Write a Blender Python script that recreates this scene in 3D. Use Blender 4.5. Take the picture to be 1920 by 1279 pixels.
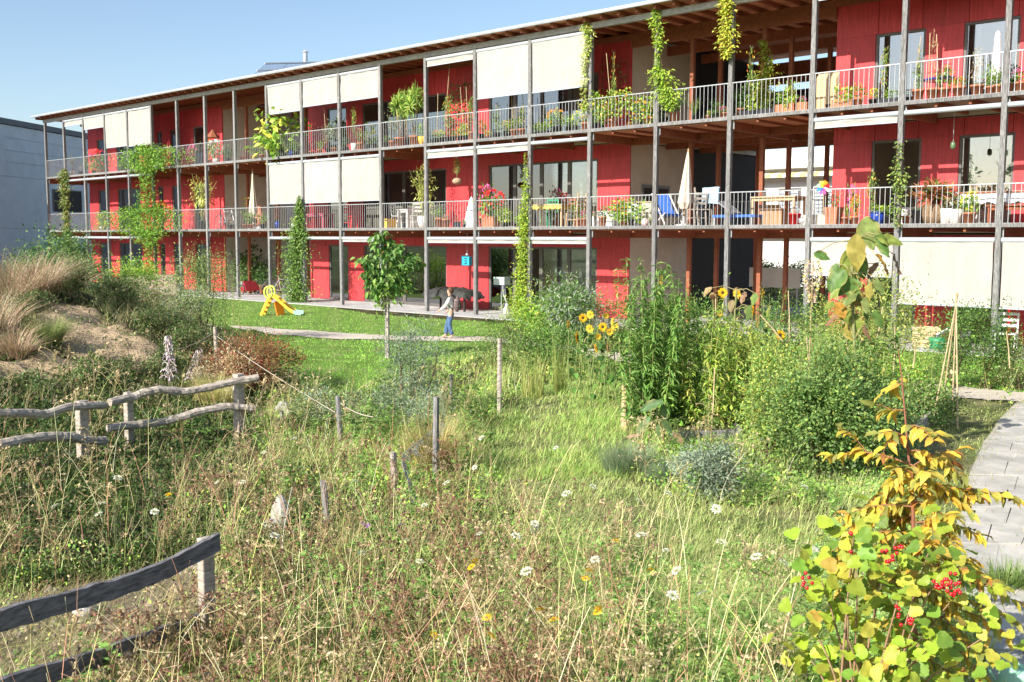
import bpy, math, random
import numpy as np
from mathutils import Matrix, Vector
for o in list(bpy.data.objects): bpy.data.objects.remove(o)
scene = bpy.context.scene
COL = scene.collection
# ------------------------------------------------------------------ camera
CAM_LOC = np.array([58.20246, -24.7503, 2.58507])
FPX, YAW, PITCH, ROLL = 1945.14, -0.7495, -0.09831, 0.00281
_d = np.array([math.sin(YAW)*math.cos(PITCH), math.cos(YAW)*math.cos(PITCH), math.sin(PITCH)])
_r = np.array([math.cos(YAW), -math.sin(YAW), 0.0]); _u = np.cross(_r, _d)
_r, _u = _r*math.cos(ROLL)+_u*math.sin(ROLL), -_r*math.sin(ROLL)+_u*math.cos(ROLL)
cam_data = bpy.data.cameras.new('camera'); cam = bpy.data.objects.new('camera', cam_data); COL.objects.link(cam)
cam_data.sensor_fit = 'HORIZONTAL'; cam_data.sensor_width = 36.0; cam_data.lens = FPX/1920*36
cam_data.clip_start = 0.1; cam_data.clip_end = 6000
cam.matrix_world = Matrix(((_r[0], _u[0], -_d[0], CAM_LOC[0]), (_r[1], _u[1], -_d[1], CAM_LOC[1]), (_r[2], _u[2], -_d[2], CAM_LOC[2]), (0, 0, 0, 1)))
scene.camera = cam
# ------------------------------------------------------------------ world, sun, exposure
SUN_EL, SUN_ROT = math.radians(31.0), math.radians(181.0)
w = bpy.data.worlds.new('World'); scene.world = w; w.use_nodes = True
nt = w.node_tree; bg = nt.nodes['Background']
sky = nt.nodes.new('ShaderNodeTexSky'); sky.sky_type = 'NISHITA'; sky.sun_disc = False
sky.sun_elevation = SUN_EL; sky.sun_rotation = SUN_ROT; sky.altitude = 400; sky.air_density = 1.0; sky.dust_density = 1.6; sky.ozone_density = 1.5
nt.links.new(sky.outputs[0], bg.inputs[0]); bg.inputs[1].default_value = 0.10
sun_data = bpy.data.lights.new('sun', 'SUN'); sun_data.energy = 4.3; sun_data.angle = math.radians(0.5); sun_data.color = (1.0, 0.94, 0.84)
sun = bpy.data.objects.new('sun', sun_data); COL.objects.link(sun)
_sd = Vector((math.sin(SUN_ROT)*math.cos(SUN_EL), math.cos(SUN_ROT)*math.cos(SUN_EL), math.sin(SUN_EL)))
sun.rotation_euler = _sd.to_track_quat('Z', 'Y').to_euler(); sun.location = (40, -40, 40)
vs = scene.view_settings; vs.view_transform = 'Standard'; vs.look = 'None'; vs.exposure = 0.92; vs.gamma = 1.0; vs.use_curve_mapping = False
try:
    scene.render.engine = 'CYCLES'
    scene.cycles.max_bounces = 8; scene.cycles.transparent_max_bounces = 12
except Exception: pass
# ------------------------------------------------------------------ helpers
def ray(px, py): return _d+(px-960)/FPX*_r-(py-639.5)/FPX*_u
def G(px, py, z=0.0):
    v = ray(px, py); t = (z-CAM_LOC[2])/v[2]; return CAM_LOC+t*v
def V(px, py, Y=0.0):
    v = ray(px, py); t = (Y-CAM_LOC[1])/v[1]; return CAM_LOC+t*v
def at(px, dist, z=0.0):
    v = ray(px, 447)[:2]; v = v/np.hypot(*v); p = CAM_LOC[:2]+v*dist; return np.array([p[0], p[1], z])
def zp(px, py, d):
    v = ray(px, py); return CAM_LOC+v*(d/math.hypot(v[0], v[1]))
def tag(o, label=None, cat=None, group=None, kind=None):
    if label: o['label'] = label
    if cat: o['category'] = cat
    if group: o['group'] = group
    if kind: o['kind'] = kind
    return o
def thing(name, label, cat, loc=(0, 0, 0), rz=0, group=None):
    o = bpy.data.objects.new(name, None); COL.objects.link(o); o.empty_display_size = 0.2
    o.location = tuple(float(a) for a in loc); o.rotation_euler = (0, 0, rz)
    return tag(o, label, cat, group)
def root_loc(o):
    l = np.zeros(3)
    while o is not None:
        l += np.array(o.location); o = o.parent
    return l
def link_mesh(name, me, parent=None, loc=None):
    o = bpy.data.objects.new(name, me); COL.objects.link(o)
    if parent is not None: o.parent = parent
    if loc is not None: o.location = tuple(float(a) for a in loc)
    return o
def copy_tree(o, parent=None):
    c = o.copy(); COL.objects.link(c)
    if parent is not None: c.parent = parent
    for ch in list(o.children): copy_tree(ch, c)
    return c
def raw_mesh(name, V_, loops, starts, mat, col=None, smooth=False):
    me = bpy.data.meshes.new(name)
    V_ = np.asarray(V_, dtype=np.float32); loops = np.asarray(loops, dtype=np.int32); starts = np.asarray(starts, dtype=np.int32)
    me.vertices.add(len(V_)); me.vertices.foreach_set('co', V_.ravel())
    me.loops.add(len(loops)); me.loops.foreach_set('vertex_index', loops)
    me.polygons.add(len(starts)); me.polygons.foreach_set('loop_start', starts)
    if col is not None:
        at_ = me.attributes.new('Col', 'FLOAT_COLOR', 'POINT')
        c4 = np.ones((len(V_), 4), dtype=np.float32); c4[:, :3] = col; at_.data.foreach_set('color', c4.ravel())
    if smooth: me.polygons.foreach_set('use_smooth', np.ones(len(starts), dtype=bool))
    me.update(calc_edges=True)
    if mat is not None: me.materials.append(mat)
    return me
class MB:
    """collects shapes, builds ONE mesh object"""
    def __init__(s): s.v = []; s.f = []
    def add(s, vs_, fs):
        o = len(s.v); s.v += [tuple(map(float, a)) for a in vs_]; s.f += [tuple(i+o for i in f) for f in fs]; return s
    def box(s, x0, x1, y0, y1, z0, z1):
        return s.add([(x0, y0, z0), (x1, y0, z0), (x1, y1, z0), (x0, y1, z0), (x0, y0, z1), (x1, y0, z1), (x1, y1, z1), (x0, y1, z1)],
                     [(3, 2, 1, 0), (4, 5, 6, 7), (0, 1, 5, 4), (1, 2, 6, 5), (2, 3, 7, 6), (3, 0, 4, 7)])
    def bar(s, a, b, w_, h_=None, up=(0, 0, 1)):
        a = np.array(a, float); b = np.array(b, float); h_ = h_ or w_; t = b-a; t /= np.linalg.norm(t)
        up = np.array(up, float)
        if abs(t@up) > .95: up = np.array([1., 0, 0])
        r = np.cross(t, up); r /= np.linalg.norm(r); q = np.cross(r, t)
        vs_ = [p+sx*r*w_/2+sy*q*h_/2 for p in (a, b) for sx, sy in ((-1, -1), (1, -1), (1, 1), (-1, 1))]
        return s.add(vs_, [(0, 1, 2, 3), (7, 6, 5, 4), (0, 4, 5, 1), (1, 5, 6, 2), (2, 6, 7, 3), (3, 7, 4, 0)])
    def tube(s, pts, rs, n=8, cap=True):
        pts = [np.array(p, float) for p in pts]
        if not hasattr(rs, '__len__'): rs = [rs]*len(pts)
        vs_ = []; fs = []; prev = None
        for i, p in enumerate(pts):
            t = (pts[min(i+1, len(pts)-1)]-pts[max(i-1, 0)]); t = t/(np.linalg.norm(t)+1e-9)
            if prev is None:
                a = np.array([0, 0, 1.]) if abs(t[2]) < .9 else np.array([1., 0, 0])
                r = np.cross(t, a)
            else: r = prev-(prev@t)*t
            r /= np.linalg.norm(r); prev = r; q = np.cross(t, r)
            for k in range(n):
                a = 2*math.pi*k/n; vs_.append(p+rs[i]*(math.cos(a)*r+math.sin(a)*q))
        for i in range(len(pts)-1):
            for k in range(n):
                k2 = (k+1) % n; fs.append((i*n+k, i*n+k2, (i+1)*n+k2, (i+1)*n+k))
        if cap: fs.append(tuple(range(n-1, -1, -1))); fs.append(tuple((len(pts)-1)*n+k for k in range(n)))
        return s.add(vs_, fs)
    def lathe(s, prof, c=(0, 0, 0), n=14, axis='z'):
        vs_ = []; fs = []
        for r_, z_ in prof:
            for k in range(n):
                a = 2*math.pi*k/n; vs_.append((c[0]+r_*math.cos(a), c[1]+r_*math.sin(a), c[2]+z_))
        for i in range(len(prof)-1):
            for k in range(n):
                k2 = (k+1) % n; fs.append((i*n+k, i*n+k2, (i+1)*n+k2, (i+1)*n+k))
        fs.append(tuple(range(n-1, -1, -1))); fs.append(tuple((len(prof)-1)*n+k for k in range(n)))
        return s.add(vs_, fs)
    def sphere(s, c, r_, n=10, m=7, sc=(1, 1, 1), jit=0, rng=None):
        prof = [(math.sin(math.pi*i/m), -math.cos(math.pi*i/m)) for i in range(1, m)]
        vs_ = [(0, 0, -1)]+[(a*math.cos(2*math.pi*k/n), a*math.sin(2*math.pi*k/n), b) for a, b in prof for k in range(n)]+[(0, 0, 1)]
        if jit: vs_ = [tuple(np.array(v)*(1+rng.uniform(-jit, jit))) for v in vs_]
        fs = [(0, 1+(k+1) % n, 1+k) for k in range(n)]
        for i in range(m-2):
            for k in range(n): fs.append((1+i*n+k, 1+i*n+(k+1) % n, 1+(i+1)*n+(k+1) % n, 1+(i+1)*n+k))
        L = len(vs_)-1; fs += [(L, L-n+k, L-n+(k+1) % n) for k in range(n)]
        return s.add([(c[0]+v[0]*r_*sc[0], c[1]+v[1]*r_*sc[1], c[2]+v[2]*r_*sc[2]) for v in vs_], fs)
    def mesh(s, name, mat, smooth=False):
        me = bpy.data.meshes.new(name); me.from_pydata(s.v, [], s.f); me.update()
        if smooth: me.polygons.foreach_set('use_smooth', [True]*len(me.polygons))
        if mat is not None: me.materials.append(mat)
        return me
    def build(s, name, mat, parent=None, smooth=False, bevel=0, loc=None):
        if not s.v: return None
        if parent is not None:
            l = root_loc(parent)
            if np.abs(l).sum() > 0: s.v = [(a-l[0], b-l[1], c-l[2]) for a, b, c in s.v]
        elif loc is not None:
            s.v = [(a-loc[0], b-loc[1], c-loc[2]) for a, b, c in s.v]
        o = link_mesh(name, s.mesh(name, mat, smooth), parent, loc if parent is None else None)
        if bevel:
            md = o.modifiers.new('bevel', 'BEVEL'); md.width = bevel; md.segments = 2; md.limit_method = 'ANGLE'
        return o
# ------------------------------------------------------------------ materials
def lnk(nt_, a, b): nt_.links.new(a, b)
def mat(name, col, rough=.6, var=.15, scale=6, bump=.15, metal=0, stretch=(1, 1, 1), col2=None, spec=.4, dist=.02, detail=5, tint=None):
    m = bpy.data.materials.new(name); m.use_nodes = True; t = m.node_tree; b = t.nodes['Principled BSDF']
    b.inputs['Roughness'].default_value = rough; b.inputs['Metallic'].default_value = metal
    b.inputs['Specular IOR Level'].default_value = spec
    tc = t.nodes.new('ShaderNodeTexCoord'); mp = t.nodes.new('ShaderNodeMapping'); mp.inputs['Scale'].default_value = stretch
    lnk(t, tc.outputs['Object'], mp.inputs['Vector'])
    n1 = t.nodes.new('ShaderNodeTexNoise'); n1.inputs['Scale'].default_value = scale; n1.inputs['Detail'].default_value = detail; n1.inputs['Roughness'].default_value = .62
    lnk(t, mp.outputs[0], n1.inputs['Vector'])
    cr = t.nodes.new('ShaderNodeValToRGB'); c = np.array(col); c2 = np.array(col2) if col2 is not None else c*(1-var*1.6)
    cr.color_ramp.elements[0].position = .32; cr.color_ramp.elements[1].position = .68
    cr.color_ramp.elements[0].color = (*np.clip(c2, 0, 1), 1); cr.color_ramp.elements[1].color = (*np.clip(c*(1+var*.5), 0, 1), 1)
    lnk(t, n1.outputs['Fac'], cr.inputs[0])
    n2 = t.nodes.new('ShaderNodeTexNoise'); n2.inputs['Scale'].default_value = .9; n2.inputs['Detail'].default_value = 3
    lnk(t, tc.outputs['Object'], n2.inputs['Vector'])
    mx = t.nodes.new('ShaderNodeMix'); mx.data_type = 'RGBA'; mx.blend_type = 'MULTIPLY'; mx.inputs['Factor'].default_value = 1
    mr = t.nodes.new('ShaderNodeMapRange'); mr.inputs['To Min'].default_value = 1-var*.9; mr.inputs['To Max'].default_value = 1+var*.6
    lnk(t, n2.outputs['Fac'], mr.inputs['Value']); lnk(t, cr.outputs[0], mx.inputs['A']); lnk(t, mr.outputs[0], mx.inputs['B'])
    if tint:
        oi = t.nodes.new('ShaderNodeObjectInfo'); om = t.nodes.new('ShaderNodeMapRange'); om.inputs['To Min'].default_value = 1-tint; om.inputs['To Max'].default_value = 1+tint; lnk(t, oi.outputs['Random'], om.inputs['Value'])
        m2 = t.nodes.new('ShaderNodeMix'); m2.data_type = 'RGBA'; m2.blend_type = 'MULTIPLY'; m2.inputs['Factor'].default_value = 1; lnk(t, mx.outputs['Result'], m2.inputs['A']); lnk(t, om.outputs[0], m2.inputs['B']); mx = m2
    lnk(t, mx.outputs['Result'], b.inputs['Base Color'])
    if bump:
        bp = t.nodes.new('ShaderNodeBump'); bp.inputs['Strength'].default_value = bump; bp.inputs['Distance'].default_value = dist
        lnk(t, n1.outputs['Fac'], bp.inputs['Height']); lnk(t, bp.outputs[0], b.inputs['Normal'])
    return m
def leaf_mat(name, trans=.35, rough=.5, spec=.35):
    m = bpy.data.materials.new(name); m.use_nodes = True; t = m.node_tree; b = t.nodes['Principled BSDF']; out = t.nodes['Material Output']
    a = t.nodes.new('ShaderNodeAttribute'); a.attribute_name = 'Col'
    tc = t.nodes.new('ShaderNodeTexCoord'); n = t.nodes.new('ShaderNodeTexNoise'); n.inputs['Scale'].default_value = 25; n.inputs['Detail'].default_value = 3
    lnk(t, tc.outputs['Object'], n.inputs['Vector'])
    mr = t.nodes.new('ShaderNodeMapRange'); mr.inputs['To Min'].default_value = .7; mr.inputs['To Max'].default_value = 1.3; lnk(t, n.outputs['Fac'], mr.inputs['Value'])
    mx = t.nodes.new('ShaderNodeMix'); mx.data_type = 'RGBA'; mx.blend_type = 'MULTIPLY'; mx.inputs['Factor'].default_value = 1
    lnk(t, a.outputs['Color'], mx.inputs['A']); lnk(t, mr.outputs[0], mx.inputs['B'])
    n3 = t.nodes.new('ShaderNodeTexNoise'); n3.inputs['Scale'].default_value = 70; n3.inputs['Detail'].default_value = 2; lnk(t, tc.outputs['Object'], n3.inputs['Vector'])
    m3 = t.nodes.new('ShaderNodeMapRange'); m3.inputs['From Min'].default_value = .60; m3.inputs['From Max'].default_value = .70; m3.inputs['To Max'].default_value = .25 if trans > .2 else 0; lnk(t, n3.outputs['Fac'], m3.inputs['Value'])
    sp0 = t.nodes.new('ShaderNodeMix'); sp0.data_type = 'RGBA'; sp0.inputs['B'].default_value = (.20, .13, .05, 1); lnk(t, m3.outputs[0], sp0.inputs['Factor']); lnk(t, mx.outputs['Result'], sp0.inputs['A']); mx = sp0
    lnk(t, mx.outputs['Result'], b.inputs['Base Color']); b.inputs['Roughness'].default_value = rough; b.inputs['Specular IOR Level'].default_value = spec
    tr = t.nodes.new('ShaderNodeBsdfTranslucent'); lnk(t, mx.outputs['Result'], tr.inputs['Color'])
    ms = t.nodes.new('ShaderNodeMixShader'); ms.inputs[0].default_value = trans
    lnk(t, b.outputs[0], ms.inputs[1]); lnk(t, tr.outputs[0], ms.inputs[2]); lnk(t, ms.outputs[0], out.inputs['Surface'])
    return m
def glass_mat(name, refl=.22, tint=(.75, .8, .8)):
    m = bpy.data.materials.new(name); m.use_nodes = True; t = m.node_tree; t.nodes.remove(t.nodes['Principled BSDF']); out = t.nodes['Material Output']
    gl = t.nodes.new('ShaderNodeBsdfGlossy'); gl.inputs['Roughness'].default_value = .015; gl.inputs['Color'].default_value = (.95, .97, 1, 1)
    tp = t.nodes.new('ShaderNodeBsdfTransparent'); tp.inputs['Color'].default_value = (*tint, 1)
    fr = t.nodes.new('ShaderNodeFresnel'); fr.inputs['IOR'].default_value = 1.52
    tc = t.nodes.new('ShaderNodeTexCoord'); n = t.nodes.new('ShaderNodeTexNoise'); n.inputs['Scale'].default_value = .8; n.inputs['Detail'].default_value = 1
    bp = t.nodes.new('ShaderNodeBump'); bp.inputs['Strength'].default_value = .05; bp.inputs['Distance'].default_value = .02
    lnk(t, tc.outputs['Object'], n.inputs['Vector']); lnk(t, n.outputs['Fac'], bp.inputs['Height']); lnk(t, bp.outputs[0], gl.inputs['Normal'])
    mm = t.nodes.new('ShaderNodeMath'); mm.operation = 'MULTIPLY_ADD'; mm.inputs[1].default_value = 1.5; mm.inputs[2].default_value = refl; mm.use_clamp = True
    lnk(t, fr.outputs[0], mm.inputs[0]); ms = t.nodes.new('ShaderNodeMixShader')
    lnk(t, mm.outputs[0], ms.inputs[0]); lnk(t, tp.outputs[0], ms.inputs[1]); lnk(t, gl.outputs[0], ms.inputs[2]); lnk(t, ms.outputs[0], out.inputs['Surface'])
    return m
M = {}
M['grey_wood'] = mat('weathered_grey_wood', (.29, .285, .28), .85, .4, 9, .5, stretch=(6, 6, .7), tint=.15)
M['grey_beam'] = mat('weathered_grey_beam', (.52, .51, .49), .85, .3, 9, .4, stretch=(.7, 6, 6))
M['brown_wood'] = mat('brown_timber', (.36, .12, .06), .7, .3, 8, .3, stretch=(6, 6, .8))
M['roof_wood'] = mat('roof_boarding', (.74, .30, .18), .75, .25, 4, .2, stretch=(1, 5, 5))
M['deck_wood'] = mat('deck_timber', (.50, .40, .31), .8, .3, 6, .3, stretch=(.8, 6, 6))
M['pale_wood'] = mat('pale_timber', (.62, .45, .26), .65, .2, 8, .2, stretch=(1, 6, 6))
M['cane'] = mat('bamboo_cane', (.62, .48, .28), .55, .25, 12, .1)
M['red'] = mat('red_painted_board', (.64, .062, .070), .5, .2, 4, .12, stretch=(7, 7, .35), tint=.10)
M['cream'] = mat('cream_board', (.60, .54, .45), .8, .08, 2, .05)
M['room'] = mat('room_plaster', (.62, .58, .52), .9, .06, 2, .03)
M['room_floor'] = mat('room_parquet', (.34, .22, .13), .45, .2, 5, .05, stretch=(1, 8, 1))
M['frame'] = mat('window_frame_grey', (.15, .135, .125), .45, .1, 8, .03)
M['galv'] = mat('galvanised_steel', (.50, .52, .54), .45, .15, 10, .05, metal=.35)
M['zinc'] = mat('roof_zinc', (.50, .53, .57), .5, .1, 3, .05, metal=.25)
M['fabric'] = mat('cream_blind_fabric', (.425, .40, .365), .9, .07, 2.2, .35, dist=.04, stretch=(1.6, 1, .3), tint=.05)
M['tube'] = mat('white_blind_casing', (.42, .46, .50), .4, .05, 8, .02)
M['conc'] = mat('patio_concrete', (.50, .49, .48), .9, .15, 5, .2)
M['plaster'] = mat('grey_render_wall', (.58, .63, .68), .95, .07, 1.2, .1)
M['plaster_dark'] = mat('dark_coping', (.12, .13, .15), .6, .1, 3, .05)
M['white'] = mat('white_paint', (.78, .77, .75), .5, .05, 6, .03)
M['white_wall'] = mat('white_render', (.78, .78, .76), .9, .05, 2, .05)
M['shutter'] = mat('shutter_grey', (.42, .46, .50), .5, .08, 8, .03)
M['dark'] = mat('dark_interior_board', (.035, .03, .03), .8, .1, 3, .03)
M['terracotta'] = mat('terracotta', (.55, .22, .12), .8, .2, 10, .1)
M['black_plastic'] = mat('black_plastic', (.03, .03, .035), .45, .1, 8, .02)
M['blue_plastic'] = mat('blue_glaze', (.02, .06, .38), .3, .1, 8, .02)
M['blue_cloth'] = mat('blue_canvas', (.05, .17, .62), .8, .08, 8, .05)
M['lightblue_cloth'] = mat('light_blue_cloth', (.38, .55, .66), .85, .1, 10, .1)
M['grey_cloth'] = mat('grey_cloth', (.30, .31, .33), .85, .15, 6, .2)
M['dark_cloth'] = mat('dark_cover_cloth', (.055, .055, .05), .6, .4, 7, .3)
M['yellow_cloth'] = mat('yellow_cloth', (.80, .62, .10), .8, .12, 7, .05)
M['white_cloth'] = mat('white_cloth', (.80, .80, .80), .85, .06, 8, .1)
M['beige_cloth'] = mat('beige_parasol_cloth', (.70, .62, .50), .9, .1, 8, .1)
M['red_plastic'] = mat('red_plastic', (.65, .02, .02), .35, .08, 8, .02)
M['yellow_plastic'] = mat('yellow_plastic', (.85, .52, .06), .4, .06, 4, .02)
M['orange_plastic'] = mat('orange_plastic', (.80, .28, .03), .4, .06, 4, .02)
M['lime_plastic'] = mat('lime_plastic', (.62, .72, .12), .4, .06, 4, .02)
M['mint_plastic'] = mat('mint_plastic', (.38, .70, .50), .4, .06, 4, .02)
M['turquoise'] = mat('turquoise_paint', (.03, .42, .60), .5, .06, 6, .02)
M['green_plastic'] = mat('green_plastic', (.03, .30, .14), .4, .06, 6, .02)
M['purple'] = mat('purple_plastic', (.20, .05, .30), .4, .06, 6, .02)
M['barrel'] = mat('barrel_wood', (.30, .20, .12), .7, .2, 8, .2)
M['glass'] = glass_mat('window_glass', .20)
M['glass_lit'] = glass_mat('window_glass_reflecting', .16)
M['leaf'] = leaf_mat('foliage', .34); M['petal'] = leaf_mat('petal', .25, .6, .2); M['stem'] = leaf_mat('stem_foliage', .1, .7, .2)
M['bark'] = mat('bark', (.16, .12, .09), .9, .3, 14, .5, stretch=(3, 3, .6))
M['split_wood'] = mat('split_chestnut', (.52, .45, .38), .85, .35, 7, .6, stretch=(1.2, 1.2, 5))
M['split_shaded'] = mat('shaded_weathered_plank', (.20, .19, .20), .85, .4, 7, .6, stretch=(1.5, 1.5, 7))  # plank grey darkened: the shade on their visible side is in the colour
M['stone'] = mat('limestone', (.55, .52, .48), .9, .25, 6, .8, dist=.05)
M['rope'] = mat('hemp_rope', (.52, .46, .36), .9, .2, 40, .3)
M['skin'] = mat('skin', (.62, .36, .26), .6, .06, 9, .02)
M['hair'] = mat('brown_hair', (.13, .055, .03), .6, .3, 30, .3)
M['denim'] = mat('denim', (.09, .17, .33), .85, .25, 20, .2)
M['shirt'] = mat('white_shirt', (.80, .79, .80), .85, .06, 12, .2)
M['backpack'] = mat('backpack_pattern', (.26, .18, .17), .8, .5, 18, .1, col2=(.05, .04, .04))
# ================================================================== the apartment house
S = 2.39335; Z1, Z2, ZB = 2.88, 5.78, 8.80
OFF = {0:.27,1:.17,2:.08,3:.07,4:.02,5:-.03,6:-.08,7:-.08,8:-.11,9:-.09,10:-.09,11:-.09,12:-.09,13:-.05,14:-.01,15:.04,16:.065,17:.08,18:.09,19:.07,20:-.01,21:-.07}
def PXn(n): return n*S+OFF.get(n, -.05)
NP = 26; WY = 2.1; BACK = 10.0
house = thing('apartment_house', 'long three-storey red timber apartment house with grey galleries, cream blinds and railings along the garden', 'apartment house')
def part(mb, name, m, parent=None, **k): return mb.build(name, m, parent or house, **k)
rng = np.random.default_rng(3)
XE = PXn(NP-1)
# posts
for n in range(NP):
    x = PXn(n); hw = .06
    mb = MB(); lean = rng.uniform(-.012, .012, 2)
    pts = [(x+lean[0]*(z/8.8-.5)+rng.uniform(-.004, .004), .0+lean[1]*(z/8.8-.5), z) for z in np.linspace(0.02, ZB, 7)]
    for i in range(6):
        a, b = pts[i], pts[i+1]
        vs_ = [(p[0]+sx*hw, p[1]+sy*hw, p[2]) for p in (a, b) for sx, sy in ((-1, -1), (1, -1), (1, 1), (-1, 1))]
        mb.add(vs_, [(0, 1, 5, 4), (1, 2, 6, 5), (2, 3, 7, 6), (3, 0, 4, 7)]+([(3, 2, 1, 0)] if i == 0 else [])+([(4, 5, 6, 7)] if i == 5 else []))
    part(mb, 'post', M['grey_wood'])
    mb = MB()
    for zz in (Z1, Z2):
        mb.box(x-.085, x+.085, .062, .09, zz-.24, zz-.02)
    mb.box(x-.05, x+.05, -.05, .05, -.02, .02)
    tag(part(mb, 'steel_bracket', M['galv']), kind='stuff')
# eaves beam, rafters, roof
for n in range(NP-1):
    part(MB().box(PXn(n)+(.001 if n else -.15), PXn(n+1)-.001, -.07, .07, ZB+.002, ZB+.17), 'eaves_beam', M['grey_beam'])
rafter_me = MB().box(-.04, .04, -.38, 6.0, ZB+.172, ZB+.30).mesh('rafter', M['brown_wood'])
xr = -.05
while xr < XE:
    link_mesh('rafter', rafter_me, house, (xr, 0, 0)); xr += .63
for n in range(NP-1):
    part(MB().box(PXn(n)+(.002 if n else -.2), PXn(n+1)-.002, -.42, BACK, ZB+.302, ZB+.33), 'roof_board', M['roof_wood'])
part(MB().box(-.25, XE, -.55, BACK+.2, ZB+.332, ZB+.36).box(-.25, XE, -.56, -.5, ZB+.32, ZB+.37), 'roof_sheet', M['zinc'])
part(MB().tube([(-.25, -.52, ZB+.30), (XE, -.52, ZB+.30)], .035, 8), 'gutter', M['zinc'])
# blocks
BLOCKS = [('a', .78, 14.62), ('b', 21.35, 38.29), ('d', 45.12, XE+.3)]
OPN = {'a': [(1.85, 3.1), (4.1, 6.6), (8.5, 9.0), (9.85, 10.75), (12.0, 12.95)], 'b': [(22.65, 23.95), (24.97, 29.85), (32.05, 37.0)],
       'd': [(46.2, 47.52), (48.46, 49.78), (51.2, 55.0), (57.0, 59.0)]}
FL = [(.04, 2.70, 2.30), (Z1+.08, 5.62, 5.18), (Z2+.08, ZB+.16, 7.93)]   # floor z, wall top, opening head
def wall_panels(x0, x1, z0, z1):
    k = max(1, int(round((x1-x0)/1.15))); w_ = (x1-x0)/k
    for i in range(k):
        part(MB().box(x0+i*w_+(.007 if i else 0), x0+(i+1)*w_-(.007 if i < k-1 else 0), WY, WY+.06, z0, z1), 'wall_panel', M['red'])
for key, bx0, bx1 in BLOCKS:
    for li, (zf, zt, zh) in enumerate(FL):
        ops = OPN[key]; xs = bx0
        for (a, b) in ops+[(bx1, bx1)]:
            if a-xs > .02: wall_panels(xs, a, zf, zh)
            xs = b
        wall_panels(bx0, bx1, zh+.004, zt)
        for (a, b) in ops:
            k = max(1, int(round((b-a)/1.24))); lw = (b-a)/k
            for i in range(k):
                xa, xb = a+i*lw+.004, a+(i+1)*lw-.004; zb = zf+.01; ft = .065
                wn = bpy.data.objects.new('window', None); COL.objects.link(wn); wn.parent = house
                mb = MB()
                mb.box(xa, xb, WY+.03, WY+.11, zh-ft, zh-.002).box(xa, xb, WY+.03, WY+.11, zb, zb+ft)
                mb.box(xa, xa+ft, WY+.032, WY+.108, zb+ft, zh-ft).box(xb-ft, xb, WY+.032, WY+.108, zb+ft, zh-ft)
                mb.box(xa-.03, xb+.03, WY-.03, WY+.02, zb-.03, zb-.001)
                mb.build('frame', M['frame'], wn)
                lit = (key == 'd' and li == 2) or (key == 'd' and li == 1 and a > 48) or (key == 'b' and li == 1 and a > 31) or (key == 'b' and li == 2 and (a < 24))
                if key == 'd' and li == 1 and a < 47: continue   # open door
                if key == 'b' and li == 0 and a > 31 and i == 1: continue   # open leaf
                MB().box(xa+ft, xb-ft, WY+.066, WY+.074, zb+ft, zh-ft).build('pane', M['glass_lit'] if lit else M['glass'], wn)
        # rooms behind
        rb = MB(); rb.box(bx0+.15, bx1-.15, 6.4, 6.5, zf, zt)
        for xx in np.arange(bx0+3.6, bx1-2, 5.6): rb.box(xx, xx+.12, WY+.12, 6.4, zf, zt)
        part(rb, 'room_wall', M['room'])
        part(MB().box(bx0+.15, bx1-.15, WY+.07, 6.4, zf-.03, zf), 'room_floor', M['room_floor'])
        part(MB().box(bx0+.15, bx1-.15, WY+.065, 6.4, zt+.002, zt+.02), 'room_ceiling', M['white'])
    for xx, sgn in ((bx0, 1), (bx1, -1)):
        for li, (zf, zt, zh) in enumerate(FL):
            a, b = (xx+.001, xx+.14) if sgn > 0 else (xx-.14, xx-.001)
            yb = 5.6
            part(MB().box(a, b, WY+.061, yb, zf, zt), 'side_wall', M['cream'])
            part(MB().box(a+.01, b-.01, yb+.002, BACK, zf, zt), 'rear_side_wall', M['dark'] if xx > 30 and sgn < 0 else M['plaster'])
    part(MB().box(bx0, bx1, BACK-.12, BACK, .04, ZB+.16), 'rear_wall', M['red'])
# gallery decks
for zi, zt in enumerate((Z1, Z2)):
    for n in range(NP-1):
        x0, x1 = PXn(n), PXn(n+1)
        mb = MB()
        k = 13; pw = (WY-.1)/k
        for i in range(k): mb.box(x0+.005, x1-.005, .09+i*pw, .09+(i+1)*pw-.008, zt+.045, zt+.08)
        tag(part(mb, 'deck_boards', M['deck_wood']), kind='stuff')
        part(MB().box(x0+.062, x1-.062, -.05, .05, zt-.005, zt+.085), 'edge_board', M['grey_wood'])
        for j in range(2):
            xx = x0+(x1-x0)*(j+1)/3
            part(MB().box(xx-.03, xx+.03, .05, WY-.01, zt-.10, zt+.04), 'joist', M['brown_wood'])
    for n in range(NP):
        x = PXn(n)
        part(MB().box(x-.05, x+.05, .065, WY-.01, zt-.26, zt+.04), 'cross_beam', M['brown_wood'])
# floor slabs over rooms and passages
    for x0, x1 in ((.78, 14.62), (21.35, 38.29), (45.12, XE+.3)):
        part(MB().box(x0, x1, WY+.005, BACK-.13, zt-.12, zt+.05), 'floor_slab', M['cream'])
    for x0, x1 in ((14.622, 21.348), (38.292, 45.118)):
        k = 22; pw = (6.2-WY)/k; mb = MB()
        for i in range(k): mb.box(x0, x1, WY+i*pw, WY+(i+1)*pw-.01, zt+.0, zt+.08)
        tag(part(mb, 'passage_deck_boards', M['deck_wood']), kind='stuff')
        mb = MB(); k = 24; pw = (6.2-.06)/k
        for i in range(k): mb.box(x0, x1, .06+i*pw, .06+(i+1)*pw-.012, zt-.035+.0, zt-.004)
        tag(part(mb, 'soffit_boards', M['roof_wood']), kind='stuff')
        for yy in (2.1, 4.1, 6.1):
            part(MB().box(x0+.01, x1-.01, yy-.05, yy+.05, zt-.26, zt-.04), 'passage_beam', M['brown_wood'])
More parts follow.
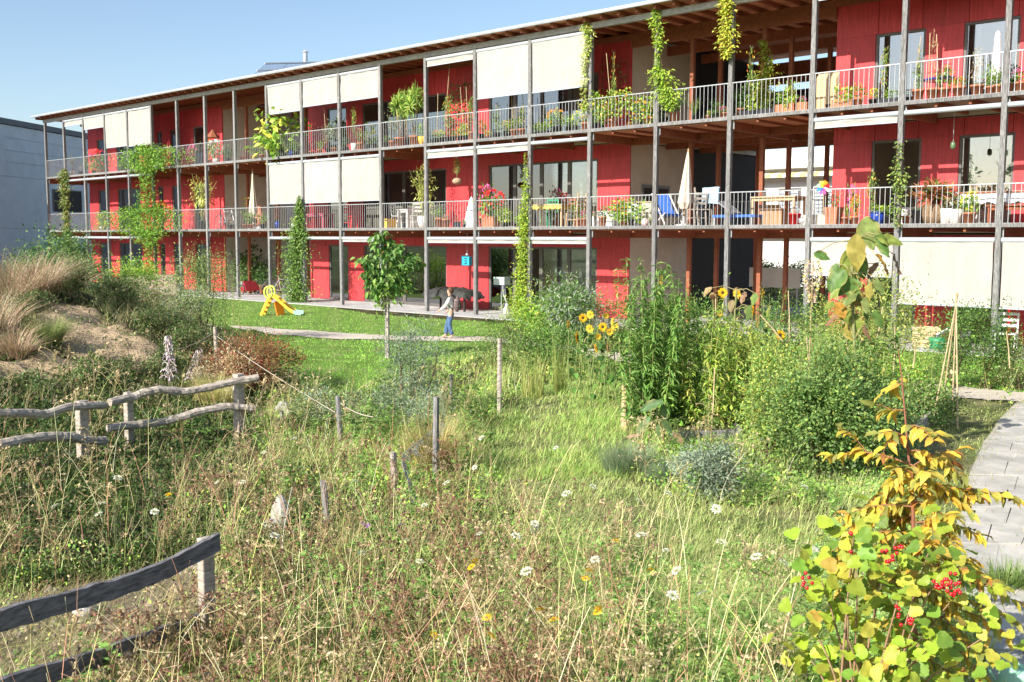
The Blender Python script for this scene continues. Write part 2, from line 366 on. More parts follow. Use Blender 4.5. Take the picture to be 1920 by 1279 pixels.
for x0, x1, ns in ((14.63, 21.34, (7, 8)), (38.30, 45.11, (17, 18))):
    for n in ns:
        x = PXn(n)+(.0 if n < 10 else -.2)
        for yy in (2.1, 3.65, 6.1):
            for za, zb in ((.03, Z1-.26), (Z1+.085, Z2-.26), (Z2+.085, ZB-.26)):
                part(MB().box(x-.06, x+.06, yy-.06+.0, yy+.06, za, zb-.002), 'inner_column', M['brown_wood'])
        for zt in (Z1, Z2):
            part(MB().box(x-.055, x+.055, 2.2, 4.04, zt-.262, zt-.04), 'passage_cross_beam', M['brown_wood'])
    for yy in (2.1, 4.1, 6.1):
        part(MB().box(x0, x1, yy-.07, yy+.07, ZB-.26, ZB+.02), 'roof_beam', M['brown_wood'])
# second ring of beams under the roof, along the house wall
part(MB().box(.1, XE, WY-.085, WY-.005, ZB-.02, ZB+.16), 'wall_plate', M['brown_wood'])
# railings
def railing(x0, x1, zf, y=-.03, parent=house, name='railing'):
    mb = MB().box(x0, x1, y-.02, y+.02, zf+.955, zf+.98).box(x0, x1, y-.012, y+.012, zf+.07, zf+.09)
    for xx in (x0+.006, x1-.018): mb.box(xx, xx+.012, y-.018, y+.018, zf+.09, zf+.955)
    o = mb.build(name, M['galv'], parent)
    k = max(2, int(round((x1-x0)/.125))); mb = MB()
    for i in range(1, k):
        xx = x0+(x1-x0)*i/k; mb.box(xx-.006, xx+.006, y-.006, y+.006, zf+.09, zf+.955)
    tag(mb.build('balusters', M['galv'], o), kind='stuff')
for zt in (Z1, Z2):
    for n in range(NP-1):
        railing(PXn(n)+.065, PXn(n+1)-.065, zt+.0)
# left end railing
for zt in (Z1, Z2):
    mb = MB()
    mb.box(.05, .08, .08, WY, zt+.955, zt+.98)
    for i in range(16): mb.box(.06, .072, .1+i*.125, .112+i*.125, zt+.09, zt+.955)
    part(mb, 'end_railing', M['galv'])
for x0, x1 in ((14.64, 21.33), (38.31, 45.10)):
    for zt in (Z1, Z2): railing(x0, x1, zt, y=6.15)
# blinds: (post index, level, bottom z or None)
ZT = [2.585, 5.59, 8.715]
BL = [(2, 2, 8.13), (3, 2, 7.06), (4, 2, 7.01), (1, 2, 8.45), (9, 2, 7.61), (10, 2, 7.72), (11, 2, 7.71), (13, 2, 8.50), (14, 2, 7.18), (15, 2, 7.16), (19, 2, 8.55), (20, 2, 8.6),
      (1, 1, None), (2, 1, None), (3, 1, None), (4, 1, None), (9, 1, 3.99), (10, 1, 3.98), (11, 1, 3.99), (13, 1, 5.38), (14, 1, 5.4), (15, 1, None), (19, 1, 5.40), (20, 1, None), (21, 1, None),
      (1, 0, None), (2, 0, None), (3, 0, None), (4, 0, None), (9, 0, None), (10, 0, None), (11, 0, 2.48), (13, 0, 2.46), (14, 0, 2.46), (15, 0, 2.46), (19, 0, 1.70), (20, 0, 1.07), (21, 0, 1.06), (22, 0, 1.1), (23, 1, 4.5)]
for n, l, zb in BL:
    x0, x1 = PXn(n)+.07, PXn(n+1)-.07; z = ZT[l]
    bl = bpy.data.objects.new('roller_blind', None); COL.objects.link(bl); bl.parent = house
    MB().tube([(x0, 0, z), (x1, 0, z)], .06, 12).build('roller_casing', M['tube'], bl, smooth=False)
    if zb is not None:
        sag = .012; rw = np.random.default_rng(n*10+l)
        vs_ = []; xs = np.linspace(x0+.03, x1-.03, 9)
        for zz in np.linspace(z-.05, zb, 6): vs_ += [(x, -.02+sag*math.sin((zz-zb)*2+x*.4)+rw.normal(0, .006)+.012*math.sin(x*7+n), zz+(rw.normal(0, .004) if zz < zb+.01 else 0)) for x in xs]
        nb = len(vs_); vs_ += [(a, b+.004, c) for a, b, c in vs_]; fs = []
        for i in range(5):
            for j in range(8):
                q = (i*9+j, i*9+j+1, (i+1)*9+j+1, (i+1)*9+j); fs.append(q[::-1]); fs.append(tuple(k+nb for k in q))
        MB().add(vs_, fs).build('fabric', M['fabric'], bl)
        MB().box(x0+.02, x1-.02, -.035, -.005, zb-.03, zb).build('bottom_bar', M['tube'], bl)
    if zb is not None and zb < 8:
        for xx in (x0-.004, x1+.004): MB().tube([(xx, -.02, z), (xx, -.02, z-2.4)], .003, 4).build('guide_cable', M['galv'], bl)
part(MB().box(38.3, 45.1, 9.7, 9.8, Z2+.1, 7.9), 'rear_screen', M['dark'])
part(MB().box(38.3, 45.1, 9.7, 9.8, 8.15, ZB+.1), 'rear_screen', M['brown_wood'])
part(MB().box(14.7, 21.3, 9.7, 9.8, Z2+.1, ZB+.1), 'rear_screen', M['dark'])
# stair flight inside the right-hand passage
mb = MB()
for i in range(14): mb.box(42.2+i*.2, 42.45+i*.2, 7.2, 8.4, .2+i*.2, .24+i*.2)
mb.bar((42.1, 7.2, .1), (45.0, 7.2, 3.0), .06, .25)
part(mb, 'stair_flight', M['dark'])
mb = MB()
for i in range(22): mb.bar((42.2+i*.13, 7.18, .25+i*.13), (42.2+i*.13, 7.18, 1.2+i*.13), .02)
mb.bar((42.1, 7.18, 1.2), (45.0, 7.18, 4.1), .04)
part(mb, 'stair_balustrade', M['dark'])
# patio slab strip under the galleries
pat = MB(); xx = -1.0
# ================================================================== terrain, paths
def _g(px, d): p = at(px, d); return p[0], p[1]
HILLS = [(_g(0, 25.5), .50, 2.3), (_g(150, 25), .34, 2.0), (_g(-260, 23.5), 1.05, 3.3), (_g(300, 27.5), .20, 1.8), (_g(170, 21.5), .16, 1.1)]
PIT = (G(610, 735)[:2], .40, 1.5)
def sn(x, y, s=1.0, o=0.0):
    return (np.sin(x*1.3/s+o)*np.cos(y*1.7/s-o)+.5*np.sin(x*3.1/s+y*2.3/s+o*2)+.3*np.sin(x*6.7/s-y*5.1/s+1.3))/1.8
def hgt(x, y):
    x = np.asarray(x, float); y = np.asarray(y, float); z = np.zeros(np.broadcast(x, y).shape)
    for (c, a, s) in HILLS: z = z+a*np.exp(-((x-c[0])**2+(y-c[1])**2)/(2*s*s))
    m = np.clip(z*3, 0, 1)
    z = z+m*.16*sn(x, y, .55)+m*.10*sn(x, y, .24, 2)+m*.05*sn(x, y, .11, 5)
    z = z-PIT[1]*np.exp(-((x-PIT[0][0])**2+(y-PIT[0][1])**2)/(2*PIT[2]**2))
    near = np.clip((-6.5-y)/4, 0, 1); z = z+near*.04*sn(x, y, 1.3, .7)
    z = z*np.clip((-1.2-y)/2, 0, 1)
    z = z-.03*(np.abs(y+0) > 900)
    return z
def poly_px(pts, z=0.0): return [tuple(G(px, py, z)[:2]) for px, py in pts]
def inside(x, y, poly):
    x = np.asarray(x); y = np.asarray(y); r = np.zeros(x.shape, bool); n = len(poly)
    for i in range(n):
        x1, y1 = poly[i]; x2, y2 = poly[(i+1) % n]
        if y1 == y2: continue
        c = ((y1 > y) != (y2 > y)) & (x < (x2-x1)*(y-y1)/(y2-y1)+x1); r ^= c
    return r
LAWN = poly_px([(300, 568), (440, 552), (560, 566), (700, 590), (950, 606), (930, 636), (900, 668), (800, 690), (700, 712), (600, 712), (520, 700), (480, 672), (380, 640), (300, 620)])
LAWN2 = poly_px([(1560, 632), (2100, 650), (2150, 742), (1950, 746), (1800, 728), (1700, 700), (1560, 670)])
BARE = poly_px([(-60, 1150), (150, 1090), (360, 1045), (430, 1090), (400, 1190), (220, 1275), (-100, 1380)])
OPEN = poly_px([(930, 770), (1010, 720), (1150, 700), (1190, 820), (1180, 900), (1290, 950), (1480, 950), (1560, 1000), (1520, 1080), (1300, 1080), (1080, 1010), (960, 930), (900, 860)])
VERGE = poly_px([(1690, 800), (1740, 790), (1800, 745), (1930, 765), (1860, 830), (1810, 960), (1785, 1080), (1720, 1060), (1700, 900)])
def axis(lo, hi, st, far):
    a = list(np.arange(lo, hi+1e-6, st)); s = st; x = hi
    while x < far: s *= 1.35; x += s; a.append(x)
    s = st; x = lo; b = []
    while x > -far: s *= 1.35; x -= s; b.append(x)
    return np.array(b[::-1]+a)
ax = axis(26, 62, .13, 2600); ay = axis(-25.5, 1, .13, 2600)
X_, Y_ = np.meshgrid(ax, ay); Zt = hgt(X_, Y_)
vt = np.stack([X_.ravel(), Y_.ravel(), Zt.ravel()], 1)
nx, ny = len(ax), len(ay); ii, jj = np.meshgrid(np.arange(nx-1), np.arange(ny-1)); b0 = (jj*nx+ii).ravel()
q = np.stack([b0, b0+1, b0+nx+1, b0+nx], 1)
xf, yf = vt[:, 0], vt[:, 1]; nz = sn(xf, yf, .8, 1)+.4*sn(xf, yf, .25, 3)
col = np.zeros((len(vt), 3)); col[:] = (.05, .058, .022)  # base tone darkened to stand for deep shadow under the plants
col += np.clip(nz, -1, 1)[:, None]*np.array([.025, .018, .008])
dry = np.clip(sn(xf, yf, 2.1, 5), 0, 1)[:, None]; col = col*(1-.35*dry)+np.array([.22, .17, .10])*.35*dry
lw = inside(xf, yf, LAWN) | inside(xf, yf, LAWN2)
col[lw] = np.array([.17, .29, .06])*(1+.15*nz[lw])[:, None]
far = (yf < -32) | (yf > 3) | (xf < 10) | (xf > 70); col[far] = (.10, .13, .05)
og = inside(xf, yf, OPEN) | inside(xf, yf, VERGE); col[og] = np.array([.17, .20, .075])*(1+.2*nz[og])[:, None]+np.clip(sn(xf[og], yf[og], .6, 2), 0, 1)[:, None]*np.array([.14, .09, .06])
br = inside(xf, yf, BARE); col[br] = np.array([.30, .24, .17])*(1+.2*nz[br])[:, None]
# the exposed sand of the mound: everything between two heights on its near side
SAND = [(_g(160, 21.5), 1.15, .8), (_g(215, 20.8), 1.1, .75), (_g(125, 22.8), .8, .6), (_g(20, 19.0), .8, .55), (_g(100, 19.6), .6, .5), (_g(262, 19.6), .5, .5)]
def sand_w(x, y):
    s = np.zeros(np.shape(x))
    for c, r, k in SAND: s = np.maximum(s, 1-((x-c[0])**2+(y-c[1])**2)/(r*r))
    return np.clip(s*1.8+.35*sn(x, y, .35, 4), 0, 1)
sw = sand_w(xf, yf)[:, None]; col = col*(1-sw)+np.array([.60, .45, .29])*sw*(1+.25*sn(xf, yf, .13, 7))[:, None]*(1+.12*nz[:, None])
ter_mat = leaf_mat('terrain_soil_and_turf', 0.0, .95, .1)
_t = ter_mat.node_tree; _b = _t.nodes['Principled BSDF']
_n = _t.nodes.new('ShaderNodeTexNoise'); _n.inputs['Scale'].default_value = 9; _n.inputs['Detail'].default_value = 8; _n.inputs['Roughness'].default_value = .7
_tc = _t.nodes.new('ShaderNodeTexCoord'); _bp = _t.nodes.new('ShaderNodeBump'); _bp.inputs['Strength'].default_value = .9; _bp.inputs['Distance'].default_value = .12
lnk(_t, _tc.outputs['Object'], _n.inputs['Vector']); lnk(_t, _n.outputs['Fac'], _bp.inputs['Height']); lnk(_t, _bp.outputs[0], _b.inputs['Normal'])
gnd = link_mesh('ground', raw_mesh('ground', vt, q.ravel(), np.arange(len(q))*4, ter_mat, np.clip(col, .01, 1), True))
tag(gnd, 'uneven garden ground of soil, turf and a sandy mound', None, kind='structure')
def ribbon(name, left, right, mt, label, lift=.018, seg=8, wob=.06, cross=6):
    """sheet between two world polylines, draped over the terrain"""
    def dens(p):
        p = np.array(p, float); o = []
        for i in range(len(p)-1):
            for k in range(seg): o.append(p[i]+(p[i+1]-p[i])*k/seg)
        o.append(p[-1]); return np.array(o)
    L, R = dens(left), dens(right); n = len(L); r_ = np.random.default_rng(5)
    L = L+r_.normal(0, wob, L.shape); R = R+r_.normal(0, wob, R.shape)
    vs_ = []
    for k in range(cross+1):
        p = L+(R-L)*k/cross; vs_.append(np.stack([p[:, 0], p[:, 1], hgt(p[:, 0], p[:, 1])+lift], 1))
    vs_ = np.concatenate(vs_); fs = [(k*n+i, k*n+i+1, (k+1)*n+i+1, (k+1)*n+i) for k in range(cross) for i in range(n-1)]
    q_ = np.array(fs); o = link_mesh(name, raw_mesh(name, vs_, q_.ravel(), np.arange(len(q_))*4, mt))
    return tag(o, label, None, kind='structure')
M['gravel'] = mat('pale_gravel', (.66, .58, .48), .95, .2, 30, .5)
gp_top = [(270, 571), (310, 583), (345, 602), (410, 611), (480, 616), (560, 621), (640, 626), (720, 630), (800, 632), (905, 632), (1010, 642), (1150, 662), (1400, 690), (1650, 712), (1810, 727), (1925, 738), (2080, 752)]
gp_bot = [(262, 580), (296, 596), (335, 616), (405, 626), (480, 631), (560, 636), (640, 639), (720, 639), (800, 640), (905, 641), (1010, 653), (1150, 678), (1400, 712), (1650, 735), (1810, 748), (1925, 757), (2080, 775)]
GP_T = [tuple(G(*p)[:2]) for p in gp_top]; GP_B = [tuple(G(*p)[:2]) for p in gp_bot]
ribbon('gravel_path', GP_T, GP_B, M['gravel'], 'pale gravel footpath curving across the lawn in front of the house', wob=.05)
PATHPOLY = GP_T+GP_B[::-1]
# flagstone walkway at right: separate slabs
wl = [(1905, 757), (1872, 790), (1842, 840), (1812, 905), (1795, 975), (1788, 1050), (1812, 1130), (1850, 1200), (1850, 1290), (1790, 1400)]
wr = [(2060, 768), (2050, 800), (2045, 850), (2030, 915), (2000, 975), (1950, 1050), (1925, 1130), (1950, 1200), (2000, 1290), (2050, 1400)]
WL = np.array([G(*p)[:2] for p in wl]); WR = np.array([G(*p)[:2] for p in wr]); WALKPOLY = [tuple(p) for p in WL]+[tuple(p) for p in WR[::-1]]
M['flag'] = mat('grey_flagstone', (.54, .51, .46), .9, .35, 2.6, 1.0, col2=(.36, .35, .31), dist=.02, detail=9)
M['mortar'] = mat('sandy_joint', (.24, .225, .18), .95, .2, 20, .3)
walk = ribbon('walkway', [tuple(p) for p in WL], [tuple(p) for p in WR], M['mortar'], 'grey flagstone walkway running along the right side of the garden', lift=.008, wob=.02)
def lerp_line(P, t):
    c_ = np.concatenate([[0], np.cumsum(np.linalg.norm(np.diff(WL, axis=0), axis=1))]); c_ /= c_[-1]; i = min(max(int(np.searchsorted(c_, t))-1, 0), len(P)-2); return P[i]+(P[i+1]-P[i])*(t-c_[i])/(c_[i+1]-c_[i])
r_ = np.random.default_rng(8); rows = 17; cuts = np.linspace(0, 1, rows+1); cuts[1:-1] += r_.uniform(-.014, .014, rows-1)
for i in range(rows):
    t0, t1 = cuts[i]+.0006, cuts[i+1]-.0006; k = 3 if i % 2 else 2; xs = np.linspace(0, 1, k+1); xs[1:-1] += r_.uniform(-.08, .08, k-1)
    for j in range(k):
        a0, a1 = xs[j]+.003, xs[j+1]-.003
        cs = []
        for tt, aa in ((t0, a0), (t0, a1), (t1, a1), (t1, a0)):
            p = lerp_line(WL, tt)*(1-aa)+lerp_line(WR, tt)*aa; p = p+r_.uniform(-.007, .007, 2); cs.append(p)
        zz = r_.uniform(.022, .034); vs_ = [(p[0], p[1], float(hgt(p[0], p[1]))+zz+r_.uniform(-.003, .003)) for p in cs]+[(p[0], p[1], float(hgt(p[0], p[1]))-.02) for p in cs]
        MB().add(vs_, [(0, 1, 2, 3), (0, 4, 5, 1), (1, 5, 6, 2), (2, 6, 7, 3), (3, 7, 4, 0)]).build('flagstone', M['flag'], walk)
# patio of concrete slabs along the house
ps = MB().box(-1.5, XE+.5, -.78, BACK+1.5, -.2, .012).build('patio', M['conc'])
tag(ps, 'grey concrete terrace under and in front of the ground-floor gallery', None, kind='structure')
slab_me = None
for i in range(26, 64):
    for j in range(3):
        nm = MB().box(-.58, .58, -.44, .44, 0, .024)
        if slab_me is None: slab_me = nm.mesh('paving_slab', M['conc'])
        link_mesh('paving_slab', slab_me, ps, ((i-14)*1.18+.3, -.42+j*.9+.05, .008+r_.uniform(-.002, .002)))
def clear_of(x, y, m=0.0):
    """True where tall plants may stand"""
    return ~(inside(x, y, PATHPOLY) | inside(x, y, WALKPOLY) | (np.asarray(y) > -.85))
# ================================================================== neighbouring buildings and far things
nb = thing('neighbour_building', 'windowless pale grey rendered building rising behind the left end of the red house', 'building', (0, 0, 0))
p0 = at(-260, 60); p1 = at(-2, 66); p2 = at(152, 75.5); p2b = at(172, 77)
dirn = (p2b-p0)[:2]; dirn /= np.linalg.norm(dirn); nrm = np.array([dirn[1], -dirn[0]])
if nrm@(CAM_LOC[:2]-p0[:2]) < 0: nrm = -nrm
Lw = np.linalg.norm((p2b-p0)[:2]); HW = 9.6
def wpt(s, off, z): p = p0[:2]+dirn*s+nrm*off; return (p[0], p[1], z)
def wbox(mb, s0, s1, o0, o1, z0, z1):
    vs_ = [wpt(s0, o0, z0), wpt(s1, o0, z0), wpt(s1, o1, z0), wpt(s0, o1, z0), wpt(s0, o0, z1), wpt(s1, o0, z1), wpt(s1, o1, z1), wpt(s0, o1, z1)]
    return mb.add(vs_, [(3, 2, 1, 0), (4, 5, 6, 7), (0, 1, 5, 4), (1, 2, 6, 5), (2, 3, 7, 6), (3, 0, 4, 7)])
zz = [0, 3.12, 6.2, HW-.35]
for a, b in zip(zz[:-1], zz[1:]): wbox(MB(), 0, Lw+10, -11, 0, a+.02, b-.02).build('rendered_wall', M['plaster'], nb)
for a in zz[1:-1]: wbox(MB(), 0, Lw+10, -10.9, -.03, a-.021, a+.021).build('wall_joint', M['shutter'], nb)
wbox(MB(), -.1, Lw+10, -11.1, .12, HW-.33, HW).build('coping', M['plaster_dark'], nb)
# windows in the wall seen through the end bay
for px, py0, py1, w_ in ((112, 365, 402, 1.2), (140, 366, 402, 1.7)):
    v = ray(px, 440); a_ = np.array([[v[0], -dirn[0]], [v[1], -dirn[1]]]); t_, s_ = np.linalg.solve(a_, p0[:2]-CAM_LOC[:2])
    zt_ = CAM_LOC[2]+(447-py0)/FPX*t_*math.hypot(v[0], v[1])*.97; zb_ = CAM_LOC[2]+(447-py1)/FPX*t_*math.hypot(v[0], v[1])*.97
    wn = bpy.data.objects.new('window', None); COL.objects.link(wn); wn.parent = nb
    wbox(MB(), s_-w_/2, s_+w_/2, .0, .05, zb_, zt_).build('pane', M['dark'], wn)
    mb = MB(); wbox(mb, s_-w_/2-.06, s_-w_/2, .0, .08, zb_, zt_); wbox(mb, s_+w_/2, s_+w_/2+.06, .0, .08, zb_, zt_); wbox(mb, s_-w_/2-.06, s_+w_/2+.06, .0, .082, zt_, zt_+.06)
    mb.build('frame', M['frame'], wn)
for zq in (7.05, 7.75, 8.5):
    wbox(MB(), Lw-9, Lw+8, .01, .03, zq, zq+.03).build('wall_wire', M['shutter'], nb)
# block of flats seen through the passages
fb = thing('flats_behind', 'white block of flats with shutters and yellow striped awning behind the open passage', 'building', (0, 0, 0))
MB().box(6, 50, 28.0, 36, 0, 2.9).build('ground_floor_wall', M['white_wall'], fb)
MB().box(6, 50, 28.0, 36, 3.15, 7.3).build('upper_wall', M['white_wall'], fb)
MB().box(5.5, 50.5, 27.2, 28, 2.95, 3.15).build('balcony_slab', M['white_wall'], fb)
MB().box(5.5, 50.5, 27.3, 36.4, 6.45, 6.85).build('roof_fascia', M['white_wall'], fb)
MB().box(5.5, 50.5, 27.5, 36.4, 6.86, 7.5).build('roof', M['white_wall'], fb)
for i in range(7):
    x = 21+i*2.1
    wn = bpy.data.objects.new('window', None); COL.objects.link(wn); wn.parent = fb
    MB().box(x, x+1.3, 27.9, 27.98, 3.3, 5.4).build('frame', M['frame'], wn)
    for k in range(9): MB().box(x+.08, x+1.22, 27.85, 27.895, 3.5+k*.2, 3.66+k*.2).build('slat', M['shutter'], wn)
mb = MB().box(20, 40, 27.25, 27.3, 4.2, 4.25)
for i in range(160): mb.box(20+i*.125, 20.03+i*.125, 27.26, 27.29, 3.151, 4.2)
mb.build('balcony_railing', M['galv'], fb)
M_AW = mat('pale_yellow_cloth', (.70, .58, .25), .85, .1, 6, .05)
aw = bpy.data.objects.new('awning', None); COL.objects.link(aw); aw.parent = fb
for i in range(24):
    x = 26.5+i*.35
    MB().add([(x, 27.95, 6.3), (x+.349, 27.95, 6.3), (x+.349, 27.15, 6.12), (x, 27.15, 6.12), (x, 27.15, 5.95), (x+.349, 27.15, 5.95)], [(0, 3, 2, 1), (3, 4, 5, 2)]).build('stripe', M_AW if i % 2 else M['white_cloth'], aw)
# solar panels and chimney on the roof
sp = thing('solar_array', 'tilted dark solar panels standing on the flat roof', 'solar panel', (16.0, 6.0, ZB+.36))
A_, B_, C_, D_ = zp(466, 147, 51.5), zp(496, 120, 54.0), zp(668, 116, 56.0), zp(640, 143, 53.5)
m_sol = mat('solar_glass', (.22, .30, .42), .25, .1, 6, 0); dn = np.array([0, 0, -.05])
for i in range(4):
    t0, t1 = i/4+.004, (i+1)/4-.004; q_ = [A_+(D_-A_)*t0, A_+(D_-A_)*t1, B_+(C_-B_)*t1, B_+(C_-B_)*t0]
    MB().add(q_+[k+dn for k in q_], [(0, 1, 2, 3), (7, 6, 5, 4), (0, 4, 5, 1), (1, 5, 6, 2), (2, 6, 7, 3), (3, 7, 4, 0)]).build('panel', m_sol, sp)
for a, b in ((A_, D_), (B_, C_), ((A_+B_)/2, (C_+D_)/2)): MB().bar(a+np.array([0, 0, .03]), b+np.array([0, 0, .03]), .14, .06).build('frame_rail', M['zinc'], sp)
for i in range(4):
    for a, b in ((A_, D_), (B_, C_)): k = a+(b-a)*(i+.2)/4; MB().bar((k[0], k[1], ZB+.36), k-np.array([0, 0, .06]), .07).build('strut', M['galv'], sp)
c = V(573, 128, 8.0)
ch = thing('vent_pipe', 'short grey vent pipe standing beside the solar panels on the roof', 'vent pipe', (c[0], 8.0, ZB+.36))
MB().tube([(c[0], 8, ZB+.36), (c[0], 8, 12.1)], .11, 10).build('pipe', M['zinc'], ch)
MB().lathe([(.15, 0), (.17, .05), (.02, .14)], (c[0], 8, 12.1), 10).build('cap', M['zinc'], ch)
# ================================================================== vegetation tools (numpy)
T_QUAD = (np.array([(0, 0, 0), (.45, .5, .0), (1, 0, -.05), (.45, -.5, .0)]), [(0, 3, 2, 1)])
T_FOLD = (np.array([(0, 0, 0), (.4, .5, .12), (1, 0, -.12), (.4, -.5, .12), (.45, 0, 0)]), [(0, 4, 1), (0, 3, 4), (1, 4, 2), (4, 3, 2)])
T_CURL = (np.array([(0, 0, 0), (.3, .42, .1), (.7, .36, .02), (1.0, 0, -.3), (.7, -.36, .02), (.3, -.42, .1), (.35, 0, 0), (.7, 0, -.06)]),
          [(0, 6, 1), (0, 5, 6), (1, 6, 7, 2), (6, 5, 4, 7), (2, 7, 3), (7, 4, 3)])
_mv = []
for k in range(25):
    a = -math.pi*.9+2*math.pi*.9*k/24; rr = .44*(1+.30*abs(math.cos(1.5*a))**1.6+(.07 if k % 2 else -.05)); _mv.append((.42+rr*math.cos(a), rr*math.sin(a)*1.05, .10*abs(math.sin(a*1.5))-.16*max(0, rr*math.cos(a))))
T_LOBE = (np.array([(0, 0, 0), (.42, 0, -.05)]+_mv), [(1, 2+k, 3+k) for k in range(24)]+[(0, 1, 26), (0, 2, 1)])
def unit(v): return v/(np.linalg.norm(v, axis=-1, keepdims=True)+1e-9)
class Veg:
    """many leaves, blades and stems gathered into one mesh"""
    def __init__(s): s.V = []; s.C = []; s.L = []; s.S = []; s.nv = 0; s.nl = 0
    def put(s, v, faces, c):
        """v (N,k,3), faces list of index tuples within k, c (N,3) or (N,k,3)"""
        N, k = v.shape[:2]
        if N == 0: return s
        if c.ndim == 2: c = np.repeat(c[:, None, :], k, 1)
        s.V.append(v.reshape(-1, 3)); s.C.append(c.reshape(-1, 3))
        base = (np.arange(N)*k+s.nv)[:, None]
        fl = np.concatenate([np.array(f) for f in faces])[None, :]; s.L.append((base+fl).ravel())
        ln = np.array([len(f) for f in faces]); st = np.concatenate([[0], np.cumsum(ln)[:-1]])
        s.S.append((s.nl+(np.arange(N)*ln.sum())[:, None]+st[None, :]).ravel()); s.nl += N*int(ln.sum()); s.nv += N*k
        return s
    def leaves(s, P, D, Nn, L, W_, col, tmpl=T_QUAD):
        D = unit(D); B = unit(np.cross(Nn, D)); Nn = np.cross(D, B); tv, tf = tmpl
        L = np.broadcast_to(L, (len(P),))[:, None, None]; W_ = np.broadcast_to(W_, (len(P),))[:, None, None]
        v = P[:, None, :]+tv[None, :, 0:1]*L*D[:, None, :]+tv[None, :, 1:2]*W_*B[:, None, :]+tv[None, :, 2:3]*L*Nn[:, None, :]
        return s.put(v, tf, col)
    def blades(s, P, h, az, lean, w_, col, seg=3, curve=1.0, coltip=None):
        N = len(P); t = np.linspace(0, 1, seg+1)
        hd = np.stack([np.cos(az), np.sin(az), 0*az], 1); r_ = np.stack([-np.sin(az+.6), np.cos(az+.6), 0*az], 1)
        pts = []; 
        for k in range(seg+1):
            tt = t[k]; out = (lean*h*(tt*.35+.65*tt**(1+curve)))[:, None]*hd; up = np.stack([0*h, 0*h, h*tt*(1-.25*np.clip(lean, 0, 2)*tt)], 1)
            c = P+out+up; ww = (w_*(1-.85*tt))[:, None]*r_/2
            if k < seg: pts += [c-ww, c+ww]
            else: pts += [c]
        v = np.stack(pts, 1); f = [(2*k, 2*k+1, 2*k+3, 2*k+2) for k in range(seg-1)]+[(2*seg-2, 2*seg-1, 2*seg)]
        if coltip is not None:
            cc = []
            for k in range(seg+1):
                c_ = col*(1-t[k])+coltip*t[k]; cc += [c_]*(2 if k < seg else 1)
            col = np.stack(cc, 1)
        return s.put(v, f, col)
    def stems(s, pts, rad, col, n=3):
        """pts (N,K,3), rad (N,K)"""
        N, K = pts.shape[:2]
        t = unit(np.gradient(pts, axis=1)); a = np.where(np.abs(t[..., 2:3]) < .8, np.array([0, 0, 1.]), np.array([1., 0, 0]))
        r_ = unit(np.cross(t, a)); q_ = np.cross(t, r_); v = []
        for k in range(n):
            an = 2*math.pi*k/n; v.append(pts+rad[..., None]*(math.cos(an)*r_+math.sin(an)*q_))
        v = np.stack(v, 2).reshape(N, K*n, 3)
        f = [(i*n+k, i*n+(k+1) % n, (i+1)*n+(k+1) % n, (i+1)*n+k) for i in range(K-1) for k in range(n)]
        return s.put(v, f, col)
    def mesh(s, name, m, off=None, smooth=False):
        V_ = np.concatenate(s.V)
        if off is not None: V_ = V_-np.asarray(off)[None, :]
        return raw_mesh(name, V_, np.concatenate(s.L), np.concatenate(s.S), m, np.clip(np.concatenate(s.C), .004, 1), smooth)
    def build(s, name, m, parent=None, loc=None, smooth=False):
        if not s.V: return None
        if parent is not None: return link_mesh(name, s.mesh(name, m, root_loc(parent), smooth), parent)
        return link_mesh(name, s.mesh(name, m, loc, smooth), None, loc)
VEG_GAIN = 1.85
def pick(rng, pal, n, jit=.18):
    """pal: list of (weight, rgb)"""
    w_ = np.array([p[0] for p in pal], float); c = VEG_GAIN*np.array([p[1] for p in pal])[rng.choice(len(pal), n, p=w_/w_.sum())]
    return c*(1+rng.normal(0, jit, (n, 1)))*(1+rng.normal(0, .06, (n, 3)))
def rdir(rng, n, up=0.0):
    d_ = rng.normal(size=(n, 3)); d_[:, 2] += up; return unit(d_)
GREEN = [(5, (.075, .15, .03)), (3, (.11, .20, .04)), (2, (.05, .10, .025)), (1, (.17, .23, .05))]
DARKG = [(5, (.035, .08, .02)), (3, (.06, .12, .025)), (1, (.10, .16, .035))]
FRESH = [(5, (.16, .28, .04)), (3, (.22, .33, .05)), (2, (.10, .19, .03)), (1, (.35, .36, .07))]
YELLOWG = [(4, (.34, .36, .06)), (3, (.24, .30, .05)), (2, (.45, .38, .07)), (1, (.14, .20, .04))]
SILVER = [(4, (.20, .25, .17)), (3, (.27, .31, .23)), (2, (.13, .18, .11))]
OLIVE = [(4, (.13, .17, .06)), (3, (.18, .21, .08)), (2, (.24, .23, .11)), (1, (.08, .11, .04))]
STRAW = [(4, (.46, .38, .22)), (3, (.36, .29, .16)), (2, (.55, .48, .32)), (1, (.24, .17, .09))]
RUST = [(3, (.26, .10, .06)), (2, (.34, .15, .08)), (2, (.20, .15, .06)), (1, (.12, .15, .05))]
AUTUMN = [(4, (.60, .42, .05)), (3, (.48, .40, .06)), (2, (.66, .34, .05)), (2, (.34, .36, .06)), (1, (.45, .18, .05))]
